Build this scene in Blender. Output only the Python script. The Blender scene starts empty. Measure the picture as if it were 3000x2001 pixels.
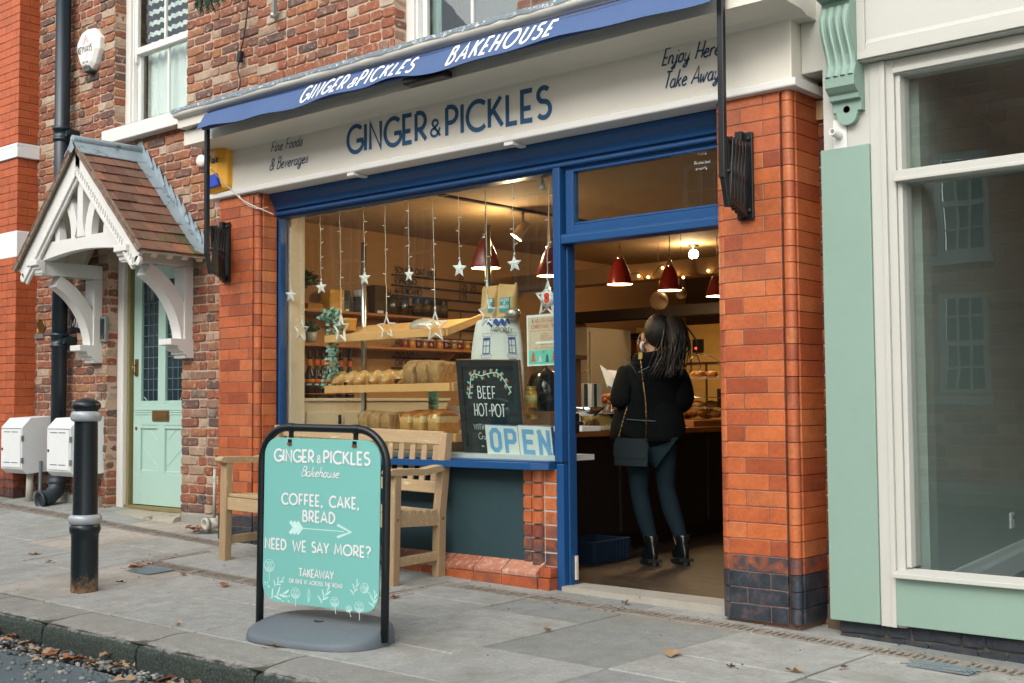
import bpy, bmesh, math, random
from mathutils import Vector, Matrix
random.seed(11)
C = bpy.context.scene
COL = C.collection
R = math.radians

# ---------------------------------------------------------------- camera, sky, sun, exposure
cam = bpy.data.cameras.new('camera')
cam.sensor_width = 36.0
cam.lens = 42.457
cam.clip_start = 0.05
cam.clip_end = 500
co = bpy.data.objects.new('camera', cam)
COL.objects.link(co)
_f = Vector((-math.sin(0.71307867) * math.cos(0.05276825), math.cos(0.71307867) * math.cos(0.05276825), math.sin(0.05276825)))
_r = Vector((math.cos(0.71307867), math.sin(0.71307867), 0))
_u = _r.cross(_f)
_ro = -0.00703827
_r2 = _r * math.cos(_ro) + _u * math.sin(_ro)
_u2 = -_r * math.sin(_ro) + _u * math.cos(_ro)
co.matrix_world = Matrix(((_r2.x, _u2.x, -_f.x, 5.3), (_r2.y, _u2.y, -_f.y, -5.43), (_r2.z, _u2.z, -_f.z, 1.10), (0, 0, 0, 1)))
C.camera = co

W = bpy.data.worlds.new('World')
C.world = W
W.use_nodes = True
nt = W.node_tree
bg = nt.nodes['Background']
sky = nt.nodes.new('ShaderNodeTexSky')
sky.sky_type = 'NISHITA'
sky.sun_disc = False
sky.sun_elevation = R(36)
sky.sun_rotation = R(164)
sky.air_density = 1.0
sky.dust_density = 4.0
hs = nt.nodes.new('ShaderNodeHueSaturation')      # a clouded sky: the same sky with most of its blue taken out
hs.inputs['Saturation'].default_value = 0.45
nt.links.new(sky.outputs[0], hs.inputs['Color'])
nt.links.new(hs.outputs[0], bg.inputs['Color'])
bg.inputs['Strength'].default_value = 0.15
sl = bpy.data.lights.new('sun', 'SUN')
sl.energy = 1.1
sl.angle = R(60)
sl.color = (1.0, 0.985, 0.955)
so = bpy.data.objects.new('sun', sl)
COL.objects.link(so)
so.rotation_euler = (R(54), 0, R(-16))
C.view_settings.view_transform = 'Standard'
C.view_settings.look = 'None'
C.view_settings.gamma = 1
C.view_settings.exposure = 0.8
C.cycles.max_bounces = 10
C.cycles.transparent_max_bounces = 16
C.cycles.sample_clamp_indirect = 4.0
C.cycles.use_denoising = True

# ---------------------------------------------------------------- materials
def s2l(v):
    v /= 255.0
    return v / 12.92 if v <= 0.04045 else ((v + 0.055) / 1.055) ** 2.4
def rgb(h):
    if isinstance(h, tuple): return h
    h = h.lstrip('#')
    return tuple(s2l(int(h[i:i + 2], 16)) for i in (0, 2, 4))
def sc3(c, k): return tuple(min(1.0, max(0.0, x * k)) for x in c) + (1.0,)
MATS = {}
def node(nt, t, **kw):
    n = nt.nodes.new(t)
    for k, v in kw.items(): n.inputs[k.replace('_', ' ')].default_value = v
    return n
def noise(nt, vec, scale, detail=4.0, rough=0.6):
    n = node(nt, 'ShaderNodeTexNoise', Scale=scale, Detail=detail, Roughness=rough)
    nt.links.new(vec, n.inputs['Vector'])
    return n
def mixc(nt, fac, a, b, mode='MIX'):
    m = nt.nodes.new('ShaderNodeMix')
    m.data_type = 'RGBA'
    m.blend_type = mode
    for s, v in ((0, fac), (6, a), (7, b)):
        if hasattr(v, 'links') or hasattr(v, 'is_linked'): nt.links.new(v, m.inputs[s])
        else: m.inputs[s].default_value = v
    return m.outputs[2]
def ramp(nt, fac, stops, interp='LINEAR'):
    r = nt.nodes.new('ShaderNodeValToRGB')
    r.color_ramp.interpolation = interp
    el = r.color_ramp.elements
    while len(el) < len(stops): el.new(0.5)
    for e, (p, c) in zip(el, stops):
        e.position = p
        e.color = rgb(c) + (1,) if not (isinstance(c, tuple) and len(c) == 4) else c
    nt.links.new(fac, r.inputs[0])
    return r.outputs[0]
def newmat(name):
    m = bpy.data.materials.new(name)
    m.use_nodes = True
    nt = m.node_tree
    b = nt.nodes['Principled BSDF']
    tc = nt.nodes.new('ShaderNodeTexCoord')
    return m, nt, b, tc.outputs['Object']
def bumpn(nt, b, h, strength=0.3, dist=0.004):
    bp = node(nt, 'ShaderNodeBump', Strength=strength, Distance=dist)
    nt.links.new(h, bp.inputs['Height'])
    nt.links.new(bp.outputs[0], b.inputs['Normal'])
def M(name, col, rough=0.55, metal=0.0, var=0.12, scale=6.0, bump=0.15, bscale=60.0, spot=None, spotscale=30.0, spotamt=0.62, stretch=(1, 1, 1), emit=None, estr=0.0, spec=0.5, alpha=None):
    if name in MATS: return MATS[name]
    m, nt, b, vec = newmat(name)
    c = rgb(col)
    mp = nt.nodes.new('ShaderNodeMapping')
    mp.inputs['Scale'].default_value = stretch
    nt.links.new(vec, mp.inputs['Vector'])
    v = mp.outputs[0]
    n1 = noise(nt, v, scale)
    out = mixc(nt, n1.outputs[0], sc3(c, 1 - 2 * var), sc3(c, 1 + 2 * var))
    n2 = noise(nt, v, scale * 9, 3.0)
    out = mixc(nt, 0.35, out, mixc(nt, n2.outputs[0], sc3(c, 1 - 2.4 * var), sc3(c, 1 + 2.0 * var)))
    if spot:
        n3 = noise(nt, v, spotscale, 5.0, 0.7)
        f = ramp(nt, n3.outputs[0], [(spotamt, (0, 0, 0, 1)), (min(0.99, spotamt + 0.07), (1, 1, 1, 1))])
        out = mixc(nt, f, out, rgb(spot) + (1,))
    nt.links.new(out, b.inputs['Base Color'])
    b.inputs['Roughness'].default_value = rough
    b.inputs['Metallic'].default_value = metal
    b.inputs['Specular IOR Level'].default_value = spec
    if emit:
        b.inputs['Emission Color'].default_value = rgb(emit) + (1,)
        b.inputs['Emission Strength'].default_value = estr
    if bump: bumpn(nt, b, noise(nt, v, bscale, 4.0, 0.65).outputs[0], bump, 0.003)
    MATS[name] = m
    return m
def glass_mat(name, tint=(0.93, 0.97, 0.95), ior=1.5, streak=0.0):
    if name in MATS: return MATS[name]
    m, nt, b, vec = newmat(name)
    nt.nodes.remove(b)
    out = nt.nodes['Material Output']
    tr = nt.nodes.new('ShaderNodeBsdfTransparent')
    tr.inputs[0].default_value = tint + (1,)
    gl = node(nt, 'ShaderNodeBsdfGlossy', Roughness=0.0)
    bp = node(nt, 'ShaderNodeBump', Strength=0.012, Distance=0.05)      # old glass is never quite flat
    nt.links.new(noise(nt, vec, 2.2, 2.0, .5).outputs[0], bp.inputs['Height'])
    nt.links.new(bp.outputs[0], gl.inputs['Normal'])
    fr = node(nt, 'ShaderNodeFresnel', IOR=ior)
    mx = nt.nodes.new('ShaderNodeMixShader')
    ge = nt.nodes.new('ShaderNodeNewGeometry')      # the same reflectance on both faces of the thin pane
    io = nt.nodes.new('ShaderNodeMath'); io.operation = 'MULTIPLY_ADD'
    nt.links.new(ge.outputs['Backfacing'], io.inputs[0]); io.inputs[1].default_value = 1 / ior - ior; io.inputs[2].default_value = ior
    nt.links.new(io.outputs[0], fr.inputs['IOR'])
    nt.links.new(fr.outputs[0], mx.inputs[0])
    nt.links.new(tr.outputs[0], mx.inputs[1])
    nt.links.new(gl.outputs[0], mx.inputs[2])
    nt.links.new(mx.outputs[0], out.inputs[0])
    MATS[name] = m
    return m
def clear_mat(name, col=(0.9, 0.95, 0.95), k=0.35):
    if name in MATS: return MATS[name]
    m, nt, b, vec = newmat(name)
    out = nt.nodes['Material Output']
    b.inputs['Base Color'].default_value = col + (1,)
    b.inputs['Roughness'].default_value = 0.12
    tr = nt.nodes.new('ShaderNodeBsdfTransparent')
    mx = nt.nodes.new('ShaderNodeMixShader')
    mx.inputs[0].default_value = k
    nt.links.new(tr.outputs[0], mx.inputs[1])
    nt.links.new(b.outputs[0], mx.inputs[2])
    nt.links.new(mx.outputs[0], out.inputs[0])
    MATS[name] = m
    return m
def attr_mat(name, stops, rough=0.8, blot=None, blotamt=0.5, dk=None, bump=0.5, bscale=35.0, dirt=0.35, bdist=0.006, soot=None, stain=None):
    """a colour per brick or slab (attribute rnd) from a ramp, with noise, blotches and a second attribute dk to a dark ramp"""
    if name in MATS: return MATS[name]
    m, nt, b, vec = newmat(name)
    a = nt.nodes.new('ShaderNodeAttribute')
    a.attribute_name = 'rnd'
    col = ramp(nt, a.outputs['Fac'], stops)
    if dk:
        a2 = nt.nodes.new('ShaderNodeAttribute')
        a2.attribute_name = 'dk'
        n0 = noise(nt, vec, 14, 4.0)
        sm = nt.nodes.new('ShaderNodeMath')
        sm.operation = 'MULTIPLY_ADD'
        nt.links.new(n0.outputs[0], sm.inputs[0])
        sm.inputs[1].default_value = 0.9
        nt.links.new(a2.outputs['Fac'], sm.inputs[2])
        f0 = ramp(nt, sm.outputs[0], [(0.62, (0, 0, 0, 1)), (1.0, (1, 1, 1, 1))])
        col = mixc(nt, f0, col, ramp(nt, n0.outputs[0], [(0.3, dk[0]), (0.55, dk[1]), (0.75, dk[2])]))
    n1 = noise(nt, vec, 9, 5.0, 0.65)
    k = ramp(nt, n1.outputs[0], [(0.25, (1 - dirt, 1 - dirt, 1 - dirt, 1)), (0.75, (1 + 0 * dirt, 1, 1, 1))])
    col = mixc(nt, 1.0, col, k, 'MULTIPLY')
    n2 = noise(nt, vec, 55, 4.0, 0.7)
    k2 = ramp(nt, n2.outputs[0], [(0.3, (0.72, 0.72, 0.72, 1)), (0.7, (1, 1, 1, 1))])
    col = mixc(nt, 1.0, col, k2, 'MULTIPLY')
    if blot:
        n3 = noise(nt, vec, 22, 6.0, 0.75)
        f = ramp(nt, n3.outputs[0], [(blotamt, (0, 0, 0, 1)), (min(0.98, blotamt + 0.16), (0.8, 0.8, 0.8, 1))])
        col = mixc(nt, f, col, rgb(blot) + (1,))
    if soot:
        n4 = noise(nt, vec, 30, 6.0, 0.8)
        f = ramp(nt, n4.outputs[0], [(0.2, (0.75, 0.75, 0.75, 1)), (0.4, (0, 0, 0, 1))])
        col = mixc(nt, f, col, rgb(soot) + (1,))
    if stain:       # broad damp patches, fine cracks' dirt and trodden gum spots
        n5 = noise(nt, vec, 1.7, 6.0, 0.62)
        col = mixc(nt, ramp(nt, n5.outputs[0], [(.50, (0, 0, 0, 1)), (.66, (.6, .6, .6, 1))]), col, rgb(stain[0]) + (1,))
        n6 = noise(nt, vec, 6.5, 6.0, 0.7)
        col = mixc(nt, ramp(nt, n6.outputs[0], [(.56, (0, 0, 0, 1)), (.72, (.5, .5, .5, 1))]), col, rgb(stain[1]) + (1,))
        vo = node(nt, 'ShaderNodeTexVoronoi', Scale=5.5)
        nt.links.new(vec, vo.inputs['Vector'])
        col = mixc(nt, ramp(nt, vo.outputs['Distance'], [(.075, (.55, .55, .55, 1)), (.10, (0, 0, 0, 1))]), col, rgb(stain[2]) + (1,))
    nt.links.new(col, b.inputs['Base Color'])
    b.inputs['Roughness'].default_value = rough
    if bump: bumpn(nt, b, noise(nt, vec, bscale, 6.0, 0.7).outputs[0], bump, bdist)
    MATS[name] = m
    return m

# ---------------------------------------------------------------- mesh building
def ortho(d):
    d = d.normalized()
    a = Vector((0, 0, 1)) if abs(d.z) < 0.9 else Vector((1, 0, 0))
    s = d.cross(a).normalized()
    return s, s.cross(d).normalized()
class MB:
    def __init__(self):
        self.v = []; self.f = []; self.r = []; self.d = []; self.sm = []
        self.rnd = 0.5; self.dk = 0.0; self.smooth = False
    def add(self, vs, fs, smooth=None):
        o = len(self.v)
        self.v.extend(Vector(p) for p in vs)
        for f in fs:
            self.f.append(tuple(o + i for i in f))
            self.r.append(self.rnd); self.d.append(self.dk)
            self.sm.append(self.smooth if smooth is None else smooth)
        return self
    def box(self, a, b):
        x0, x1 = sorted((a[0], b[0])); y0, y1 = sorted((a[1], b[1])); z0, z1 = sorted((a[2], b[2]))
        return self.add([(x0, y0, z0), (x1, y0, z0), (x1, y1, z0), (x0, y1, z0), (x0, y0, z1), (x1, y0, z1), (x1, y1, z1), (x0, y1, z1)],
                        [(0, 3, 2, 1), (4, 5, 6, 7), (0, 1, 5, 4), (1, 2, 6, 5), (2, 3, 7, 6), (3, 0, 4, 7)])
    def obox(self, c, u, v, w):      # centre and three half-axis vectors
        c, u, v, w = map(Vector, (c, u, v, w))
        p = [c + u * i + v * j + w * k for k in (-1, 1) for j in (-1, 1) for i in (-1, 1)]
        return self.add(p, [(0, 2, 3, 1), (4, 5, 7, 6), (0, 1, 5, 4), (1, 3, 7, 5), (3, 2, 6, 7), (2, 0, 4, 6)])
    def bar(self, p, q, w, h, up=(0, 0, 1)):    # a square bar from p to q
        p, q = Vector(p), Vector(q)
        d = q - p
        up = Vector(up)
        s = d.cross(up)
        if s.length < 1e-5: s = d.cross(Vector((0, 1, 0)))
        s.normalize()
        n = s.cross(d).normalized()
        return self.obox((p + q) / 2, s * (w / 2), d / 2, n * (h / 2))
    def tube(self, pts, r, n=8, cap=True):
        pts = [Vector(p) for p in pts]
        rs = r if isinstance(r, (list, tuple)) else [r] * len(pts)
        s = None; vs = []; fs = []
        for i, p in enumerate(pts):
            d = (pts[min(i + 1, len(pts) - 1)] - pts[max(i - 1, 0)])
            if d.length < 1e-9: d = Vector((0, 0, 1))
            d.normalize()
            if s is None: s, t = ortho(d)
            else:
                s = s - d * s.dot(d)
                if s.length < 1e-6: s, t = ortho(d)
                s.normalize()
            t = d.cross(s)
            for k in range(n):
                a = 2 * math.pi * k / n
                vs.append(p + (s * math.cos(a) + t * math.sin(a)) * rs[i])
        m = len(pts)
        for i in range(m - 1):
            for k in range(n):
                k2 = (k + 1) % n
                fs.append((i * n + k, i * n + k2, (i + 1) * n + k2, (i + 1) * n + k))
        self.add(vs, fs, True)
        if cap:
            o = len(self.v) - len(vs)
            self.f.append(tuple(o + k for k in range(n - 1, -1, -1))); self.f.append(tuple(o + (m - 1) * n + k for k in range(n)))
            self.r += [self.rnd] * 2; self.d += [self.dk] * 2; self.sm += [False] * 2
        return self
    def lathe(self, prof, c=(0, 0, 0), n=24, ax=None, smooth=True, sx=1.0, sy=1.0, cap=True):
        c = Vector(c); vs = []; fs = []
        if ax is None: U, V, N = Vector((1, 0, 0)), Vector((0, 1, 0)), Vector((0, 0, 1))
        else:
            N = Vector(ax).normalized(); U, V = ortho(N)
        for r, z in prof:
            for k in range(n):
                a = 2 * math.pi * k / n
                vs.append(c + U * (math.cos(a) * r * sx) + V * (math.sin(a) * r * sy) + N * z)
        m = len(prof)
        for i in range(m - 1):
            for k in range(n):
                k2 = (k + 1) % n
                fs.append((i * n + k, i * n + k2, (i + 1) * n + k2, (i + 1) * n + k))
        self.add(vs, fs, smooth)
        if cap and prof[0][0] > 1e-4: self.add(vs[:n], [tuple(range(n - 1, -1, -1))], False)
        if cap and prof[-1][0] > 1e-4: self.add(vs[-n:], [tuple(range(n))], False)
        return self
    def prism(self, poly, O, u, v, w, smooth=False):   # polygon in (u, v) swept by vector w
        O, u, v, w = map(Vector, (O, u, v, w))
        a = [O + u * p[0] + v * p[1] for p in poly]
        b = [p + w for p in a]
        n = len(poly)
        ar = sum(poly[i][0] * poly[(i + 1) % n][1] - poly[(i + 1) % n][0] * poly[i][1] for i in range(n))
        flip = (ar > 0) == (u.cross(v).dot(w) > 0)
        F = [tuple(range(n)), tuple(range(n, 2 * n))]
        if flip: F[0] = F[0][::-1]
        else: F[1] = F[1][::-1]
        S = [((i, (i + 1) % n, n + (i + 1) % n, n + i) if flip else (i, n + i, n + (i + 1) % n, (i + 1) % n)) for i in range(n)]
        self.add(a + b, F, False)
        return self.add(a + b, S, smooth)
    def sweep(self, prof, O, u, v, w):    # an open profile in (u, v) swept along w, closed with its ends
        return self.prism(prof, O, u, v, w)
    def ribbon(self, pts, w, n, closed=False, lift=0.0, taper=False):
        pts = [Vector(p) for p in pts]
        n = Vector(n).normalized()
        m = len(pts); vs = []
        for i, p in enumerate(pts):
            if closed: a, b = pts[i - 1], pts[(i + 1) % m]
            else: a, b = pts[max(i - 1, 0)], pts[min(i + 1, m - 1)]
            d1 = (p - a); d2 = (b - p)
            d = (d1.normalized() if d1.length > 1e-9 else d2.normalized()) + (d2.normalized() if d2.length > 1e-9 else d1.normalized())
            if d.length < 1e-6: d = d2
            d.normalize()
            s = n.cross(d).normalized()
            ww = w
            if d1.length > 1e-9 and d2.length > 1e-9:
                cs = max(0.6, d.dot(d2.normalized()))
                ww = w / cs
            if taper and not closed: ww *= 0.45 + 0.55 * math.sin(math.pi * (0.12 + 0.76 * i / max(1, m - 1)))
            vs += [p + s * ww / 2 + n * lift, p - s * ww / 2 + n * lift]
        fs = []
        for i in range(m if closed else m - 1):
            j = (i + 1) % m
            fs.append((2 * i, 2 * i + 1, 2 * j + 1, 2 * j))
        return self.add(vs, fs, False)
    def blob(self, c, r, n=10, m=7, jit=0.0, seed=0, U=(1, 0, 0), V=(0, 1, 0), N=(0, 0, 1)):
        rd = random.Random(seed)
        c = Vector(c); U, V, N = Vector(U), Vector(V), Vector(N); vs = []; fs = []
        for i in range(m + 1):
            th = math.pi * i / m
            for k in range(n):
                a = 2 * math.pi * k / n
                q = 1 + jit * (rd.random() - 0.5)
                vs.append(c + (U * (r[0] * math.sin(th) * math.cos(a)) + V * (r[1] * math.sin(th) * math.sin(a)) + N * (-r[2] * math.cos(th))) * q)
        for i in range(m):
            for k in range(n):
                k2 = (k + 1) % n
                fs.append((i * n + k, i * n + k2, (i + 1) * n + k2, (i + 1) * n + k))
        return self.add(vs, fs, True)
    def leaf(self, p, d, nrm, L, w, fold=0.25):
        p, d, nrm = Vector(p), Vector(d).normalized(), Vector(nrm).normalized()
        s = d.cross(nrm).normalized()
        nrm = s.cross(d)
        m1 = p + d * L * 0.3 - nrm * L * 0.03; m2 = p + d * L * 0.65 - nrm * L * 0.05
        e = p + d * L - nrm * L * 0.15
        up = nrm * (w * fold)
        return self.add([p, m1 + s * w * .5 + up, m1 - s * w * .5 + up, m1, m2 + s * w * .42 + up, m2 - s * w * .42 + up, m2, e],
                        [(0, 3, 1), (0, 2, 3), (3, 6, 4, 1), (2, 5, 6, 3), (6, 7, 4), (5, 7, 6)], False)
    def build(self, name, mat=None, parent=None, bevel=0.0, seg=2, smooth=None, sub=0, loc=None):
        me = bpy.data.meshes.new(name)
        off = Vector((0, 0, 0))
        if parent is not None: off = Vector(parent.get('_o', (0, 0, 0)))
        if loc is not None: off = Vector(loc)
        me.from_pydata([p - off for p in self.v], [], self.f)
        for nm, vals in (('rnd', self.r), ('dk', self.d)):
            if any(q != (.5 if nm == 'rnd' else 0) for q in vals):
                at = me.attributes.new(nm, 'FLOAT', 'FACE')
                at.data.foreach_set('value', vals)
        me.polygons.foreach_set('use_smooth', [bool(x) if smooth is None else smooth for x in self.sm])
        me.update()
        o = bpy.data.objects.new(name, me)
        COL.objects.link(o)
        if mat: me.materials.append(mat)
        if parent is not None:
            o.parent = parent
            p0 = Vector(parent.get('_o', (0, 0, 0)))
            o['_o'] = tuple(off)
            if loc is not None: o.location = off - p0
        elif loc is not None:
            o.location = off; o['_o'] = tuple(off)
        if bevel:
            md = o.modifiers.new('bevel', 'BEVEL')
            md.width = bevel; md.segments = seg; md.limit_method = 'ANGLE'; md.angle_limit = R(35)
        if sub:
            md = o.modifiers.new('sub', 'SUBSURF'); md.levels = sub; md.render_levels = sub
        return o
def tag(o, label=None, cat=None, group=None, kind=None):
    if label: o['label'] = label
    if cat: o['category'] = cat
    if group: o['group'] = group
    if kind: o['kind'] = kind
    return o
def thing(name, label, cat, loc=(0, 0, 0), group=None):
    o = bpy.data.objects.new(name, None)
    COL.objects.link(o)
    o.empty_display_size = 0.1
    o.location = loc
    o['_o'] = tuple(loc)
    return tag(o, label, cat, group)
def copy_tree(o, parent=None):
    c = o.copy()
    COL.objects.link(c)
    if parent is not None: c.parent = parent
    for ch in list(o.children): copy_tree(ch, c)
    return c
def struct(name, mb, mat, **k):
    return tag(mb.build(name, mat, **k), kind='structure')
def V(*a): return Vector(a)
def smoothpts(pts, n=6):      # Catmull-Rom through points
    p = [Vector(q) for q in pts]
    out = []
    for i in range(len(p) - 1):
        a = p[max(i - 1, 0)]; b = p[i]; c = p[i + 1]; d = p[min(i + 2, len(p) - 1)]
        for k in range(n):
            t = k / n
            out.append(0.5 * ((2 * b) + (c - a) * t + (2 * a - 5 * b + 4 * c - d) * t * t + (3 * b - a - 3 * c + d) * t ** 3))
    return out + [p[-1]]

# ---------------------------------------------------------------- lettering: strokes on a unit-high grid
def _arc(cx, cy, rx, ry, a0, a1, n=14):
    return [(cx + rx * math.cos(R(a0 + (a1 - a0) * i / n)), cy + ry * math.sin(R(a0 + (a1 - a0) * i / n))) for i in range(n + 1)]
def _caps():
    g = {}
    g['A'] = (.66, [[(0, 0), (.33, 1), (.66, 0)], [(.11, .3), (.55, .3)]])
    g['B'] = (.5, [[(.04, 0), (.04, 1)], [(.04, 1)] + _arc(.22, .78, .2, .22, 90, -90) + [(.04, .56)], [(.04, .56)] + _arc(.24, .28, .26, .28, 90, -90) + [(.04, 0)]])
    g['C'] = (.66, [_arc(.42, .5, .42, .5, 48, 312, 22)])
    g['D'] = (.6, [[(.04, 0), (.04, 1)], [(.04, 1), (.14, 1)] + _arc(.14, .5, .46, .5, 90, -90, 18) + [(.04, 0)]])
    g['E'] = (.42, [[(.42, 1), (.04, 1), (.04, 0), (.42, 0)], [(.04, .42), (.36, .42)]])
    g['F'] = (.4, [[(.42, 1), (.04, 1), (.04, 0)], [(.04, .45), (.36, .45)]])
    g['G'] = (.7, [_arc(.42, .5, .42, .5, 48, 330, 22) + [(.74, .43), (.45, .43)]])
    g['H'] = (.56, [[(.04, 0), (.04, 1)], [(.52, 0), (.52, 1)], [(.04, .45), (.52, .45)]])
    g['I'] = (.08, [[(.04, 0), (.04, 1)]])
    g['J'] = (.35, [[(.31, 1), (.31, .2)] + _arc(.16, .17, .15, .17, 0, -150, 8)])
    g['K'] = (.52, [[(.04, 0), (.04, 1)], [(.48, 1), (.06, .42)], [(.2, .55), (.54, 0)]])
    g['L'] = (.38, [[(.04, 1), (.04, 0), (.4, 0)]])
    g['M'] = (.76, [[(.02, 0), (.12, 1), (.38, .2), (.64, 1), (.74, 0)]])
    g['N'] = (.6, [[(.04, 0), (.04, 1), (.56, 0), (.56, 1)]])
    g['O'] = (.86, [_arc(.43, .5, .43, .5, 0, 360, 28)])
    g['P'] = (.46, [[(.04, 0), (.04, 1)], [(.04, 1), (.2, 1)] + _arc(.2, .72, .26, .28, 90, -90, 12) + [(.04, .44)]])
    g['Q'] = (.86, [_arc(.43, .5, .43, .5, 0, 360, 28), [(.5, .3), (.85, -.05)]])
    g['R'] = (.5, [[(.04, 0), (.04, 1)], [(.04, 1), (.2, 1)] + _arc(.2, .7, .27, .3, 90, -90, 12) + [(.04, .4)], [(.2, .4), (.5, 0)]])
    g['S'] = (.46, [_arc(.24, .77, .2, .23, 35, 270, 12) + _arc(.24, .27, .23, .27, 90, -145, 12)])
    g['T'] = (.5, [[(0, 1), (.5, 1)], [(.25, 1), (.25, 0)]])
    g['U'] = (.58, [[(.04, 1), (.04, .3)] + _arc(.29, .27, .25, .27, 180, 360, 14) + [(.54, 1)]])
    g['V'] = (.6, [[(0, 1), (.3, 0), (.6, 1)]])
    g['W'] = (.9, [[(0, 1), (.23, 0), (.45, .85), (.67, 0), (.9, 1)]])
    g['X'] = (.56, [[(0, 0), (.54, 1)], [(0, 1), (.54, 0)]])
    g['Y'] = (.56, [[(0, 1), (.28, .45), (.56, 1)], [(.28, .45), (.28, 0)]])
    g['Z'] = (.52, [[(0, 1), (.5, 1), (0, 0), (.52, 0)]])
    g['&'] = (.6, [[(.62, 0), (.2, .62)] + _arc(.3, .8, .17, .19, 205, -40, 12) + [(.2, .46)] + _arc(.25, .24, .22, .24, 120, 330, 12) + [(.6, .5)]])
    g['0'] = (.52, [_arc(.26, .5, .24, .5, 0, 360, 20)])
    g['1'] = (.25, [[(.02, .8), (.2, 1), (.2, 0)]])
    g['2'] = (.5, [_arc(.25, .74, .22, .26, 165, -30, 12) + [(.02, 0), (.5, 0)]])
    g['3'] = (.46, [_arc(.22, .76, .2, .24, 150, -90, 10) + _arc(.22, .27, .23, .27, 90, -150, 10)])
    g['4'] = (.54, [[(.42, 0), (.42, 1), (0, .3), (.54, .3)]])
    g['5'] = (.48, [[(.45, 1), (.1, 1), (.06, .58)] + _arc(.23, .31, .24, .31, 110, -150, 12)])
    g['6'] = (.5, [_arc(.25, .29, .23, .29, 0, 360, 16), [(.04, .4), (.34, 1)]])
    g['7'] = (.46, [[(0, 1), (.46, 1), (.15, 0)]])
    g['8'] = (.48, [_arc(.24, .76, .19, .23, 0, 360, 14), _arc(.24, .27, .23, .27, 0, 360, 16)])
    g['9'] = (.5, [_arc(.25, .7, .23, .29, 0, 360, 16), [(.46, .6), (.2, 0)]])
    g['?'] = (.46, [_arc(.23, .76, .21, .24, 165, -60, 12) + [(.23, .42), (.23, .27)], [(.23, .08), (.23, 0)]])
    g[','] = (.12, [[(.1, .1), (.03, -.16)]])
    g['.'] = (.1, [[(.05, .08), (.05, 0)]])
    g['-'] = (.34, [[(.02, .45), (.32, .45)]])
    g['+'] = (.4, [[(.02, .45), (.38, .45)], [(.2, .27), (.2, .63)]])
    g[':'] = (.1, [[(.05, .1), (.05, 0)], [(.05, .6), (.05, .5)]])
    g[' '] = (.34, [])
    # lower case, joined-hand shapes; x height .5
    def bowl(cx=.22): return _arc(cx, .25, .2, .25, 60, 390, 16)
    g['a'] = (.5, [bowl() + [(.42, .5), (.42, .12), (.46, .02), (.56, .06)]])
    g['b'] = (.46, [[(.04, 1), (.04, .05)] + _arc(.22, .25, .2, .25, 200, 520, 16)])
    g['c'] = (.4, [_arc(.22, .25, .2, .25, 50, 320, 14)])
    g['d'] = (.5, [bowl() + [(.42, 1.02), (.42, .1), (.5, .02), (.56, .08)]])
    g['e'] = (.42, [[(.05, .22), (.3, .3)] + _arc(.22, .34, .14, .16, -10, 150, 8) + _arc(.24, .25, .22, .25, 165, 325, 10)])
    g['f'] = (.3, [_arc(.26, .86, .12, .16, 40, 170, 6) + [(.12, -.25)], [(0, .48), (.28, .5)]])
    g['g'] = (.48, [bowl() + [(.42, .5), (.42, -.12)] + _arc(.24, -.16, .18, .2, 0, -160, 10) + [(.5, .1)]])
    g['h'] = (.46, [[(.04, 1.02), (.04, 0)], [(.04, .2)] + _arc(.2, .32, .16, .18, 160, 0, 8) + [(.36, .08), (.44, .02), (.52, .08)]])
    g['i'] = (.2, [[(.04, .4), (.1, .5), (.08, .1), (.14, .01), (.24, .1)], [(.12, .76), (.13, .69)]])
    g['j'] = (.22, [[(.14, .5), (.14, -.15)] + _arc(.0, -.17, .14, .16, 0, -140, 8) + [(.26, .1)], [(.15, .76), (.16, .69)]])
    g['k'] = (.44, [[(.04, 1.02), (.04, 0)], [(.36, .5), (.06, .22)], [(.14, .28), (.34, .02), (.44, .06)]])
    g['l'] = (.2, [[(.06, .2), (.14, 1.02), (.06, .1), (.12, 0), (.22, .08)]])
    g['m'] = (.7, [[(.04, .5), (.04, 0)], [(.04, .25)] + _arc(.17, .34, .13, .16, 160, 0, 6) + [(.3, 0)], [(.3, .25)] + _arc(.43, .34, .13, .16, 160, 0, 6) + [(.56, .05), (.66, .05)]])
    g['n'] = (.46, [[(.04, .5), (.04, 0)], [(.04, .22)] + _arc(.2, .33, .15, .17, 160, 0, 8) + [(.35, .08), (.42, .01), (.5, .08)]])
    g['o'] = (.44, [_arc(.22, .25, .19, .25, 80, 440, 18) + [(.42, .46)]])
    g['p'] = (.46, [[(.04, .5), (.04, -.4)], _arc(.22, .25, .2, .25, 160, -160, 14)])
    g['r'] = (.34, [[(.04, .5), (.06, 0)], [(.05, .25), (.14, .46), (.26, .5), (.32, .42)]])
    g['s'] = (.36, [[(.02, .2), (.2, .55), (.3, .2), (.2, .0), (.04, .05)]])
    g['t'] = (.28, [[(.14, .85), (.12, .1), (.2, .0), (.3, .08)], [(0, .55), (.28, .58)]])
    g['u'] = (.48, [[(.04, .5), (.04, .16)] + _arc(.19, .17, .15, .17, 180, 350, 8) + [(.38, .5), (.38, .1), (.44, .01), (.52, .08)]])
    g['v'] = (.42, [[(0, .46), (.08, .5), (.18, .02), (.36, .48), (.42, .42)]])
    g['w'] = (.62, [[(.02, .5), (.04, .1), (.14, 0), (.28, .4), (.3, .08), (.4, 0), (.54, .48), (.62, .42)]])
    g['y'] = (.46, [[(.04, .5), (.04, .18)] + _arc(.19, .19, .15, .18, 180, 350, 8) + [(.38, .5), (.36, -.15)] + _arc(.2, -.18, .16, .18, 0, -150, 8) + [(.48, .1)]])
    return g
GL = _caps()
def textlen(s, sp=.14): return sum(GL[c][0] + sp for c in s) - sp
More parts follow.
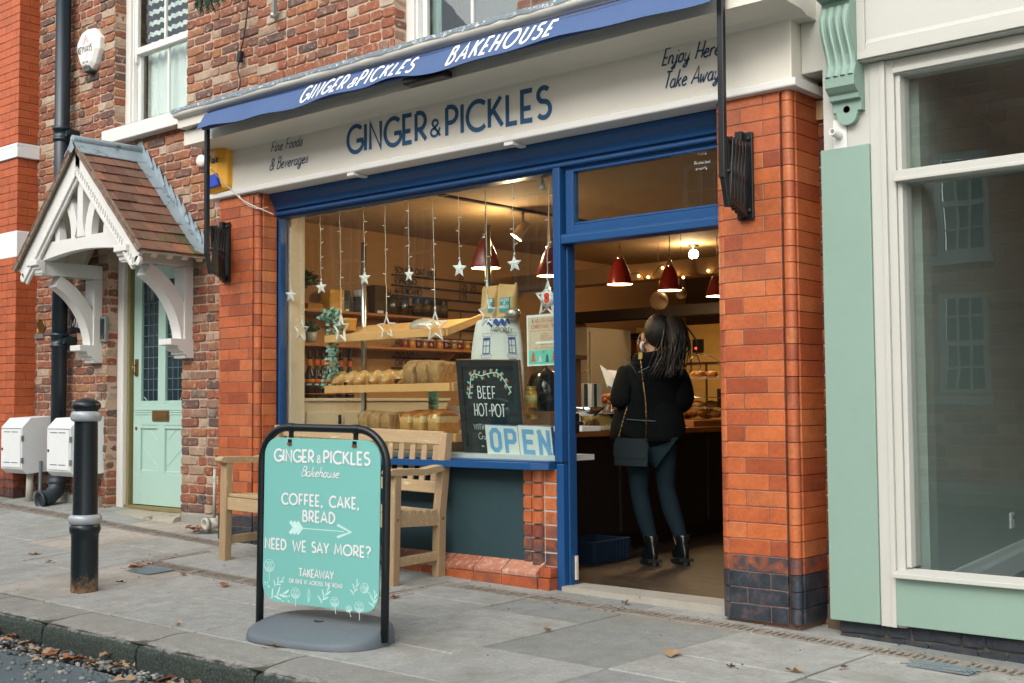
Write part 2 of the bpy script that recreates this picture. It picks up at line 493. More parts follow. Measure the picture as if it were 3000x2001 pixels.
def text(mb, s, O, u, v, h, wt=.12, sp=.14, width=None, slant=0.0, lift=0.002, sx=None, taper=False):
    """strokes of s from baseline point O along unit u, up unit v, cap height h"""
    O, u, v = Vector(O), Vector(u).normalized(), Vector(v).normalized()
    n = u.cross(v).normalized()
    kx = h
    if width: kx = width / textlen(s, sp)
    elif sx: kx = h * sx
    x = 0.0; q = 0
    for c in s:
        wd, st = GL[c]
        for line in st:
            pts = [O + u * ((x + a) * kx + b * h * slant) + v * (b * h) for a, b in line]
            closed = (pts[0] - pts[-1]).length < 1e-6 and len(pts) > 4
            if closed: pts = pts[:-1]
            else:
                e = (pts[-1] - pts[-2]).normalized() if (pts[-1] - pts[-2]).length > 1e-9 else u
                pts[-1] = pts[-1] + e * 0
            q += 1
            mb.ribbon(pts, wt * h, n, closed, lift + (q % 5) * 0.00012, taper)
        x += wd + sp
    return mb

# ---------------------------------------------------------------- common materials
CREAM = M('cream_paint', '#d5d2c6', .45, var=.03, bump=.06, scale=2.5, spot='#c2b9a2', spotscale=5, spotamt=.72)
CREAM2 = M('toned_down_cream_paint', '#b4b5ad', .5, var=.03, bump=.1, scale=2.5, spot='#9d9a8c', spotscale=5, spotamt=.70)  # cream darkened to offset the stronger light on the right shop
WHITE = M('white_paint', '#d6d6d1', .45, var=.03, bump=.08, scale=4, spot='#bdb9ab', spotscale=9, spotamt=.72)
BLUE = M('blue_gloss_paint', '#164778', .36, var=.10, bump=.18, scale=5, bscale=28, spot='#44699a', spotscale=24, spotamt=.70)
SAGE = M('sage_paint', '#7f998c', .5, var=.04, bump=.08, scale=3, spot='#8fa99b', spotscale=12, spotamt=.7)
MINT = M('mint_door_paint', '#a6c6b9', .4, var=.03, bump=.06)
BLACK = M('black_iron_paint', '#12181a', .38, var=.2, bump=.2, bscale=40, spot='#3b4a4c', spotscale=45, spotamt=.72)
LEAD = M('lead_sheet', '#93a3aa', .55, .25, var=.2, scale=9, bump=.5, bscale=30, spot='#5f6c72', spotscale=14, spotamt=.58)
GLASS = glass_mat('window_glass', ior=1.65)
TEAK = M('weathered_teak', '#ae9672', .7, var=.16, scale=3, bump=.35, bscale=30, stretch=(1, 7, 7), spot='#cabd9f', spotscale=6, spotamt=.6)
TEAKV = M('weathered_teak_upright', '#a38a68', .7, var=.16, scale=3, bump=.35, bscale=30, stretch=(7, 7, 1), spot='#cdb894', spotscale=6, spotamt=.62)
PINE = M('pine_board', '#d7a468', .5, var=.10, scale=2.2, bump=.15, bscale=20, stretch=(1, 9, 9), spot='#b87d44', spotscale=5, spotamt=.66)
STEEL = M('brushed_steel', '#b9bcbc', .28, 1.0, var=.05, bump=.05)
CHROME = M('chrome', '#d8d8d6', .12, 1.0, var=.02, bump=0)
NAVY = M('navy_vinyl', '#1e4a73', .5, var=.06, bump=0)
INKBLK = M('black_ink', '#15191c', .6, var=.05, bump=0)
CHALK = M('white_chalk', '#e8ebe8', .9, var=.1, bump=0)
PWHITE = M('printed_white', '#e4e6e6', .6, var=.03, bump=0)
MORTAR = M('lime_mortar', '#b39a86', .95, var=.16, scale=12, bump=.7, bscale=70, spot='#8a7768', spotscale=9, spotamt=.6)
DKMORT = M('fine_dark_mortar', '#735b4e', .95, var=.3, scale=12, bump=.6, bscale=80)
OLDBRICK = attr_mat('old_brick', [(0, '#65504a'), (.1, '#785a4d'), (.25, '#8f5c46'), (.4, '#a0664a'), (.52, '#985740'), (.64, '#ab7650'), (.76, '#8e6757'), (.88, '#b0957c'), (1, '#c2b09a')],
                    .92, '#cbb7a2', .55, ('#2b323a', '#47464a', '#6b4c42'), .55, 48, .30, .007, soot='#453a34')
RUABON = attr_mat('red_pressed_brick', [(0, '#a04e2e'), (.2, '#bd6138'), (.45, '#d0723f'), (.6, '#c2663c'), (.8, '#d27a48'), (1, '#aa5b3a')],
                  .42, '#8d4a33', .62, ('#232b33', '#3a424b', '#6a5450'), .5, 60, .32, .004, soot='#4c2416')
ORANGE = attr_mat('orange_pressed_brick', [(0, '#b45a30'), (.5, '#c96638'), (1, '#bd5e34')], .6, None, .6, ('#3a2a28', '#4c3430', '#6b3a2c'), .3, 60, .25, .003)
SLAB = attr_mat('paving_stone', [(0, '#8f938f'), (.25, '#a6a9a4'), (.5, '#b2b3ac'), (.78, '#a9aca7'), (.9, '#bfb8ab'), (1, '#c8bfb0')], .85, '#777870', .66, None, .6, 90, .30, .004, soot='#55564f', stain=('#7a7a70', '#6b6a5e', '#84857f'))
GRIT = M('road_asphalt', '#566367', .9, var=.25, scale=8, bump=1.0, bscale=120, spot='#7b8686', spotscale=90, spotamt=.6)

# ---------------------------------------------------------------- ground
GT = [(-14, .45), (-8, .33), (-6, .27), (-4.2, .2), (-2.3, .12), (0, .03), (2, 0), (4, -.06), (9, -.16)]
def zg(x, y):
    t = min(1.15, max(0.0, (y + 2.24) / 2.24))
    if x <= GT[0][0]: return GT[0][1] * t
    for (a, p), (b, q) in zip(GT, GT[1:]):
        if x <= b: return (p + (q - p) * (x - a) / (b - a)) * t
    return GT[-1][1] * t
def ongrd(x, y, dz=0): return (x, y, zg(x, y) + dz)
rd = random.Random(5)
mb = MB()      # one rough sheet for the ground and road, to the horizon
xs = [-90, -40, -16] + [-12 + i * .8 for i in range(31)] + [20, 50, 110]
ys = [-110, -40, -20, -12.6] + [-9.4 + i * .6 for i in range(12)] + [-2.4]
vs = [(x, y, -.125 - (.02 if y < -4 else 0) + rd.uniform(-.006, .006)) for y in ys for x in xs]
n = len(xs)
mb.add(vs, [(j * n + i, j * n + i + 1, (j + 1) * n + i + 1, (j + 1) * n + i) for j in range(len(ys) - 1) for i in range(n - 1)], True)
struct('road', mb, GRIT)
mb = MB()      # bed the slabs are laid on, and the land behind the houses
xs = [-14 + i * .5 for i in range(50)]
mb.add([(x, y, zg(x, y) - .014) for x in xs for y in (-2.22, -1.5, -.8, -.2, .4)], [(i * 5 + j, (i + 1) * 5 + j, (i + 1) * 5 + j + 1, i * 5 + j + 1) for i in range(49) for j in range(4)])
mb.box((-90, 9, -.3), (110, 120, -.2))
struct('pavement_bed', mb, M('dark_joint_grit', '#4b4a41', .95, var=.3, scale=20, bump=.8, bscale=90, spot='#3f4a30', spotscale=14, spotamt=.62))
# paving slabs: strips across the pavement, each cut at its own places
mb = MB()
def slab(x0, x1, y0, y1, g=.006, skew=0.0):
    n = 3
    t = rd.uniform(-.004, .003)
    mb.rnd = rd.random() * (1.0 if x0 < -.9 else .8)
    a = [(x0 + g + rd.uniform(-.002, .002), y0 + g), (x1 - g, y0 + g + rd.uniform(-.003, .003)), (x1 - g + rd.uniform(-.002, .002), y1 - g), (x0 + g, y1 - g)]
    tp = [(x, y, zg(x, y) + t + rd.uniform(-.001, .001)) for x, y in a]
    ins = .006
    cx = (x0 + x1) / 2; cy = (y0 + y1) / 2
    inn = [(x + (ins if x < cx else -ins), y + (ins if y < cy else -ins), z) for x, y, z in tp]
    lo = [(x, y, z - .005) for x, y, z in tp]
    bt = [(x, y, z - .03) for x, y, z in tp]
    mb.add(inn + lo + bt, [(0, 1, 2, 3)] + [(4 + i, 4 + (i + 1) % 4, (i + 1) % 4, i) for i in range(4)] + [(8 + i, 8 + (i + 1) % 4, 4 + (i + 1) % 4, 4 + i) for i in range(4)])
CH = .07       # half width of the drain channel
def chan_y(x0, x1): return -.85 if (x0 + x1) / 2 > -1.98 and (x0 + x1) / 2 < .2 else -.13
bounds = [-12.4]
fixed = [-4.95, -4.2, -3.45, -2.72, -1.98, -1.28, -.56, .2, .86, 1.545, 2.243, 2.92, 3.62, 4.3]
while bounds[-1] < -5.7: bounds.append(bounds[-1] + rd.uniform(.62, .82))
bounds[-1] = -5.62
bounds += fixed
while bounds[-1] < 9: bounds.append(bounds[-1] + rd.uniform(.6, .8))
for i, (x0, x1) in enumerate(zip(bounds, bounds[1:])):
    top = chan_y(x0, x1) - CH
    y = -1.93
    first = True
    while y < top - .02:
        L = rd.choice([.45, .6, .75, .92]) if not first else rd.choice([.42, .62, .84, .98])
        first = False
        y2 = y + L
        if top - y2 < .22: y2 = top
        slab(x0, x1, y, y2, rd.choice([.004, .005, .008, .012]))
        y = y2
    if top < -.5:      # the apron inside the channel, in front of the window
        slab(x0, x1, -.85 + CH, -.36, .005); slab(x0, x1, -.36, .12, .006)
mb.rnd = .3
for i, (x0, x1) in enumerate(zip(bounds, bounds[1:])):      # the strip between channel and walls
    if not (-1.98 <= x0 and x1 <= .21): slab(x0, x1, -.13 + CH, .5 if x1 < -2.2 else (.15 if x0 < 2 else .42), .004)
tag(mb.build('pavement', SLAB), kind='structure')
# kerb stones
mb = MB()
xk = [-12.2]
while xk[-1] < 8.6:
    nx = xk[-1] + rd.uniform(.82, 1.0)
    for f in (-.72, .172, 1.07, 2.0):
        if abs(nx - f) < .45 and xk[-1] < f - .3: nx = f
    xk.append(nx)
for x0, x1 in zip(xk, xk[1:]):
    mb.rnd = rd.uniform(.35, .8)
    m = 16; g = .008
    rows = [(-1.935, 0.0), (-2.02, .001), (-2.13, 0), (-2.19, -.004), (-2.222, -.016), (-2.238, -.04), (-2.243, -.075), (-2.246, -.16)]
    vs = []
    for k in range(m + 1):
        x = x0 + g + (x1 - x0 - 2 * g) * k / m
        e = 1 if 0 < k < m else 0
        w1 = rd.uniform(-.008, .006); w2 = rd.uniform(-.006, .006)
        for q, (y, z) in enumerate(rows):
            ed = (q in (3, 4, 5, 6)) * 1.0
            sh = .012 if (k in (0, m) and q > 2) else 0
            vs.append((x, y + ed * w2 + sh, z + ed * w1 * .8 - (.012 if (k in (0, m) and q in (2, 3, 4)) else 0)))
    r = len(rows)
    mb.add(vs, [(k * r + q, k * r + q + 1, (k + 1) * r + q + 1, (k + 1) * r + q) for k in range(m) for q in range(r - 1)], False)
    for k in (0, m): mb.add([vs[k * r + q] for q in range(r)], [tuple(range(r)) if k == 0 else tuple(range(r))[::-1]])
KERB = attr_mat('kerb_stone', [(0, '#8d8e88'), (.5, '#a09f97'), (1, '#aaa79d')], .9, '#6e7068', .62, None, 1.0, 60, .3, .006, soot='#4c4d46')
ntk = KERB.node_tree       # damp, algae darkened lower face: a stain that belongs to the stone, by height with a ragged edge
bk = ntk.nodes['Principled BSDF']
old = bk.inputs['Base Color'].links[0].from_socket
tck = ntk.nodes.new('ShaderNodeTexCoord'); sx = ntk.nodes.new('ShaderNodeSeparateXYZ'); ntk.links.new(tck.outputs['Object'], sx.inputs[0])
nk = noise(ntk, tck.outputs['Object'], 26, 5, .7)
ma = ntk.nodes.new('ShaderNodeMath'); ma.operation = 'MULTIPLY_ADD'; ntk.links.new(nk.outputs[0], ma.inputs[0]); ma.inputs[1].default_value = .05; ntk.links.new(sx.outputs[2], ma.inputs[2])
fk = ramp(ntk, ma.outputs[0], [(0.0, (1, 1, 1, 1)), (.016, (0, 0, 0, 1))])
mk = noise(ntk, tck.outputs['Object'], 90, 4, .7)
dkc = ramp(ntk, mk.outputs[0], [(.3, '#1d2520'), (.55, '#39433c'), (.75, '#66706a')])
ntk.links.new(mixc(ntk, fk, old, dkc), bk.inputs['Base Color'])
tag(mb.build('kerb', KERB), kind='structure')
# slotted drain channel round the shop front
mb = MB()
CHM = M('cast_channel', '#8a8378', .85, var=.22, scale=14, bump=.6, bscale=60, spot='#5c564d', spotscale=20, spotamt=.56)
dk = MB()
def channel(p, q):
    p, q = Vector((p[0], p[1], 0)), Vector((q[0], q[1], 0))
    d = (q - p); L = d.length; d.normalize(); s = Vector((-d.y, d.x, 0))
    def P(a, b, z):
        w = p + d * a + s * b
        return Vector((w.x, w.y, zg(w.x, w.y) + z))
    k = max(1, int(L / .25))
    for i in range(k):
        a, b = L * i / k, L * (i + 1) / k
        for lo, hi in ((-CH, -CH + .018), (CH - .018, CH)):
            mb.add([P(a, lo, .002), P(b, lo, .002), P(b, hi, .002), P(a, hi, .002), P(a, lo, -.02), P(b, lo, -.02), P(b, hi, -.02), P(a, hi, -.02)], [(0, 1, 2, 3), (0, 4, 5, 1), (3, 2, 6, 7)])
        dk.add([P(a, -CH, -.011), P(b, -CH, -.011), P(b, CH, -.011), P(a, CH, -.011)], [(0, 1, 2, 3)])
    t = 0.0
    while t < L - .02:
        w = .016 if abs((t % .5)) > .03 else .05
        e = rd.uniform(-.001, .001)
        mb.add([P(t, -CH + .018, e), P(t + w, -CH + .018, e), P(t + w, CH - .018, e), P(t, CH - .018, e), P(t, -CH + .018, -.02), P(t + w, -CH + .018, -.02), P(t + w, CH - .018, -.02), P(t, CH - .018, -.02)],
               [(0, 1, 2, 3), (0, 3, 7, 4), (1, 5, 6, 2)])
        t += w + .019
for p, q in (((-9, -.13), (-2.05, -.13)), ((-1.98, -.06), (-1.98, -.92)), ((-1.91, -.85), (.13, -.85)), ((.2, -.92), (.2, -.06)), ((.27, -.13), (8, -.13))): channel(p, q)
struct('drain_channel', mb, CHM)
struct('drain_channel_silt', dk, M('drain_silt', '#39352c', .95, var=.35, scale=40, bump=1, bscale=80, spot='#7d776a', spotscale=55, spotamt=.6))

# ---------------------------------------------------------------- brickwork
def cut(a, b, holes):
    iv = [(a, b)]
    for h0, h1 in holes:
        nv = []
        for p, q in iv:
            if h1 <= p or h0 >= q: nv.append((p, q)); continue
            if h0 > p: nv.append((p, h0))
            if h1 < q: nv.append((h1, q))
        iv = nv
    return [(p, q) for p, q in iv if q - p > .012]
def one_brick(mb, rd, P, a, b, z0, z1, rough, dep):
    """a brick face with worn, rounded outline; P(s, z, out) gives the point s along the wall, z up, out towards the street"""
    ch = min(.011, (b - a) * .2) * (1 if rough else .35)
    j = .0035 if rough else .0008
    def ring(ins, out):
        x0, x1, y0, y1 = a + ins, b - ins, z0 + ins, z1 - ins
        pts = [(x0 + ch, y0), ((x0 + x1) / 2, y0), (x1 - ch, y0), (x1, y0 + ch), (x1, y1 - ch), (x1 - ch, y1), ((x0 + x1) / 2, y1), (x0 + ch, y1), (x0, y1 - ch), (x0, y0 + ch)]
        return pts, out
    base, _ = ring(0, 0)
    jit = [(rd.uniform(-j, j), rd.uniform(-j, j)) for _ in base]
    tilt = rd.uniform(-.003, .003) if rough else rd.uniform(-.0006, .0006)
    vs = []
    e = .005 if rough else .002
    for ins, out in ((e * 1.3, dep), (0, dep - e), (-.0005, dep - .016)):
        pts, _ = ring(ins, out)
        vs += [P(x + dx, y + dy, out + tilt * (1 if x > (a + b) / 2 else -1) + (rd.uniform(-.0015, .0015) if rough and ins > 0 else 0)) for (x, y), (dx, dy) in zip(pts, jit)]
    n = 10
    c = P((a + b) / 2, (z0 + z1) / 2, dep + (rd.uniform(-.002, .003) if rough else 0))
    o = [c]
    mb.add(o + vs, [(0, 1 + i, 1 + (i + 1) % n) for i in range(n)] + [(1 + k * n + i, 1 + (k + 1) * n + i, 1 + (k + 1) * n + (i + 1) % n, 1 + k * n + (i + 1) % n) for k in range(2) for i in range(n)], False)
def bricks(mb, P, s0, s1, z0, z1, holes=(), course=.0765, st=.222, hd=.108, joint=.0115, rough=True, dkf=None, seed=1, bond='flemish', off=0.0, dep=.0075):
    rd = random.Random(seed)
    nc = int(round((z1 - z0) / course))
    for k in range(nc):
        a, b = z0 + k * course, z0 + (k + 1) * course
        hs = [(h[0], h[1]) for h in holes if h[2] < (a + b) / 2 < h[3]]
        for p, q in cut(s0, s1, hs):
            x = p
            i = k + (0 if bond != 'english' else 0)
            first = True
            while x < q - .01:
                if bond == 'flemish': L = st if (i % 2 == 0) else hd
                elif bond == 'stretcher': L = st
                else: L = st if (k % 4) else hd
                if first and k % 2: L = L * (.55 if bond == 'stretcher' else .5 + .5 * rd.random())
                if first and bond == 'flemish' and k % 2: L = hd * .9 + off
                first = False
                if rough: L *= rd.uniform(.93, 1.07)
                e = min(q, x + L + joint)
                if q - e < .035: e = q
                mb.rnd = rd.random()
                zc = (a + b) / 2
                mb.dk = dkf((x + e) / 2, zc, rd) if dkf else 0
                jj = joint / 2
                dz = rd.uniform(-.002, .002) if rough else 0
                one_brick(mb, rd, P, x + jj * (0 if x == p else 1), e - jj * (0 if e == q else 1), a + jj + dz, b - jj + dz, rough, dep + (rd.uniform(-.005, .004) if rough else rd.uniform(-.0008, .0008)))
                x = e
                i += 1

# ---------------------------------------------------------------- the brick house that carries on above the shop
WY = .30
house = thing('brick_house', 'mottled brown brick terraced house with mint door and sash windows carrying on above the bakery', 'house', (-3.8, WY, .15))
ho = [(-4.40, -3.24, 0, 2.56), (-4.33, -3.2, 3.55, 5.2), (-.72, .41, 3.55, 5.2)]
mb = MB()
front = lambda s, z, o: Vector((s, WY - o, z))
bricks(mb, front, -5.98, -2.25, .02, 5.62, ho, dkf=lambda x, z, r: max(0, .75 - z * 1.3) * r.random() * 1.1 + (.35 if r.random() < .05 else 0), seed=3)
bricks(mb, front, -2.25, 3.6, 3.05, 5.62, ho, dkf=lambda x, z, r: .42 if r.random() < .07 else 0, seed=4)
for (x, sgn, z0, z1) in ((-4.40, 1, .02, 2.56), (-4.33, 1, 3.57, 5.2), (-.72, 1, 3.57, 5.2)):    # reveals that face the street corner
    bricks(mb, lambda s, z, o, x=x: Vector((x + o - .004, WY + s, z)), .004, .21, z0, z1, dkf=lambda a, z, r: max(0, .7 - z * 1.2) * r.random(), seed=int(x * 10) + 90)
mb.build('wall', OLDBRICK, house)
mb = MB()
def solidwall(mb, x0, x1, z0, z1, y0, y1, holes):
    xs = sorted({x0, x1} | {h[0] for h in holes if x0 < h[0] < x1} | {h[1] for h in holes if x0 < h[1] < x1})
    for a, b in zip(xs, xs[1:]):
        for p, q in cut(z0, z1, [(h[2], h[3]) for h in holes if h[0] < (a + b) / 2 < h[1]]): mb.box((a, y0, p), (b, y1, q))
solidwall(mb, -5.99, -2.25, -.2, 5.62, WY + .003, WY + .24, ho)
solidwall(mb, -2.25, 3.6, 3.05, 5.62, WY + .003, WY + .24, ho)
mb.build('mortar', MORTAR, house)
mb = MB()
mb.box((-4.44, WY - .006, 2.55), (-3.2, WY + .1, 2.72)); mb.box((-4.37, WY - .01, 5.2), (-3.16, WY + .1, 5.42)); mb.box((-.76, WY - .01, 5.2), (.45, WY + .1, 5.42))
mb.build('lintel', M('sandstone', '#a08d78', .9, var=.12, bump=.4), house, bevel=.006)
mb = MB()       # stone plinth block beside the step, and the roof that closes the house
for x0, x1, h in ((-3.2, -2.36, .09), (-5.9, -4.46, .05)):
    mb.box((x0, WY - .035, zg((x0 + x1) / 2, 0) - .1), (x1, WY + .05, zg((x0 + x1) / 2, .3) + h))
mb.build('plinth', M('grey_stone', '#8f8f86', .9, var=.15, scale=4, bump=.5, bscale=40, spot='#6c6a60', spotscale=8, spotamt=.6), house, bevel=.012)
mb = MB()
mb.prism([(0, 0), (9, 0), (4.5, 2.9)], (-6, -.05, 5.62), (0, 1, 0), (0, 0, 1), (9.6, 0, 0))
mb.build('roof', M('slate', '#5b6066', .7, var=.15, scale=3, bump=.4), house)
# sash windows
CURT = M('net_curtain', '#d9dedb', .9, var=.06, scale=4, bump=.2, bscale=14)
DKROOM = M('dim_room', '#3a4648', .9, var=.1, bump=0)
def sash(x0, x1, z0, z1, y, blind):
    w = thing_child('window', house)
    mb = MB()
    mb.box((x0, y, z0), (x0 + .075, y + .1, z1)); mb.box((x1 - .075, y, z0), (x1, y + .1, z1)); mb.box((x0 + .075, y, z1 - .08), (x1 - .075, y + .1, z1)); mb.box((x0 + .075, y + .002, z0), (x1 - .075, y + .1, z0 + .045))
    mb.box((x0 + .075, y + .022, z0 + .045), (x0 + .095, y + .07, z1 - .08)); mb.box((x1 - .095, y + .022, z0 + .045), (x1 - .075, y + .07, z1 - .08))
    mb.build('frame', WHITE, w, bevel=.006)
    zm = z0 + .72
    for (a, b, yy) in ((z0 + .045, zm + .03, y + .066), (zm - .015, z1 - .08, y + .03)):
        mb = MB()
        s = .045
        X0, X1 = x0 + .095, x1 - .095
        mb.box((X0, yy, a), (X0 + s, yy + .036, b)); mb.box((X1 - s, yy, a), (X1, yy + .036, b))
        mb.box((X0 + s, yy, a), (X1 - s, yy + .036, a + .06)); mb.box((X0 + s, yy, b - .05), (X1 - s, yy + .036, b))
        mb.box(((X0 + X1) / 2 - .011, yy + .004, a + .06), ((X0 + X1) / 2 + .011, yy + .03, b - .05))
        if yy < y + .05:
            for xx in (X0, X1 - .04): mb.prism([(0, 0), (.04, 0), (.03, -.05), (.02, -.075), (.01, -.05)], (xx, yy + .002, a), (1, 0, 0), (0, 0, 1), (0, .03, 0))
        mb.build('sash', WHITE, w, bevel=.004)
        mb = MB(); mb.box((X0 + s, yy + .016, a + .06), (X1 - s, yy + .02, b - .05)); mb.build('pane', GLASS, w)
    mb = MB()
    if blind == 'lace':
        n = 60
        for i in range(n): pass
        vs = [(x0 + .1 + (x1 - x0 - .2) * i / n, y + .17 + .012 * math.sin(i * .9) + .006 * math.sin(i * 2.3), z) for i in range(n + 1) for z in (z0, zm + .12)]
        mb.add(vs, [(2 * i, 2 * i + 2, 2 * i + 3, 2 * i + 1) for i in range(n)], True)
        for k in range(8):
            z = zm + .16 + k * .10
            vs = [(x0 + .1 + (x1 - x0 - .2) * i / n, y + .165 + .006 * math.sin(i * 1.7 + k), z + d + .02 * abs(math.sin(i * .55 + k * .5))) for i in range(n + 1) for d in (0, .04)]
            mb.add(vs, [(2 * i, 2 * i + 2, 2 * i + 3, 2 * i + 1) for i in range(n)], True)
        mb.build('curtain', CURT, w)
    else:
        vs = [(x0 + .09 + .10 * i / 12, y + .16 + .02 * math.sin(i * 1.3), z) for i in range(13) for z in (z0, z1)]
        mb.add(vs, [(2 * i, 2 * i + 2, 2 * i + 3, 2 * i + 1) for i in range(12)], True)
        mb.build('curtain', M('grey_green_curtain', '#8aa09c', .9, var=.1, stretch=(6, 6, .3), bump=0), w)
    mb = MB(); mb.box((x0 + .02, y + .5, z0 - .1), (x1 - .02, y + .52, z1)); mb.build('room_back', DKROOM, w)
    mb = MB()
    mb.box((x0 - .03, WY - .10, z0 - .125), (x1 + .07, WY + .02, z0 - .004)); mb.add([(x0, y + .02, z0 + .004), (x1, y + .02, z0 + .004), (x1, WY - .1, z0 - .004), (x0, WY - .1, z0 - .004)], [(0, 3, 2, 1)])
    mb.build('sill', WHITE, w, bevel=.008)
def thing_child(name, parent):
    e = bpy.data.objects.new(name, None)
    COL.objects.link(e)
    e.parent = parent
    e['_o'] = parent['_o']
    e.empty_display_size = .1
    return e
sash(-4.33, -3.2, 3.55, 5.2, WY + .115, 'lace')
sash(-.72, .41, 3.55, 5.2, WY + .115, 'plain')
# front door, its frame and step
DY = WY + .17
door = MB()
X0, X1, Z0, Z1 = -4.235, -3.37, .258, 2.37
ST = .115
Xm = (X0 + X1) / 2
for a, b in ((X0, X0 + ST), (X1 - ST, X1)): door.box((a, DY, Z0), (b, DY + .045, Z1))
for a, b in ((Z0, Z0 + .27), (.95, 1.13), (Z1 - .13, Z1)): door.box((X0 + ST, DY, a), (X1 - ST, DY + .045, b))
door.box((Xm - .055, DY, Z0 + .27), (Xm + .055, DY + .045, .95)); door.box((Xm - .055, DY, 1.13), (Xm + .055, DY + .045, Z1 - .13))
for a, b in ((X0 + ST, Xm - .055), (Xm + .055, X1 - ST)):
    door.box((a, DY + .018, Z0 + .27), (b, DY + .035, .95))
    m = .03
    for p, q in (((a, .95), (a, Z0 + .27)), ((b, .95), (b, Z0 + .27)), ((a, .95 - m / 2), (b, .95 - m / 2)), ((a, Z0 + .27 + m / 2), (b, Z0 + .27 + m / 2)), ((a, 1.13 + m / 2), (b, 1.13 + m / 2)), ((a, Z1 - .13 - m / 2), (b, Z1 - .13 - m / 2))):
        if p[0] != q[0]: door.box((p[0], DY + .004, p[1] - m / 2), (q[0], DY + .02, p[1] + m / 2))
    sgn = 1 if a < Xm - .1 else -1
    c = Xm + (-.17 if sgn > 0 else .17)
    for k in range(3):      # slanted boards of the lower panels, as grooves proud of the panel
        z = .34 + Z0 + k * .22
        door.bar((a + .02, DY + .017, z + (0 if sgn < 0 else .16)), (b - .02, DY + .017, z + (.16 if sgn < 0 else 0)), .006, .005, (0, 1, 0))
for z in (1.04, 1.06, 1.08): door.box((X0 + .03, DY - .006, z), (X1 - .03, DY + .001, z + .008))
d = door.build('door', MINT, house, bevel=.004)
LG = M('dark_leaded_glass', '#12242c', .12, var=.4, scale=9, bump=.25, bscale=14)
for a, b in ((X0 + ST, Xm - .055), (Xm + .055, X1 - ST)):
    mb = MB(); mb.box((a, DY + .02, 1.13), (b, DY + .026, Z1 - .13)); mb.build('glass_panel', LG, d)
    mb = MB()
    for i in range(4): x = a + .012 + (b - a - .024) * i / 3; mb.box((x - .003, DY + .015, 1.14), (x + .003, DY + .0205, Z1 - .14))
    for i in range(11): z = 1.16 + i * (Z1 - .3 - 1.16) / 9.6; mb.box((a + .004, DY + .0155, z - .003), (b - .004, DY + .0203, z + .003))
    mb.build('lead_came', M('lead_came_grey', '#5f7f88', .5, .3, var=.1, bump=0), d)
BRASS = M('aged_brass', '#8a6a3c', .4, .8, var=.2, bump=.2)
mb = MB(); mb.box((Xm - .125, DY - .012, .985), (Xm + .125, DY, 1.075)); mb.box((Xm - .105, DY - .018, 1.005), (Xm + .105, DY - .012, 1.05)); mb.build('letterbox', BRASS, d, bevel=.005)
mb = MB(); mb.box((X0 + .03, DY - .01, 1.38), (X0 + .075, DY, 1.53)); mb.tube([(X0 + .05, DY - .005, 1.48), (X0 + .05, DY - .04, 1.47), (X0 + .05, DY - .045, 1.42), (X0 + .05, DY - .02, 1.40)], .007); mb.lathe([(.014, -.008), (.014, 0)], (X0 + .05, DY, .92), 12, (0, 1, 0)); mb.build('handle', BRASS, d)
mb = MB()
mb.box((-4.395, WY + .10, .215), (-4.30, WY + .22, 2.55)); mb.box((-3.305, WY + .10, .215), (-3.245, WY + .22, 2.55)); mb.box((-4.30, WY + .10, 2.43), (-3.305, WY + .22, 2.55))
f = mb.build('door_frame', WHITE, house, bevel=.008)
mb = MB(); mb.box((-4.30, DY - .03, .25), (-4.262, DY + .03, 2.43)); mb.box((-3.345, DY - .03, .25), (-3.305, DY + .03, 2.43)); mb.box((-4.262, DY - .03, 2.39), (-3.345, DY + .03, 2.43)); mb.box((-4.3, DY - .05, .222), (-3.3, DY + .02, .25)); mb.build('weather_strip', M('brass_strip', '#8f8458', .5, .3, var=.1, bump=.1), f)
mb = MB()
n = 14
vs = []
for i in range(n + 1):
    x = -4.42 + (1.2) * i / n
    wv = .006 * math.sin(i * 1.7) - .02 * math.sin(math.pi * i / n) * .4
    vs += [(x, WY + .16, .222 + wv * .3), (x, WY - .06, .216 + wv), (x, WY - .105 + .02 * (i in (0, n)), .195 + wv), (x, WY - .125 + .02 * (i in (0, n)), zg(x, .2) - .02)]
mb.add(vs, [(i * 4 + k, i * 4 + k + 1, (i + 1) * 4 + k + 1, (i + 1) * 4 + k) for i in range(n) for k in range(3)], True)
mb.add(vs[:4], [(0, 1, 2, 3)]); mb.add(vs[-4:], [(3, 2, 1, 0)])
mb.build('doorstep', M('worn_sandstone', '#9b9484', .85, var=.12, scale=3, bump=.35, bscale=40, spot='#77725f', spotscale=7, spotamt=.6), house)

# ---------------------------------------------------------------- next building on the left: orange pressed brick with white bands
nb = thing('orange_brick_building', 'orange pressed brick building at the far left edge with white stone bands', 'building', (-7, .1, .2))
mb = MB()
OX = -5.66
bz = [((-5.820, 0.100, 3.482)[2], (-5.824, 0.100, 3.588)[2]), ((-5.791, 0.100, 2.533)[2], (-5.799, 0.100, 2.783)[2])]
hol = [(-20, 0, a, b) for a, b in bz]
bricks(mb, lambda s, z, o: Vector((s, .1 - o, z)), -9.2, OX, .2, 5.6, hol, course=.078, rough=False, joint=.004, dep=.008, bond='flemish', dkf=lambda x, z, r: max(0, .9 - z * 1.1), seed=21)
bricks(mb, lambda s, z, o: Vector((OX + o - .008, .1 + s, z)), 0.0, .22, .2, 5.6, hol, course=.078, rough=False, joint=.004, dep=.008, dkf=lambda x, z, r: max(0, .9 - z * 1.1), seed=22)
mb.build('wall', ORANGE, nb)
mb = MB(); mb.box((-9.2, .104, -.1), (OX - .006, 3, 5.6)); mb.build('mortar', DKMORT, nb)
mb = MB()
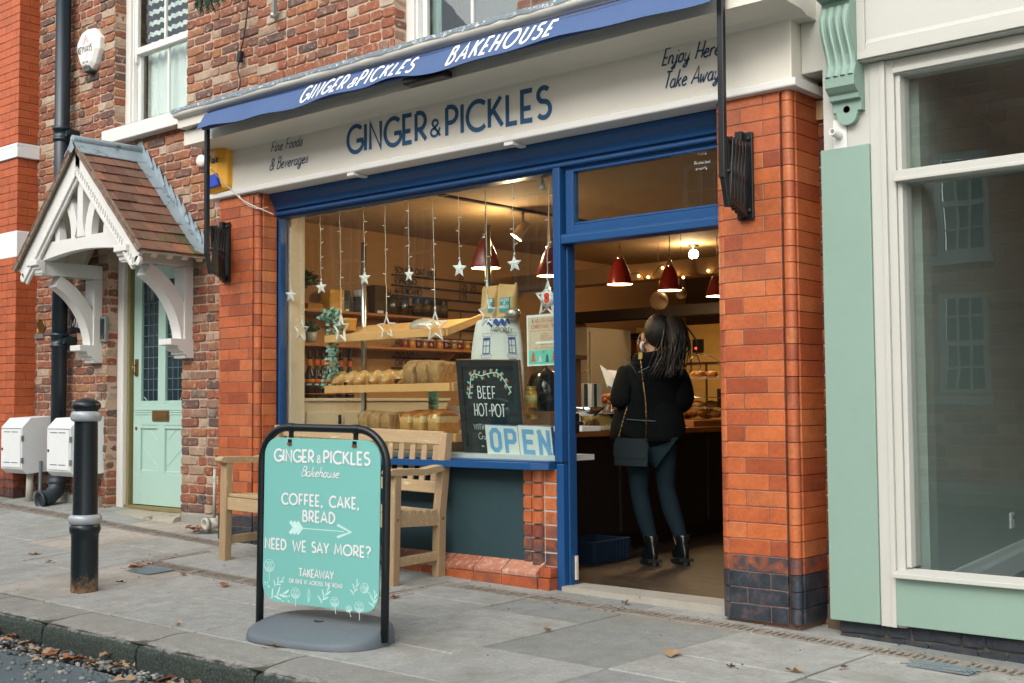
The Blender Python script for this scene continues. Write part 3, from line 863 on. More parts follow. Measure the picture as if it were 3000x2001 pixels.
for i, (a, b) in enumerate(bz):
    o = .03 if i == 0 else .012
    mb.box((-9.2, .1 - o, a), (OX + o, .33, b))
    if i == 0: mb.prism([(0, 0), (.33 - .1 + .06, 0), (.25, .03), (0, .03)], (OX + .03, .07, b), (0, 1, 0), (0, 0, 1), (-3.5, 0, 0))
mb.build('stone_band', M('white_stone_paint', '#dfe3e2', .7, var=.05, scale=3, bump=.15, spot='#a9a79c', spotscale=8, spotamt=.66), nb, bevel=.006)

# ---------------------------------------------------------------- porch canopy over the mint door
PX0, PF, PB = -3.865, -.30, .30
porch = thing('porch_canopy', 'white timber porch canopy with tiled gable roof on curved brackets over the mint door', 'porch', (PX0, .3, 2.3))
TILE = attr_mat('clay_roof_tile', [(0, '#6f4f40'), (.3, '#85604d'), (.55, '#9a6b52'), (.75, '#7d6455'), (1, '#b0765a')], .85, '#9a8f7c', .66, ('#56603c', '#66703f', '#4d5238'), .5, 50, .35, .006, soot='#3b332c')
AP, HW, EV = 3.285, .985, 2.325
mb = MB()
rd = random.Random(8)
for sg in (-1, 1):
    sl = Vector((sg * HW, 0, EV - AP)); L = sl.length; sl.normalize()
    nn = Vector((sg * (AP - EV), 0, HW)).normalized()
    rows = 11
    for k in range(rows):
        a, b = L * (k / rows) - .01, L * ((k + 1) / rows) + .02
        y = PF - .045 + (.0 if k % 2 else -.0)
        first = True
        while y < PB + .05:
            w = rd.uniform(.15, .19) * (.5 if first and k % 2 else 1)
            first = False
            y2 = min(PB + .06, y + w)
            mb.rnd = rd.random()
            mb.dk = max(0, (k / rows - .45) * 1.1) * rd.uniform(.3, 1.1) * (.45 + .9 * (y - PF) / .6)
            lift = rd.uniform(-.003, .004)
            p = [Vector((PX0, yy, AP)) + sl * t + nn * (h + lift) for t, h in ((a, .002), (b, .016)) for yy in (y + .002, y2 - .002)]
            q = [v - nn * .013 for v in p]
            mb.add(p + q, [(0, 2, 3, 1), (2, 6, 7, 3), (0, 4, 6, 2), (1, 3, 7, 5)])
            y = y2
mb.build('roof', TILE, porch)
mb = MB()      # timber lining under the tiles and gable soffit boards
for sg in (-1, 1):
    sl = Vector((sg * HW, 0, EV - AP)); nn = Vector((sg * (AP - EV), 0, HW)).normalized()
    a = Vector((PX0, PF, AP)) - nn * .015; b = a + sl
    mb.prism([(0, 0), (1, 0), (1, -.02), (0, -.02)], a, sl, (0, 0, 1), (0, PB - PF, 0))
    for k in range(4):
        y = PF + .12 + k * .14
        mb.bar(b + Vector((-sg * .02, y - PF, -.028)), b + Vector((-sg * .24, y - PF, .19)), .045, .05, (0, 1, 0))
mb.build('soffit', M('cream_soffit_board', '#d8d3c2', .6, var=.05, bump=.1), porch)  # one even cream on all the boards
mb = MB()      # verge: mortar and dark undercloak on the gable edge
for sg in (-1, 1):
    sl = Vector((sg * HW, 0, EV - AP)); nn = Vector((sg * (AP - EV), 0, HW)).normalized()
    p0 = Vector((PX0, PF - .03, AP)) - nn * .008
    pts = [p0 + sl * (i / 14) + nn * rd.uniform(-.004, .004) for i in range(15)]
    for a, b in zip(pts, pts[1:]): mb.bar(a, b + (b - a) * .1, .05, .022, (0, 1, 0))
mb.build('verge', M('verge_mortar', '#7b6f60', .95, var=.25, scale=20, bump=.8, bscale=60, spot='#a5967e', spotscale=30, spotamt=.6), porch)
mb = MB()
mb.tube([(PX0, PF - .05, AP + .03), (PX0, PB, AP + .035)], .034, 12)
for sg in (-1, 1): mb.prism([(0, 0), (.13, -.13), (.128, -.14), (0, -.012)], (PX0, PF - .05, AP + .035), (sg, 0, 0), (0, 0, 1), (0, PB - PF + .05, 0))
mb.add([(PX0, PF - .06, AP + .04), (PX0 + .05, PF - .06, AP - .05), (PX0 - .05, PF - .06, AP - .05), (PX0 + .015, PF - .065, AP - .09)], [(0, 2, 3), (0, 3, 1)])
mb.build('ridge_cap', LEAD, porch, bevel=.003)
mb = MB()      # stepped lead flashing dressed up the wall on both slopes
for sg in (-1, 1):
    for k in range(11):
        t0 = k / 11.0
        x = PX0 + sg * HW * t0; z = AP + (EV - AP) * t0
        x2 = PX0 + sg * HW * (t0 + .115); z2 = AP + (EV - AP) * (t0 + .115)
        y = PB - .014 - .004 * (k % 2)
        mb.add([(x, y, z + .02), (x, y, z + .105), (x + sg * .02, y - .002, z + .12), (x2, y - .006, z2 + .07), (x2, y - .012, z2 + .0)], [(0, 1, 2, 3, 4) if sg < 0 else (4, 3, 2, 1, 0)])
        mb.add([(x, y, z + .03), (x2, y - .012, z2 + .03), (x2, y - .11, z2 + .022), (x, y - .11, z + .022)], [(0, 1, 2, 3)])
mb.build('flashing', LEAD, porch)
mb = MB()      # barge boards with inner moulding and a row of pointed teeth
for sg in (-1, 1):
    sl = Vector((sg * HW, 0, EV - AP)).normalized(); nn = Vector((sg * (AP - EV), 0, HW)).normalized()
    a = Vector((PX0, PF, AP)) - nn * .03
    L = 1.37
    mb.prism([(-.02, 0), (L - .03, 0), (L - .005, -.03), (L - .005, -.15), (.145, -.165)], a, sl, nn, (0, .03, 0))
    mb.bar(a - nn * .150 + sl * .16 + Vector((0, -.006, 0)), a - nn * .150 + sl * L + Vector((0, -.006, 0)), .026, .02, nn)
    mb.bar(a - nn * .172 + sl * .18 + Vector((0, .012, 0)), a - nn * .172 + sl * L + Vector((0, .012, 0)), .022, .03, nn)
    k = 0
    t = .13
    while t < L - .02:
        c = a - nn * .118 + sl * t + Vector((0, -.012, 0))
        mb.prism([(0, -.02), (.032, -.02), (.006, .02)], c, sl, nn, (0, .016, 0))
        t += .044
    mb.lathe([(0.0, 0), (.04, 0), (.04, .03), (0, .03)], a + sl * (L + .005) - nn * .09, 14, (0, 1, 0))
b_ = mb.build('bargeboard', WHITE, porch, bevel=.003)
def arcpoly(c, r0, r1, a0, a1, n=12):
    return [(c[0] + r0 * math.cos(R(a0 + (a1 - a0) * i / n)), c[1] + r0 * math.sin(R(a0 + (a1 - a0) * i / n))) for i in range(n + 1)] + \
           [(c[0] + r1 * math.cos(R(a1 + (a0 - a1) * i / n)), c[1] + r1 * math.sin(R(a1 + (a0 - a1) * i / n))) for i in range(n + 1)]
mb = MB()      # tie beam with arched underside, king post and four curved struts
n = 16
lo = [(-.70 + 1.4 * i / n, 2.355 + .055 * math.sin(math.pi * i / n)) for i in range(n + 1)]
mb.prism(lo + [(.58, 2.515), (-.58, 2.515)], (PX0, PF + .035, 0), (1, 0, 0), (0, 0, 1), (0, .07, 0))
mb.prism([(-.055, 2.51), (-.075, 2.515), (.075, 2.515), (.055, 2.56), (.043, 2.62), (.04, 3.09), (-.04, 3.09), (-.043, 2.62), (-.055, 2.56)], (PX0, PF + .028, 0), (1, 0, 0), (0, 0, 1), (0, .075, 0))
for sg in (-1, 1):
    for (c, r0, r1, a0, a1) in (((.56, 2.53), .50, .40, 182, 128), ((.62, 2.52), .28, .205, 182, 132)):
        pl = [(sg * x, z) for x, z in arcpoly(c, r0, r1, a0, a1)]
        mb.prism(pl if sg > 0 else pl[::-1], (PX0, PF + .04, 0), (1, 0, 0), (0, 0, 1), (0, .06, 0))
mb.build('gable_truss', WHITE, porch, bevel=.004)
for bx in (-4.55, -3.16):
    mb = MB()
    w = .075
    mb.box((bx - w, PF + .03, 2.245), (bx + w, PB, 2.365))
    mb.box((bx - w, PB - .085, 1.50), (bx + w, PB - .002, 2.243))
    mb.prism(arcpoly((.30 - 0.62, 1.60), .62, .73, 2, 63, 14)[:], (bx - w + .012, -.105, 0), (0, 1, 0), (0, 0, 1), (2 * w - .024, 0, 0))
    mb.prism([(0, 1.50), (0, 1.655), (-.215, 1.655), (-.215, 1.605), (-.15, 1.60), (-.145, 1.575), (-.13, 1.56), (-.1, 1.553), (-.1, 1.53), (-.07, 1.53), (-.06, 1.505)], (bx - w - .012, PB - .003, 0), (0, 1, 0), (0, 0, 1), (2 * w + .024, 0, 0))
    mb.prism([(0, 2.245), (0, 2.372), (-.075, 2.372), (-.075, 2.325), (-.05, 2.32), (-.045, 2.295), (-.03, 2.29), (-.025, 2.26), (-.012, 2.255)], (bx - w - .014, PF + .045, 0), (0, 1, 0), (0, 0, 1), (2 * w + .028, 0, 0))
    mb.build('bracket', WHITE, porch, bevel=.005)

# ---------------------------------------------------------------- things fixed to the house wall
t = thing('downpipe', 'dark blue black cast iron downpipe running up the brick house', 'downpipe', (-5.02, .19, .3))
mb = MB()
mb.tube([(-5.02, .19, .43), (-5.02, .19, 5.6)], .068, 16)
mb.build('pipe', M('blue_black_pipe', '#16262e', .35, var=.15, bump=.15), t)
for z in (3.62, 1.72):
    mb = MB(); mb.lathe([(.07, -.07), (.083, -.066), (.083, -.04), (.074, -.036), (.074, .03), (.085, .034), (.085, .06), (.07, .065)], (-5.02, .19, z), 18); mb.box((-4.99, .2, z - .05), (-4.9, .3, z + .03)); mb.lathe([(.028, 0), (.028, .03)], (-4.915, .2, z - .01), 10, (0, -1, 0))
    mb.build('collar', M('blue_black_pipe', '#16262e'), t)
mb = MB()
mb.lathe([(.078, 0), (.085, .01), (.085, .03), (.075, .035), (.075, .10), (.085, .105), (.085, .13), (.07, .14)], (-5.02, .19, .42), 18)
mb.tube([(-5.02, .19, .44), (-5.01, .17, .36), (-4.99, .09, .30), (-4.985, .03, .285)], [.075, .075, .072, .07], 14, False)
mb.lathe([(.07, 0), (.082, .0), (.082, .025), (.065, .025), (.05, -.02), (0, -.03)], (-4.985, .02, .284), 18, (0, -1, -.1))
mb.build('shoe', M('dull_black_pipe', '#2a343a', .5, var=.2, bump=.2), t)
mb = MB(); mb.tube([(-5.28, .16, .62), (-5.28, .16, .36), (-5.26, .15, .335), (-5.06, .08, .33)], .018, 8); tag(mb.build('waste_pipe', M('grey_plastic_pipe', '#5c6a70', .5)), 'thin grey plastic waste pipe bent beneath the left meter box', 'pipe')

t = thing('alarm_box', 'white shield shaped alarm box on bare brick below the lace window', 'alarm box', (-4.667, 0.300, 4.350))
ax, ay, az = (-4.667, 0.300, 4.350)
out = [(-.03, .215), (.10, .20), (.20, .09), (.19, -.02), (.12, -.16), (.055, -.205), (-.055, -.205), (-.12, -.16), (-.19, -.02), (-.20, .09), (-.10, .20)]
out = [(x * .95, z * .92) for x, z in out]
mb = MB()
c = (ax, .3, az)
vs = [Vector((ax + x, .3, az + z)) for x, z in out] + [Vector((ax + x, .25, az + z)) for x, z in out] + [Vector((ax + x * .78, .215, az + z * .80 + .005)) for x, z in out]
n = len(out)
mb.add(vs, [(k * n + i, k * n + (i + 1) % n, (k + 1) * n + (i + 1) % n, (k + 1) * n + i) for k in range(2) for i in range(n)] + [tuple(range(2 * n, 3 * n))])
mb.build('case', M('white_plastic', '#e6e6de', .35, var=.03, bump=.03, spot='#b5b2a4', spotscale=10, spotamt=.7), t, bevel=.008)
mb = MB(); mb.prism([(-.06, 0), (.06, 0), (.05, .045), (-.05, .045)], (ax, .29, az - .20), (1, 0, 0), (0, 0, 1), (0, -.07, 0)); mb.build('siren_grille', M('dark_grey_plastic', '#4b5050', .5), t)
mb = MB(); text(mb, 'KEYWAYS', (ax - .125, .2145, az - .03), (1, 0, .0), (0, 0, 1), .062, .13, width=.235); text(mb, '0845 456', (ax - .05, .2145, az - .13), (1, 0, 0), (0, 0, 1), .022, .15, width=.10); text(mb, '8855', (ax - .03, .2145, az - .163), (1, 0, 0), (0, 0, 1), .022, .15, width=.055)
mb.build('lettering', INKBLK, t)
mb = MB()
for q in ([(-.05, .05), (0, .13), (.05, .05)], [(-.03, .05), (0, .10), (.03, .05)], [(.04, -.04), (-.01, -.09)]): mb.ribbon([(ax + x, .2144, az + z) for x, z in q], .011, (0, -1, 0), lift=.001)
mb.build('emblem', M('faded_pink_print', '#d79aa0', .6), t)

px, py, pz = (-5.543, 0.300, 1.873)
t = thing('house_number', 'round dark house number disc with brass rim on brick left of the downpipe', 'number plate', (px, .3, pz))
mb = MB(); mb.lathe([(0, .012), (.066, .012), (.068, .018), (.075, .018), (.075, 0)], (px, .3, pz), 28, (0, -1, 0)); mb.build('disc', M('dark_disc', '#22201c', .4), t)
mb = MB(); mb.lathe([(.064, .0122), (.066, .02), (.074, .0202), (.076, 0)], (px, .3, pz), 28, (0, -1, 0)); text(mb, '49', (px - .043, .287, pz - .03), (1, 0, 0), (0, 0, 1), .06, .16, width=.082); mb.build('brass_figures', BRASS, t)
px, py, pz = (-5.586, 0.300, 1.784)
mb = MB(); mb.box((px - .075, .278, pz - .022), (px + .085, .3, pz + .022)); tag(mb.build('name_plate', M('dull_aluminium', '#9aa2a4', .4, .6, var=.1), bevel=.003), 'small blank grey metal plate below the round house number', 'plate')
px, py, pz = (-4.933, 0.300, 1.894)
t = thing('wall_sign', 'small black sign lettered MIL half hidden behind the left porch bracket', 'sign', (px, .3, pz))
mb = MB(); mb.box((px - .09, .285, pz - .10), (px + .28, .3, pz + .13)); mb.build('panel', M('black_sign_panel', '#182226', .4), t, bevel=.003)
mb = MB(); text(mb, 'MILL', (px - .07, .2845, pz - .055), (1, 0, 0), (0, 0, 1), .075, .16, width=.25); mb.build('lettering', PWHITE, t)
t = thing('door_intercom', 'grey metal door entry panel with black grille beside the porch bracket', 'intercom', (-4.40, .32, 1.8))
mb = MB(); mb.box((-4.47, .27, 1.685), (-4.375, .30, 1.915)); mb.build('case', M('grey_metal_case', '#9a9f9d', .35, .7, var=.05), t, bevel=.005)
mb = MB()
for i in range(8): mb.box((-4.455, .264, 1.775 + i * .014), (-4.40, .2695, 1.784 + i * .014))
mb.box((-4.457, .267, 1.715), (-4.398, .2698, 1.89)); mb.build('grille', M('dark_grille', '#20282a', .5), t)
mb = MB(); mb.box((-4.45, .262, 1.722), (-4.405, .2665, 1.742)); mb.build('button', BRASS, t)

# meter boxes
WPL = M('white_meter_plastic', '#dfe3e2', .45, var=.04, bump=.04, spot='#b4b4a8', spotscale=6, spotamt=.66)
def meter(x0, x1, z0, z1, label, leg=True):
    t = thing('meter_box', label, 'meter box', ((x0 + x1) / 2, .15, z0), 'white meter boxes on the wall')
    mb = MB()
    yf = -.02
    mb.prism([(.3, z0 - .0), (.3, z1 + .10), (.06, z1 + .085), (yf + .0, z1), (yf, z0 + .02), (.03, z0 - .025)], (x0, 0, 0), (0, 1, 0), (0, 0, 1), (x1 - x0, 0, 0))
    mb.build('case', WPL, t, bevel=.007)
    mb = MB(); mb.box((x0 + .018, yf - .008, z0 + .035), (x1 - .018, yf - .0015, z1 - .012)); d = mb.build('door', WPL, t, bevel=.003)
    mb = MB()
    xm = (x0 + x1) / 2
    for z in (z0 + .075, z1 - .045):
        for a, b in ((xm - .13, xm - .012), (xm + .012, xm + .13)): mb.box((a, yf - .0095, z), (b, yf - .0078, z + .006))
    mb.box((x0 + .018, yf - .0088, z1 - .012), (x1 - .018, yf - .0012, z1 - .007))
    mb.build('vent_slot', M('slot_shadow_black', '#1d2122', .8), d)
    mb = MB()
    for z in (z0 + .10, z1 - .10): mb.box((x1 - .016, yf - .004, z - .025), (x1 + .004, yf + .014, z + .025))
    mb.build('hinge', M('grey_metal_case', '#9a9f9d'), d)
    mb = MB(); mb.lathe([(.012, 0), (.012, .006)], (x0 + .04, yf - .008, (z0 + z1) / 2), 10, (0, -1, 0)); mb.build('lock', BLACK, d)
    if leg:
        mb = MB(); xx = x0 + .285; mb.tube([(xx, .12, z0 + .02), (xx - .01, .115, zg(xx, .1) - .02)], .032, 12)
        mb.build('cable_duct', M('dirty_white_duct', '#b7b4a6', .6, var=.15, spot='#5d6058', spotscale=8, spotamt=.6), t)
meter(-5.67, -5.275, .53, .93, 'white meter box nearest the orange brick building')
meter(-4.825, -4.425, .53, .93, 'white meter box half hidden by the black bollard')
meter(-6.4, -5.99, .60, .95, 'white meter box cut off by the left picture edge', False)
# overflow pipe end at the corner of the left pillar
gx, gy, gz = (-2.535, 0.120, 0.207)
mb = MB(); mb.tube([(gx - .02, .08, gz), (gx + .02, .3, gz + .02)], .042, 14); mb.lathe([(.042, 0), (.05, 0), (.05, .03), (.032, .03), (.03, -.05), (0, -.06)], (gx - .02, .075, gz), 16, (-.1, -1, 0)); mb.tube([(gx + .03, .1, gz + .05), (gx + .035, .1, gz + .42)], .012, 8)
tag(mb.build('drain_pipe_end', M('dirty_white_duct', '#b7b4a6')), 'grey white waste pipe stub in the corner beside the left brick pillar', 'pipe')
mb = MB()
rd = random.Random(3)
for i in range(14): mb.leaf((gx - .16 + rd.uniform(-.06, .12), .02 + rd.uniform(-.05, .1), zg(gx, .05) + .012 + rd.random() * .03), (rd.uniform(-1, 1), rd.uniform(-1, 1), .2), (0, -.3, 1), rd.uniform(.05, .09), .04)
tag(mb.build('leaf_litter', M('dead_leaf_brown', '#7d5433', .8, var=.3)), kind='stuff')
# black lamp cable with switch, green fir sprig, white bracket above the cornice
mb = MB()
pts = smoothpts([(-2.338, 0.270, 4.286), (-2.359, 0.270, 4.141), (-2.395, 0.265, 3.971), (-2.418, 0.260, 3.893)], 5)
mb.tube(pts, .006, 6); mb.tube(smoothpts([(-2.435, 0.260, 3.809), (-2.453, 0.260, 3.763), (-2.421, 0.260, 3.649), (-2.392, 0.220, 3.571)], 5), .006, 6)
t = thing('hanging_cable', 'black cable with inline switch hanging down the brick wall above the cornice', 'cable', (-2.411, 0.270, 3.975))
mb.build('flex', M('black_rubber', '#15181a', .5, bump=0), t)
mb = MB(); mb.bar((-2.418, 0.260, 3.895), (-2.435, 0.260, 3.806), .045, .04, (0, 1, 0)); mb.build('switch', M('black_rubber', '#15181a'), t, bevel=.01)
mb = MB()
p = (-1.916, 0.200, 4.193); q = (-2.001, 0.260, 4.087)
mb.bar(p, q, .035, .03, (0, 1, 0)); mb.bar((-2.001, 0.260, 4.153), (-2.014, 0.280, 4.065), .02, .02, (0, 1, 0)); mb.lathe([(.02, 0), (.026, .02), (.0, .03)], q, 10, (0, -1, 0))
tag(mb.build('flagpole_bracket', M('galvanised', '#b6bab8', .5, .5, var=.2)), 'pale metal bracket on the brick wall right of the fir sprig', 'bracket')
mb = MB(); rd = random.Random(9)
base = V(*(-2.384, -0.100, 4.362))
for tip in ((-2.420, -0.150, 4.151), (-2.309, -0.120, 4.102), (-2.207, -0.100, 4.131), (-2.143, -0.100, 4.142), (-2.426, -0.100, 4.138), (-2.343, -0.050, 4.148)):
    tp = V(*tip); d = tp - base
    mb.tube([base, base + d * .5, tp], [.008, .006, .003], 5)
    for i in range(120):
        t_ = rd.random() ** .8
        c = base + d * t_
        dr = (d.normalized() * .7 + V(rd.uniform(-1, 1), rd.uniform(-1, 1), rd.uniform(-1, .6)) * .8)
        mb.leaf(c, dr, V(rd.uniform(-1, 1), rd.uniform(-1, 1), 1), rd.uniform(.03, .06), .006)
tag(mb.build('fir_sprig', M('fir_green', '#27503a', .6, var=.3)), 'dark green fir branch tips hanging into view at the top edge', 'fir branch')

# ---------------------------------------------------------------- the bakery shop front
shop = thing('bakery_shopfront', 'bakery shop front with cream fascia, blue window frame and doorway between red brick pillars', 'shop front', (.1, .1, .03))
rd = random.Random(31)
def dkf(x, z, r): return max(0.0, min(1.0, (.42 - z) * 4)) * (.75 + .25 * r.random()) if z < .42 else 0.0
def pillar(x0, x1, right_roll, zb):
    """pressed brick pillar: front face, rolled moulding with dark grooves on the window or outer corner, return face"""
    mb = MB()
    F = lambda s, z, o: Vector((s, -o + .008, z))
    w = .068
    a, b = (x0 + .055, x1 - w) 
    z1 = 2.672
    bricks(mb, F, a, b, zb, z1, course=.0815, st=.232, hd=.112, joint=.0045, rough=False, dkf=dkf, seed=int(x0 * 7) + 50, bond='flemish', dep=.008)
    nc = int(round((z1 - zb) / .0815))
    for k in range(nc):
        lo, hi = zb + k * .0815 + .002, zb + (k + 1) * .0815 - .002
        mb.rnd = rd.random(); mb.dk = dkf(0, (lo + hi) / 2, rd)
        top = hi if k < nc - 1 else lo + .045
        # roll
        c = (b + .004 + .030, .030)
        pr = [(c[0] + .030 * math.cos(R(t)), c[1] + .030 * math.sin(R(t)) - .002) for t in range(195, 380, 15)]
        mb.prism(pr + [(c[0], .06)], (0, 0, lo), (1, 0, 0), (0, 1, 0), (0, 0, top - lo), True)
        if k == nc - 1:
            mb.prism([(b, .0), (x1, .0), (x1, .02), (b + .07, .02), (b, .02)], (0, 0, lo + .055), (1, 0, 0), (0, 1, 0), (0, 0, hi - lo - .055))
            mb.lathe([(.030, 0), (.026, .016), (.014, .028), (0, .033)], (c[0], c[1] - .002, top), 14)
        mb.rnd = rd.random()
        # return face beyond the roll, and the rounded arris at the other side
        mb.prism([(x1 - .004, .045), (x1, .05), (x1, .30), (x1 - .05, .30), (x1 - .05, .045)], (0, 0, lo), (1, 0, 0), (0, 1, 0), (0, 0, hi - lo))
        rr = [(x0 + .055 - .055 * math.sin(R(t)), .055 - .055 * math.cos(R(t))) for t in range(0, 91, 15)]
        mb.prism(rr + [(x0, .3), (x0 + .053, .3)], (0, 0, lo), (1, 0, 0), (0, 1, 0), (0, 0, hi - lo), True)
    o = mb.build('brick_pillar', RUABON, shop)
    mb = MB(); mb.box((x0 + .03, .03, zb - .1), (x1 - .02, .30, 2.672)); mb.box((x0 + .06, .0035, zb), (b, .013, 2.67))
    mb.build('mortar', DKMORT, o)
    return o
pillar(-2.355, -1.845, True, .145 - .0815)
pillar(2.005, 2.458, True, .0105)
# cream fascia, its bottom moulding and the cornice
mb = MB(); mb.box((-2.385, 0, 2.716), (2.464, .29, 3.03)); fa = mb.build('fascia', CREAM, shop, bevel=.004)
mb = MB()
mb.prism([(-.005, 0), (-.036, .004), (-.040, .012), (-.040, .04), (-.03, .046), (0, .047), (.298, .047), (.298, 0)], (-2.43, 0, 2.672), (0, 1, 0), (0, 0, 1), (4.935, 0, 0))
for x in (-.79, .62):
    mb.box((x - .035, -.042, 2.650), (x + .035, .02, 2.671)); mb.box((x - .022, -.03, 2.655), (x + .022, .17, 2.671))
mb.build('fascia_moulding', WHITE, shop, bevel=.003)
mb = MB()
cp = [(.0, 3.022), (-.02, 3.03), (-.06, 3.042), (-.27, 3.05), (-.275, 3.042), (-.30, 3.042), (-.30, 3.145), (-.25, 3.148), (-.25, 3.16), (-.355, 3.162), (-.355, 3.222), (-.365, 3.232)]
cp += [(-.37 - .035 * math.sin(R(t)) , 3.26 - .03 * math.cos(R(t))) for t in range(0, 181, 20)] + [(-.30, 3.292), (.29, 3.33), (.29, 3.022)]
mb.prism([(y, z) for y, z in cp], (-2.345, 0, 0), (0, 1, 0), (0, 0, 1), (4.90, 0, 0))
mb.build('cornice', CREAM, shop)
mb = MB()      # lead on top, dressed down over the edge, with a rough lower line
n = 70
vs = []
for i in range(n + 1):
    x = -2.36 + 4.93 * i / n
    e = rd.uniform(-.006, .006)
    vs += [(x, .30, 3.352), (x, .02, 3.34), (x, -.33, 3.306 + rd.uniform(-.002, .002)), (x, -.392, 3.299), (x, -.408, 3.286), (x, -.409 + rd.uniform(-.002, .002), 3.262 + e)]
mb.add(vs, [(i * 6 + k, i * 6 + k + 1, (i + 1) * 6 + k + 1, (i + 1) * 6 + k) for i in range(n) for k in range(5)], True)
mb.build('lead_capping', M('old_lead', '#6f7c82', .6, .2, var=.25, scale=14, bump=.8, bscale=50, spot='#c3ced0', spotscale=40, spotamt=.56), shop)
# lettering on the fascia
mb = MB()
def facetext(mb, s, p, q, hz, wt, y=-.001, **k):
    """s written from p to q on the plane y, both baseline points; hz cap height"""
    p, q = V(p[0], y, p[2]), V(q[0], y, q[2])
    text(mb, s, p, q - p, (0, 0, 1), hz, wt, width=(q - p).length, **k)
facetext(mb, 'GINGER', (-0.858, -0.000, 2.817), (-0.109, 0.000, 2.803), .178, .165, sp=.17)
facetext(mb, '&', (-0.069, 0.000, 2.812), (0.016, 0.000, 2.808), .105, .16)
facetext(mb, 'PICKLES', (0.067, 0.000, 2.798), (0.911, 0.000, 2.784), .178, .165, sp=.17)
mb.build('lettering', M('petrol_blue_sign_ink', '#1b5074', .5, var=.08, scale=30, bump=0), shop)
mb = MB()
kw = dict(sp=.08, slant=.32)
facetext(mb, 'Fine Foods', (-1.693, 0.000, 2.947), (-1.342, 0.000, 2.945), .078, .10, **kw)
facetext(mb, '& Beverages', (-1.712, 0.000, 2.814), (-1.282, 0.000, 2.815), .082, .10, **kw)
facetext(mb, 'Enjoy Here', (1.695, 0.000, 2.935), (2.053, 0.000, 2.925), .088, .11, **kw)
facetext(mb, 'Take Away', (1.702, 0.000, 2.805), (2.047, 0.000, 2.797), .088, .11, **kw)
mb.build('script_lettering', M('dark_blue_sign_ink', '#1d3f5c', .5, bump=0), shop)

# blue timber frame
mb = MB()
lp = [(.17, 2.671), (.10, 2.671), (.098, 2.655), (.105, 2.640), (.12, 2.620), (.138, 2.598), (.148, 2.575), (.15, 2.556), (.172, 2.55), (.172, 2.54), (.150, 2.536), (.147, 2.524), (.152, 2.515), (.185, 2.512), (.185, 2.498), (.27, 2.498), (.27, 2.671)]
mb.prism(lp, (-1.93, 0, 0), (0, 1, 0), (0, 0, 1), (3.98, 0, 0))
mb.build('lintel', BLUE, shop, bevel=.002)
mb = MB()
mb.box((-1.925, .14, .70), (-1.868, .27, 2.515)); mb.box((-1.868, .165, .76), (-1.845, .27, 2.50)); mb.box((-1.845, .18, .76), (-1.818, .25, 2.499))
mb.build('window_jamb', BLUE, shop, bevel=.006)
mb = MB()
mb.box((.80, .148, .76), (.857, .275, 2.514)); mb.box((.803, .16, -.01), (.857, .275, .755)); mb.box((.785, .185, .77), (.799, .25, 2.499)); mb.box((.858, .20, .03), (.872, .275, 2.05))
mb.build('door_post', BLUE, shop, bevel=.008)
mb = MB()
mb.box((.859, .15, 2.052), (2.03, .275, 2.10)); mb.prism([(0, 0), (.05, 0), (.05, .02), (.012, .012)], (.859, .15, 2.10), (0, 1, 0), (0, 0, 1), (1.17, 0, 0))
mb.box((1.96, .16, .0), (2.03, .275, 2.05))
mb.build('door_frame', BLUE, shop, bevel=.006)
mb = MB()      # transom light above the doorway
fz0, fz1 = 2.108, 2.497
mb.box((.875, .18, fz0), (.935, .235, fz1)); mb.box((1.93, .18, fz0), (1.99, .235, fz1)); mb.box((.935, .18, fz0), (1.93, .235, fz0 + .055)); mb.box((.935, .18, fz1 - .018), (1.93, .235, fz1))
mb.prism([(0, 0), (.03, 0), (0, .02)], (.935, .205, fz0 + .055), (0, -1, 0), (0, 0, 1), (.995, 0, 0))
tl = mb.build('transom_frame', BLUE, shop, bevel=.005)
mb = MB(); mb.box((.935, .208, fz0 + .056), (1.93, .213, fz1 - .019)); mb.build('pane', GLASS, tl)
mb = MB(); fx = (1.821, 0.206, 2.442)
text(mb, 'Yale', (fx[0] - .04, .2065, fx[2] + .02), (1, 0, 0), (0, 0, 1), .022, .1, width=.06); text(mb, 'Protected', (fx[0] - .06, .2065, fx[2] - .03), (1, 0, 0), (0, 0, 1), .018, .1, width=.10); text(mb, 'property', (fx[0] - .05, .2065, fx[2] - .06), (1, 0, 0), (0, 0, 1), .015, .1, width=.07)
mb.build('sticker_text', M('frosted_print', '#c9d2d2', .6, bump=0), tl)
mb = MB(); mb.box((-1.83, .212, .765), (.80, .218, 2.505)); mb.build('window_glass', GLASS, shop)
# sill, stall riser, brick jamb, plinth and threshold
mb = MB()
mb.prism([(-1.935, .25), (-1.935, .03), (.60, .03), (.70, .045), (.795, .10), (.795, .25)], (0, 0, .720), (1, 0, 0), (0, 1, 0), (0, 0, .038))
mb.box((-1.9, .12, .758), (.79, .25, .768))
mb.build('sill', BLUE, shop, bevel=.006)
mb = MB(); mb.box((-1.85, .165, .12), (.545, .24, .722))
mb.build('stall_riser', M('slate_blackboard', '#1f3a3f', .8, var=.12, scale=2.5, bump=.15, bscale=60, spot='#4c6466', spotscale=30, spotamt=.68), shop)
mb = MB()
rdj = random.Random(6)
z = .145
k = 0
while z < .70:
    h = .082
    mb.dk = max(0, .55 - (z - .14) * 1.2) * .9
    mb.rnd = rdj.random()
    a, b = z + .006, min(.72, z + h - .006)
    mb.box((.548, .158, a), (.61, .27, b))
    mb.prism([(.66 + .042 * math.cos(R(t)), .172 + .042 * math.sin(R(t))) for t in range(180, 361, 18)] + [(.70, .26), (.62, .26)], (0, 0, a), (1, 0, 0), (0, 1, 0), (0, 0, b - a), True)
    mb.rnd = rdj.random()
    mb.box((.712, .165, a), (.800, .27, b))
    z += h
    k += 1
jb = mb.build('brick_jamb', RUABON, shop, bevel=.003)
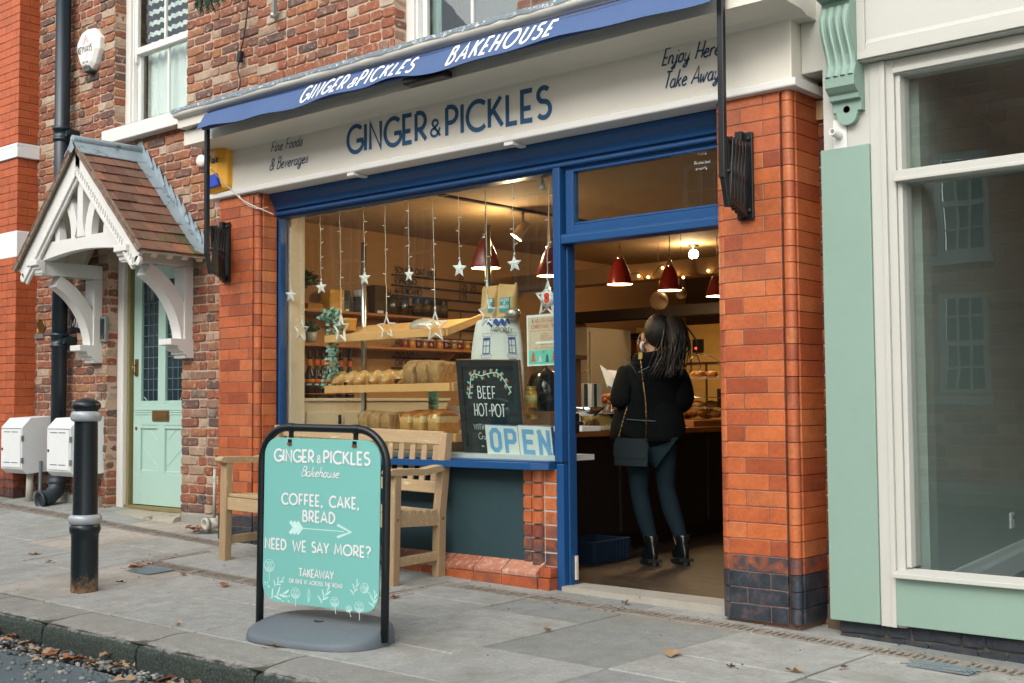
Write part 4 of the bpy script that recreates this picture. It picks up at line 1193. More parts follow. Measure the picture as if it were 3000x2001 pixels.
mb = MB(); mb.box((.547, .172, .1), (.801, .265, .72)); mb.build('mortar', M('pale_mortar', '#b3aaa0', .95, var=.1, bump=.5), jb)
mb = MB()      # plinth: two courses with a sloped top course
bxs = [-1.84]
while bxs[-1] < .60:
    bxs.append(min(.715, bxs[-1] + .228))
    if .715 - bxs[-1] < .09: bxs[-1] = .715
for k, (a, b) in enumerate(zip(bxs, bxs[1:])):
    mb.rnd = rdj.random(); mb.dk = rdj.random() * .35
    mb.box((a + .003, .078, -.05 + zg(a, 0)), (b - .003, .2, .082))
mb.box((.716, .088, -.02), (.802, .26, .082)); mb.box((.716, .10, .086), (.802, .26, .143))
pl = mb.build('plinth', RUABON, shop, bevel=.004)
mb = MB()
for k, (a, b) in enumerate(zip(bxs, bxs[1:])):
    mb.rnd = rdj.random()
    mb.prism([(.2, .086), (.074, .086), (.074, .112), (.165, .166), (.2, .166)], (a + .0035, 0, 0), (0, 1, 0), (0, 0, 1), (b - a - .007, 0, 0))
mb.build('sloped_brick', attr_mat('dusty_sloped_brick', [(0, '#b0694d'), (.5, '#c08468'), (1, '#b9785c')], .7, '#cdb0a0', .5, None, .3, 60, .25, .003), pl, bevel=.004)
mb = MB(); mb.box((-1.84, .086, -.05), (.708, .2, .10)); mb.build('mortar', M('pale_mortar', '#b3aaa0'), pl)
mb = MB()
pts = [(.858, .13), (1.5, .12), (2.0, .12), (2.0, .33), (.858, .33)]
mb.prism(pts, (0, 0, -.03), (1, 0, 0), (0, 1, 0), (0, 0, .072))
mb.build('threshold', M('worn_concrete', '#9b978b', .85, var=.14, scale=4, bump=.4, bscale=60, spot='#6f6c60', spotscale=14, spotamt=.62), shop, bevel=.006)
mb = MB(); mb.box((.873, .24, .07), (.885, .262, .21)); mb.build('frame_patch', M('bare_wood_patch', '#cfc6b4', .7), shop, bevel=.002)
mb = MB(); mb.box((.866, .26, .93), (.88, .29, 1.05)); mb.lathe([(.012, 0), (.012, .03)], (.88, .275, .99), 10, (1, 0, 0)); mb.build('lock_plate', M('dark_lock', '#20262a', .4, .6), shop)

# rolled-up awning with lettered valance on two folding arms
aw = thing('shop_awning', 'rolled up navy awning with white lettered valance and black folding arms', 'awning', (.14, -.33, 3.1))
mb = MB()
n = 120
ax0, ax1 = -1.985, 2.27
def vfun(x):
    s = (x - ax0) / (ax1 - ax0)
    zt = 3.205 - .02 * s + .004 * math.sin(s * 21)
    zb = 3.075 - .015 * s + .010 * math.sin(s * 17 + 1) + .006 * math.sin(s * 43) + .012 * (abs(s - .47) < .05) * math.cos((s - .47) * 31)
    return zt, zb
def vpt(x, f):
    zt, zb = vfun(x)
    return Vector((x + (-.0 if f else 0), -.372 - .065 * (1 - f) - .006 * math.sin(x * 9) * (1 - f), zb + (zt - zb) * f))
vs = []
for i in range(n + 1):
    x = ax0 + (ax1 - ax0) * i / n
    for f in (1.0, .75, .5, .25, 0.0): vs.append(vpt(x, f))
vs2 = [p + Vector((0, .004, -.001)) for p in vs]
fs = [(i * 5 + k, i * 5 + k + 1, (i + 1) * 5 + k + 1, (i + 1) * 5 + k) for i in range(n) for k in range(4)]
mb.add(vs, fs, True); mb.add(vs2, [f[::-1] for f in fs], True)
va = mb.build('valance', M('navy_awning_fabric', '#435c86', .75, var=.07, scale=5, bump=.25, bscale=200), aw)
mb = MB()
def vtext(mb, s, x0, x1, f0, hf, wt, sp):
    """letters laid on the sloping valance, leaning with it"""
    L = textlen(s, sp); kx = (x1 - x0) / L; x = 0.0
    for c in s:
        wd, st = GL[c]
        for q, line in enumerate(st):
            nn = Vector((0, -.13, -.065)).normalized()
            pts = []
            for a, b in line:
                f = min(.985, f0 + b * hf)
                pts.append(vpt(x0 + (x + a) * kx + b * .032, f))
            nrm = Vector((0, -.9, .44))
            closed = (pts[0] - pts[-1]).length < 1e-6
            mb.ribbon(pts[:-1] if closed else pts, wt, nrm, closed, .004 + q * .0002)
        x += wd + sp
vtext(mb, 'GINGER', (-0.870, -0.410, 3.107)[0], (-0.432, -0.410, 3.103)[0], .2, .78, .017, .32)
vtext(mb, '&', (-0.387, -0.410, 3.106)[0], (-0.335, -0.410, 3.108)[0], .18, .5, .012, .3)
vtext(mb, 'PICKLES', (-0.310, -0.410, 3.107)[0], (0.183, -0.410, 3.105)[0], .2, .78, .017, .32)
vtext(mb, 'BAKEHOUSE', (0.467, -0.410, 3.112)[0], (1.248, -0.410, 3.122)[0], .2, .85, .018, .32)
mb.build('valance_lettering', PWHITE, va)
mb = MB(); mb.tube([(ax0 + .03, -.338, 3.20), (ax1 - .03, -.338, 3.19)], .032, 12); mb.tube([(ax0 + .02, -.395, 3.098), (ax1 - .02, -.395, 3.085)], .016, 10); mb.build('roller', M('awning_roller', '#27406f', .5), aw)
cx = (0.254, -0.360, 3.088)
mb = MB(); mb.box((cx[0] - .17, -.40, 3.036), (cx[0] + .17, -.31, 3.082)); mb.build('latch', BLACK, aw, bevel=.012)
for x, sgn in ((-2.0, -1), (2.262, 1)):
    mb = MB()
    mb.bar((x, -.335, 2.20), (x + .01, -.345, 3.12), .030, .034, (1, 0, 0))
    mb.bar((x, -.335, 2.22), (x + .01, -.31, 2.06), .024, .03, (1, 0, 0))
    mb.build('arm', BLACK, aw, bevel=.004)
    mb = MB()
    px = x - .215 if x < 0 else x - .06
    mb.box((px - .045, -.022, 2.035), (px + .045, -.004, 2.485)); mb.box((px - .04, -.05, 2.42), (px + .0, -.022, 2.49)); mb.box((px - .03, -.055, 2.045), (px + .02, -.022, 2.09))
    for z in (2.45, 2.08): mb.lathe([(.013, 0), (.013, .01), (.006, .014)], (px + .025, -.022, z), 8, (0, -1, 0))
    mb.build('wall_plate', BLACK, aw, bevel=.003)
    mb = MB()
    k = 5
    for i in range(k):
        y0 = -.06 - i * .052
        xx = px + (x - px) * (i + .5) / k
        mb.bar((xx, y0 - .012, 2.43 - .004 * i), (xx, y0 + .016, 2.05 + .008 * i), .022, .02, (1, 0, 0))
        mb.bar((xx + .016, y0 + .014, 2.425 - .004 * i), (xx + .016, y0 - .02, 2.055 + .008 * i), .016, .014, (1, 0, 0))
        for z in (2.415 - .004 * i, 2.24, 2.065 + .008 * i): mb.lathe([(.016, -.02), (.018, 0), (.016, .02)], (xx, y0, z), 10, (1, 0, 0))
    mb.build('folding_scissor', BLACK, aw, bevel=.003)
# yellow alarm box with blue strobe on the fascia end
yx, yy, yz = (-2.294, -0.030, 2.903)
t = thing('alarm_box', 'yellow alarm box with blue strobe lens at the left end of the cream fascia', 'alarm box', (yx, 0, yz))
YEL = M('yellow_plastic', '#e3a52c', .35, var=.04, bump=.03)
mb = MB()
o1 = [(-.13, .155), (.0, .19), (.13, .19), (.135, .17), (.135, -.14), (.12, -.17), (.0, -.2), (-.08, -.19), (-.13, -.14)]
n = len(o1)
vs = [Vector((yx + a, -.001, yz + b)) for a, b in o1] + [Vector((yx + a * .97, -.045, yz + b * .97)) for a, b in o1] + [Vector((yx + a * .62 - .03, -.085, yz + b * .80)) for a, b in o1]
mb.add(vs, [(k * n + i, (k + 1) * n + i, (k + 1) * n + (i + 1) % n, k * n + (i + 1) % n) for k in range(2) for i in range(n)] + [tuple(range(3 * n - 1, 2 * n - 1, -1))])
mb.build('case', YEL, t, bevel=.012, seg=3)
mb = MB(); text(mb, 'Yale', (yx - .045, -.0868, yz + .035), (1, 0, 0), (0, 0, 1), .062, .17, width=.12); mb.build('lettering', INKBLK, t)
mb = MB(); mb.add([(yx - .085, -.098, yz - .065), (yx + .07, -.104, yz - .05), (yx + .095, -.100, yz - .145), (yx - .06, -.095, yz - .16), (yx - .115, -.06, yz - .065), (yx + .055, -.06, yz - .05), (yx + .082, -.04, yz - .145), (yx - .08, -.04, yz - .16)], [(0, 3, 2, 1), (0, 1, 5, 4), (1, 2, 6, 5), (2, 3, 7, 6), (3, 0, 4, 7)]); mb.build('strobe_lens', M('blue_lens', '#2347b8', .15, var=.15, scale=30, bump=.2, spot='#8aa0e0', spotscale=60, spotamt=.66), t, bevel=.006)
# loose white cables across the pillar head
mb = MB()
mb.tube(smoothpts([(-1.967, -0.330, 2.821), (-2.054, -0.200, 2.781), (-2.011, -0.080, 2.670), (-1.947, -0.060, 2.617), (-1.845, -0.020, 2.562), (-1.783, 0.090, 2.513)], 6), .0042, 6)
mb.tube(smoothpts([(-2.003, -0.055, 2.667), (-1.977, -0.050, 2.627), (-1.932, -0.040, 2.590), (-1.838, -0.010, 2.550), (-1.808, 0.060, 2.565)], 6), .003, 6)
tag(mb.build('loose_cable', M('white_cable', '#dddcd2', .5, bump=0)), 'loose white cables sagging across the head of the left brick pillar', 'cable')
t = thing('junction_box', 'round white junction box with short black wire on brick left of the fascia', 'junction box', (-2.934, 0.260, 3.093))
mb = MB(); p = V(*(-2.958, 0.280, 3.099)); mb.lathe([(.05, 0), (.052, .03), (.042, .045), (0, .05)], p + V(0, .02, 0), 18, (.2, -1, 0)); mb.build('case', M('white_plastic', '#e6e6de'), t)
mb = MB(); mb.tube(smoothpts([(-2.940, 0.270, 3.212), (-2.930, 0.270, 3.169), (-2.928, 0.275, 3.128)], 4), .006, 6); mb.build('wire', M('black_rubber', '#15181a'), t)

# ---------------------------------------------------------------- interior shell of the bakery
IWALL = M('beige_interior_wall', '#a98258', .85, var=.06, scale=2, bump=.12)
ICREAM = M('cream_interior_trim', '#d8ccb6', .6, var=.03, bump=.05)
ICEIL = M('brown_cream_ceiling', '#ad8f68', .85, var=.05, scale=1.5, bump=.1)
IFLOOR = M('worn_wood_floor', '#352b22', .45, var=.25, scale=2.5, bump=.35, bscale=12, stretch=(1, 6, 1), spot='#5f5038', spotscale=5, spotamt=.56)
mb = MB(); mb.box((-2.4, .331, -.1), (2.52, 7.0, .040)); struct('shop_floor', mb, IFLOOR)
mb = MB(); mb.box((-2.4, .272, 2.56), (2.52, 7.0, 2.66)); struct('shop_ceiling', mb, ICEIL)
mb = MB(); mb.box((-2.40, .38, .04), (-2.15, 7, 2.56)); struct('shop_wall_left', mb, IWALL)
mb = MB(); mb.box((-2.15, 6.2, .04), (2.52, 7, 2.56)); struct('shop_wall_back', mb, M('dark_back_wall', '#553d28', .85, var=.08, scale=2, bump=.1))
mb = MB(); mb.box((2.47, .31, .04), (2.53, 6.2, 2.56)); struct('shop_wall_right', mb, IWALL)
mb = MB(); mb.box((-2.15, .272, .80), (-1.802, .40, 2.56)); struct('shop_wall_return', mb, ICREAM)
mb = MB(); mb.box((-1.84, .242, .10), (.80, .30, .76)); struct('shop_wall_below_window', mb, ICREAM)

# ---------------------------------------------------------------- the empty green and cream shop on the right
gs = thing('green_shopfront', 'sage green and cream empty shop front at the right edge with large window', 'shop front', (3.3, .05, 0))
SY = .03
mb = MB()
GBK = lambda s, z, o: Vector((s, .30 - o, z))
bricks(mb, GBK, 2.44, 2.66, .02, 2.80, course=.0765, rough=True, joint=.008, dkf=lambda x, z, r: max(0, .5 - z) * r.random() + .25 * (r.random() < .4), seed=61)
mb.build('brick_strip', attr_mat('sooty_shaded_red_brick', [(0, '#5f3426'), (.5, '#8a4a2e'), (1, '#a0593a')], .9, None, .6, ('#222b33', '#353c44', '#4a3c3a'), .7, 60, .4, .006, soot='#2a2220'), gs)
mb = MB(); mb.box((2.44, .302, -.1), (2.70, .42, 2.8)); mb.build('mortar', MORTAR, gs)
mb = MB(); mb.box((2.466, .10, 2.762), (2.655, .36, 4.2)); mb.box((2.60, .06, .09), (2.90, .25, 2.80)); mb.build('pilaster', CREAM2, gs, bevel=.005)
mb = MB(); mb.box((2.592, .040, .055), (2.845, .0585, 2.345)); mb.build('pilaster_panel', SAGE, gs, bevel=.004)
# scrolled corbel
mb = MB()
x0, x1 = 2.665, 2.825
prof = [(.06, 2.512), (.02, 2.512), (.018, 2.562), (-.01, 2.567), (-.012, 2.590), (-.03, 2.600), (-.055, 2.622), (-.058, 2.665)]
scr = [(-.05, 2.69), (-.035, 2.73), (-.045, 2.78), (-.075, 2.84), (-.10, 2.90), (-.105, 2.95), (-.09, 2.99)]
tp = [(-.075, 3.005), (-.075, 3.03), (-.15, 3.045), (-.15, 3.14), (.06, 3.14)]
mb.prism(prof + scr + tp, (x0 + .004, 0, 0), (0, 1, 0), (0, 0, 1), (x1 - x0 - .008, 0, 0))
for k in range(4):       # the flutes: ribs standing on the scroll
    xa = x0 + .004 + k * (x1 - x0 - .008) / 4
    w = (x1 - x0 - .008) / 4
    sc = smoothpts([(0, y - .006, z) for y, z in [(-.056, 2.672)] + scr + [(-.085, 3.0)]], 4)
    vs = []
    for p in sc:
        for j in range(5):
            a = j / 4
            vs.append((xa + .003 + (w - .006) * a, p.y - .011 * math.sin(math.pi * a) + .004, p.z))
    m = len(sc)
    mb.add(vs, [(i * 5 + j, i * 5 + j + 1, (i + 1) * 5 + j + 1, (i + 1) * 5 + j) for i in range(m - 1) for j in range(4)], True)
mb.prism([(-.055, 0), (-.055, -.015), (-.05, -.02)] + [(.05 * math.cos(R(t)), -.02 + .045 * math.sin(R(t))) for t in range(180, 361, 15)] + [(.055, -.015), (.055, 0)], ((x0 + x1) / 2, .018, 2.512), (1, 0, 0), (0, 0, 1), (0, .04, 0))
cb = mb.build('corbel', SAGE, gs, bevel=.003)
mb = MB(); mb.lathe([(.0, 0), (.017, .0)], ((x0 + x1) / 2, .0165, 2.522), 16, (0, -1, 0)); mb.build('bolt_hole', M('hole_black', '#0b0f10', .9, bump=0), cb)
mb = MB(); fx, fy, fz = (2.690, 0.055, 2.417); mb.box((fx - .035, .053, fz - .09), (fx + .035, .0595, fz + .07)); mb.lathe([(.019, 0), (.019, .075), (.013, .075), (.012, .02), (0, .02)], (fx, .055, fz - .01), 14, (-.1, -1, .12))
mb.build('flag_socket', WHITE, gs, bevel=.002)
mb = MB()
mb.box((2.815, .0, 2.738), (6.5, .30, 4.3)); mb.box((2.815, -.018, 2.745), (6.5, -.001, 2.785)); mb.box((2.815, -.016, 2.786), (2.86, -.001, 4.3)); mb.prism([(0, 0), (-.012, 0), (-.012, .03), (-.004, .035), (-.001, .05), (0, .05)], (2.861, -.002, 2.786), (0, 1, 0), (0, 0, 1), (3.6, 0, 0))
mb.build('fascia', CREAM2, gs, bevel=.004)
mb = MB()
mb.box((2.90, .045, .05), (2.925, .2, 2.735)); mb.box((2.925, .062, .05), (2.965, .2, 2.735)); mb.box((2.846, .052, .05), (2.90, .2, 2.736))
mb.box((2.965, .065, 2.66), (6.5, .2, 2.736)); mb.box((2.965, .05, 2.665), (6.5, .0645, 2.69))
mb.box((2.966, .075, .33), (2.99, .2, 2.66))
mb.box((2.967, .035, 2.145), (6.5, .2, 2.190)); mb.prism([(0, 0), (.03, .012), (.03, 0)], (2.967, .035, 2.19), (0, 1, 0), (0, 0, 1), (3.5, 0, 0)); mb.box((2.966, .028, 2.142), (6.5, .0345, 2.160))
mb.build('window_frame', CREAM2, gs, bevel=.004)
mb = MB(); mb.prism([(0, 0), (0, .022), (.10, .04), (.10, 0)], (2.93, .0, .287), (0, 1, 0), (0, 0, 1), (3.6, 0, 0)); mb.build('sill', CREAM2, gs, bevel=.003)
mb = MB(); mb.box((2.926, .042, .062), (6.5, .0615, .286)); mb.build('stall_panel', SAGE, gs, bevel=.003)
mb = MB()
bricks(mb, lambda s, z, o: Vector((s, .09 - o, z)), 2.62, 6.4, -.16, .065, course=.075, rough=True, joint=.006, dkf=lambda x, z, r: 1.0, seed=71)  # bricks fully darkened: the shade under the panel is put into their colour
mb.build('base_course', MATS['sooty_shaded_red_brick'], gs)
mb = MB(); mb.box((2.62, .095, -.25), (6.5, .2, .064)); mb.build('base_mortar', M('dark_joint_grit', '#4b4a41'), gs)
for a, b in ((.325, 2.144), (2.205, 2.662)):
    mb = MB(); mb.box((2.985, .125, a), (6.4, .131, b)); mb.build('window_glass', glass_mat('dusty_shop_glass', (.92, .96, .95), 2.2), gs)
# its bare room
GW = M('pale_green_grey_wall', '#939e97', .8, var=.04, scale=2, bump=.05)
mb = MB(); mb.prism([(2.965, .2), (3.03, .2), (3.03, .3), (2.70, 3.2), (2.55, 3.2)], (0, 0, .05), (1, 0, 0), (0, 1, 0), (0, 0, 2.7)); struct('empty_shop_wall_left', mb, GW)
mb = MB(); mb.box((2.5, 3.2, .05), (6.6, 3.4, 2.75)); mb.box((6.5, .2, .05), (6.7, 3.3, 2.75)); struct('empty_shop_wall_back', mb, GW)
mb = MB(); mb.box((2.5, .2, -.06), (6.6, 3.4, .10)); struct('empty_shop_floor', mb, M('brown_floorboards', '#5b4c3e', .5, var=.2, stretch=(1, 8, 1), scale=3, bump=.2))
mb = MB(); mb.box((2.5, .31, 2.72), (6.6, 3.4, 2.8)); struct('empty_shop_ceiling', mb, M('grey_ceiling', '#7f8782', .9, var=.03, bump=0))
mb = MB()
d = Vector((-.33, 2.9, 0)).normalized(); nn = Vector((d.y, -d.x, 0))
p = Vector((3.03, .3, .10))
mb.prism([(0, 0), (.022, 0), (.022, .11), (.014, .135), (.010, .165), (0, .17)], p, nn, (0, 0, 1), d * 2.9)
mb.prism([(0, 0), (-.022, 0), (-.022, .11), (-.014, .135), (-.010, .165), (0, .17)], (2.7, 3.198, .10), (0, 1, 0), (0, 0, 1), (3.8, 0, 0))
struct('empty_shop_skirting', mb, M('white_skirting', '#c3ccca', .5, var=.03, bump=0))
q = p + d * 1.55 + nn * .005 + V(0, 0, .31)
t = thing('wall_socket', 'white electric socket low on the wall inside the empty green shop', 'socket', q)
mb = MB(); mb.obox(q, d * .045, (0, 0, .045), nn * .006); mb.build('plate', WHITE, t, bevel=.003)
mb = MB(); mb.obox(q + nn * .008 + d * .02 + V(0, 0, .015), d * .012, (0, 0, .01), nn * .004); mb.build('switch', M('grey_plastic_pipe', '#5c6a70'), t)
# weed at the foot of the pilaster
mb = MB(); rd = random.Random(12)
gp = (2.454, 0.348, -0.016)
for i in range(16):
    a = rd.uniform(0, 6.28)
    mb.leaf((gp[0] + rd.uniform(-.02, .02), gp[1] + rd.uniform(-.02, .02), gp[2] + .01), (math.cos(a), math.sin(a), rd.uniform(.1, .9)), (0, 0, 1), rd.uniform(.04, .09), .035)
tag(mb.build('weed', M('weed_green', '#4f8a55', .7, var=.2)), 'small green weed growing at the foot of the sage green pilaster', 'weed')

# ---------------------------------------------------------------- houses across the street (seen mirrored in the panes)
OPB = attr_mat('opposite_brick', [(0, '#a07660'), (.3, '#bf8566'), (.6, '#c98f70'), (1, '#d6b094')], .95, '#b29a84', .6, None, .5, 30, .35, .01)
def opposite(x0, x1, wins, label, seed):
    h = thing('opposite_house', label, 'house', ((x0 + x1) / 2, -10.85, -.05))
    mb = MB()
    F = -10.8
    Pf = lambda s, z, o: Vector((s, F + o, z))
    holes = [(w[0], w[1], w[2], w[3]) for w in wins]
    bricks(mb, Pf, x0, x1, -.1, 6.2, holes, course=.15, st=.45, hd=.22, joint=.02, rough=False, seed=seed)
    mb.build('wall', OPB, h)
    mb = MB(); solidwall(mb, x0, x1, -.2, 6.2, F - .3, F - .005, holes); mb.build('mortar', MORTAR, h)
    mb = MB(); mb.prism([(.25, 0), (-6, 0), (-2.9, 2.3)], (x0, F, 6.2), (0, 1, 0), (0, 0, 1), (x1 - x0, 0, 0)); mb.build('roof', M('slate', '#5b6066'), h)
    for a, b, c, d in wins:
        mb = MB()
        s = .09
        mb.box((a, F - .08, c), (a + s, F - .02, d)); mb.box((b - s, F - .08, c), (b, F - .02, d)); mb.box((a + s, F - .08, c), (b - s, F - .02, c + s)); mb.box((a + s, F - .08, d - s), (b - s, F - .02, d)); mb.box((a - .06, F - .05, c - .12), (b + .06, F + .06, c - .002))
        zm = (c + d) / 2
        mb.box((a + s, F - .075, zm - .035), (b - s, F - .03, zm + .035))
        for k in (1, 2): x = a + s + (b - a - 2 * s) * k / 3; mb.box((x - .016, F - .07, c + s), (x + .016, F - .035, d - s))
        for z in ((c + zm) / 2, (zm + d) / 2): mb.box((a + s, F - .071, z - .014), (b - s, F - .036, z + .014))
        w = mb.build('window', M('opposite_grey_frame', '#a9aca6', .6, bump=0), h)
        mb = MB(); mb.box((a + s, F - .10, c + s), (b - s, F - .09, d - s)); mb.build('pane', M('opposite_pane', '#52666b', .15, bump=0), w)
opposite(-18, -10.2, [(-14.15, -13.2, 3.2, 5.05), (-12.0, -11.1, 3.2, 5.05), (-14.1, -13.2, .9, 2.5)], 'brown brick house across the street mirrored in the bakery window', 5)
opposite(-10.2, -3.2, [(-9.1, -8.2, 3.2, 5.0), (-5.4, -4.5, 3.2, 5.0), (-9.1, -8.2, .9, 2.5), (-5.4, -4.5, .9, 2.5)], 'brown brick house across the street between the two mirrored ones', 6)
opposite(-3.2, 5.2, [(-1.16, -.42, 3.12, 4.55), (-1.17, -.46, 1.2, 2.62), (2.2, 3.0, 3.12, 4.55), (2.2, 3.0, 1.2, 2.62)], 'brown brick house across the street mirrored in the empty green shop', 7)
mb = MB(); mb.box((-40, -10.8, -.2), (20, -9.0, -.005)); struct('far_pavement', mb, M('far_paving', '#8f918a', .9, var=.1, bump=.2))

# ---------------------------------------------------------------- street furniture
t = thing('bollard', 'black cast iron bollard with silver painted rings standing on the pavement', 'bollard', ongrd(-1.335, -1.642))
BX, BY = -1.335, -1.64
bz0 = zg(BX, BY)
KB = .53
pr = [(.148, -.02), (.148, .06), (.146, .30), (.150, .335), (.163, .345), (.170, .365), (.163, .385), (.150, .392)]
mb = MB(); mb.lathe([(r * KB, bz0 + z) for r, z in pr + [(.135, .43), (.126, .98), (.128, 1.02), (.13, 1.025), (.128, 1.06), (.128, 1.068), (.150, 1.075), (.158, 1.09), (.154, 1.105), (.136, 1.117), (.12, 1.122), (.10, 1.128), (.045, 1.138), (.0, 1.14)]], (BX, BY, 0), 40)
BOL = M('bollard_paint', '#111c20', .34, var=.25, scale=9, bump=.35, bscale=38, spot='#3e6064', spotscale=42, spotamt=.70)
ntb = BOL.node_tree; bb = ntb.nodes['Principled BSDF']; old = bb.inputs['Base Color'].links[0].from_socket
tcb = ntb.nodes.new('ShaderNodeTexCoord'); sxb = ntb.nodes.new('ShaderNodeSeparateXYZ'); ntb.links.new(tcb.outputs['Object'], sxb.inputs[0])
nb_ = noise(ntb, tcb.outputs['Object'], 14, 5, .7)
mab = ntb.nodes.new('ShaderNodeMath'); mab.operation = 'MULTIPLY_ADD'; ntb.links.new(nb_.outputs[0], mab.inputs[0]); mab.inputs[1].default_value = .26; ntb.links.new(sxb.outputs[2], mab.inputs[2])
fb = ramp(ntb, mab.outputs[0], [(.155, (1, 1, 1, 1)), (.22, (0, 0, 0, 1))])      # bare rusty foot where the paint is gone
nb2 = noise(ntb, tcb.outputs['Object'], 45, 5, .7)
ntb.links.new(mixc(ntb, fb, old, ramp(ntb, nb2.outputs[0], [(.3, '#3a3128'), (.5, '#6d5136'), (.7, '#8b8068')])), bb.inputs['Base Color'])
mb.build('post', BOL, t, loc=(BX, BY, bz0))
SIL = M('silver_ring_paint', '#a9b0b4', .4, .2, var=.12, scale=20, bump=.25, bscale=40, spot='#33393b', spotscale=25, spotamt=.70)
for prf in ([(.134, .392), (.152, .396), (.164, .412), (.166, .425), (.158, .442), (.145, .448), (.133, .45)], [(.127, 1.0), (.142, 1.004), (.152, 1.018), (.152, 1.04), (.142, 1.055), (.128, 1.06)]):
    mb = MB(); mb.lathe([(r * KB * 1.1, bz0 + z) for r, z in prf], (BX, BY, 0), 40); mb.build('ring', SIL, t)

# bench
bt = thing('garden_bench', 'weathered teak garden bench with slatted back standing before the shop window', 'bench', (-.8, -.3, .05))
bo = Vector((-1.605, -.473, .073)); bu = Vector((1.604, .098, -.046)).normalized(); bn = Vector((-bu.y, bu.x, 0)).normalized(); bz = bu.cross(bn) * 1
def B(x, y, z): return bo + bu * x + bn * y + bz * z
BL = 1.607
def bbar(mb, p, q, w, h, up=None): mb.bar(B(*p), B(*q), w, h, bz if up is None else up)
for x in (0.0, BL):
    xi = x + (.03 if x == 0 else -.03)
    mb = MB(); bbar(mb, (xi, .0, -.01), (xi, .0, .655), .065, .058, bn); mb.build('leg', TEAKV, bt, bevel=.006)
    mb = MB()
    bk = [(-.03, -.0), (.03, -.0), (.03, .40), (.08, .90), (.022, .90), (-.03, .42)]
    mb.prism([(a + .42, c) for a, c in bk], B(xi - .029, 0, 0), bn, bz, bu * .058)
    mb.build('leg', TEAKV, bt, bevel=.008)
    mb = MB()
    arm = [(-.06, .655), (.10, .652), (.25, .645), (.40, .662), (.455, .668), (.455, .700), (.38, .702), (.25, .685), (.10, .692), (-.05, .695), (-.075, .685), (-.078, .665)]
    mb.prism(arm, B(xi - .035, 0, 0), bn, bz, bu * .07); mb.build('armrest', TEAK, bt, bevel=.01, seg=3)
    mb = MB(); bbar(mb, (xi, .03, .385), (xi, .40, .365), .035, .085); bbar(mb, (xi, .03, .13), (xi, .41, .135), .035, .055); mb.build('side_rail', TEAK, bt, bevel=.004)
    mb = MB()
    for yy in (-.0325,): mb.lathe([(.009, 0), (.009, .003)], B(xi + (.03 if x else -.03), .0, .39), 10, bu * (1 if x else -1))
    mb.lathe([(.009, 0), (.009, .003)], B(xi + (.03 if x else -.03), .42, .37), 10, bu * (1 if x else -1))
    mb.build('dowel', M('dowel_dark', '#6e5234', .7), bt)
mb = MB(); bbar(mb, (.06, .0, .38), (BL - .06, .0, .38), .035, .085, bz); bbar(mb, (.06, .41, .35), (BL - .06, .41, .35), .03, .07); mb.build('seat_rail', TEAK, bt, bevel=.004)
mb = MB()
for k in range(6): bbar(mb, (.012, .02 + k * .066, .436 - .004 * k), (BL - .012, .02 + k * .066, .436 - .004 * k), .052, .02)
so_ = mb.build('seat', TEAK, bt, bevel=.004)
mb = MB(); bbar(mb, (.058, .482, .865), (BL - .058, .482, .865), .03, .085, bz); bbar(mb, (.058, .452, .555), (BL - .058, .452, .555), .03, .075, bz); mb.build('back_rail', TEAK, bt, bevel=.005)
mb = MB()
n = 15
for k in range(n):
    x = .115 + (BL - .23) * k / (n - 1)
    bbar(mb, (x, .454, .59), (x, .480, .825), .046, .014, bn)
mb.build('back_slats', TEAKV, bt, bevel=.003)

# swinging pavement sign
sb = thing('pavement_sign', 'turquoise swing pavement sign in a black tubular frame on a grey rubber base', 'pavement sign', (.82, -1.66, 0))
so0 = Vector((.429, -1.753, 0)); su = Vector((.769, .146, 0)).normalized(); sn = Vector((su.y, -su.x, 0)); rl = R(1.3)
sv = Vector((0, 0, 1)) * math.cos(rl) + su * -math.sin(rl) * -1
sv = (Vector((0, 0, 1)) + su * .018).normalized(); su = (su - Vector((0, 0, 1)) * .018).normalized()
def S(a, b, c=0.0): return so0 + su * a + sv * b + sn * c
mb = MB()
r = .165
fx0, fx1, fz1 = .045, .795, 1.005
pts = [S(fx0 - .0, .04), S(fx0, .4), S(fx0, fz1 - r)] + [S(fx0 + r - r * math.cos(R(a)), fz1 - r + r * math.sin(R(a))) for a in range(10, 91, 10)] + [S(fx1 - r + r * math.sin(R(a)), fz1 - r + r * math.cos(R(a))) for a in range(0, 91, 10)] + [S(fx1, .4), S(fx1, .04)]
mb.tube(pts, .019, 12)
for a in (.225, .615): mb.lathe([(.021, -.018), (.022, 0), (.021, .018)], S(a, fz1), 12, su)
SBK = M('black_powder_coat', '#10181b', .38, var=.12, bump=.08, spot='#8d9798', spotscale=80, spotamt=.80)
mb.build('frame', SBK, sb)
for a in (.225, .615):
    mb = MB(); mb.obox(S(a, .968), su * .013, sv * .028, sn * .004); mb.obox(S(a, .938, .008), su * .012, sv * .011, sn * .003); mb.build('hook', SBK, sb, bevel=.002)
    mb = MB(); mb.obox(S(a, .927, .012), su * .012, sv * .006, sn * .003); mb.build('clip', M('copper_clip', '#8a5a3a', .5, .5), sb)
def rrect(x0, z0, x1, z1, r, n=8):
    o = []
    for cx, cz, a0 in ((x1 - r, z0 + r, 270), (x1 - r, z1 - r, 0), (x0 + r, z1 - r, 90), (x0 + r, z0 + r, 180)):
        o += [(cx + r * math.cos(R(a0 + 90 * i / n)), cz + r * math.sin(R(a0 + 90 * i / n))) for i in range(n + 1)]
    return o
lean = .012
px0, px1, pz0, pz1 = .068, .765, .165, .955
pan = rrect(px0, pz0, px1, pz1, .085)
mb = MB(); mb.prism(pan, S(0, 0, .002), su, sv, sn * .006)
pn = mb.build('panel', M('turquoise_print', '#78bbb3', .42, var=.015, scale=3, bump=0), sb, bevel=.001)
mb = MB()
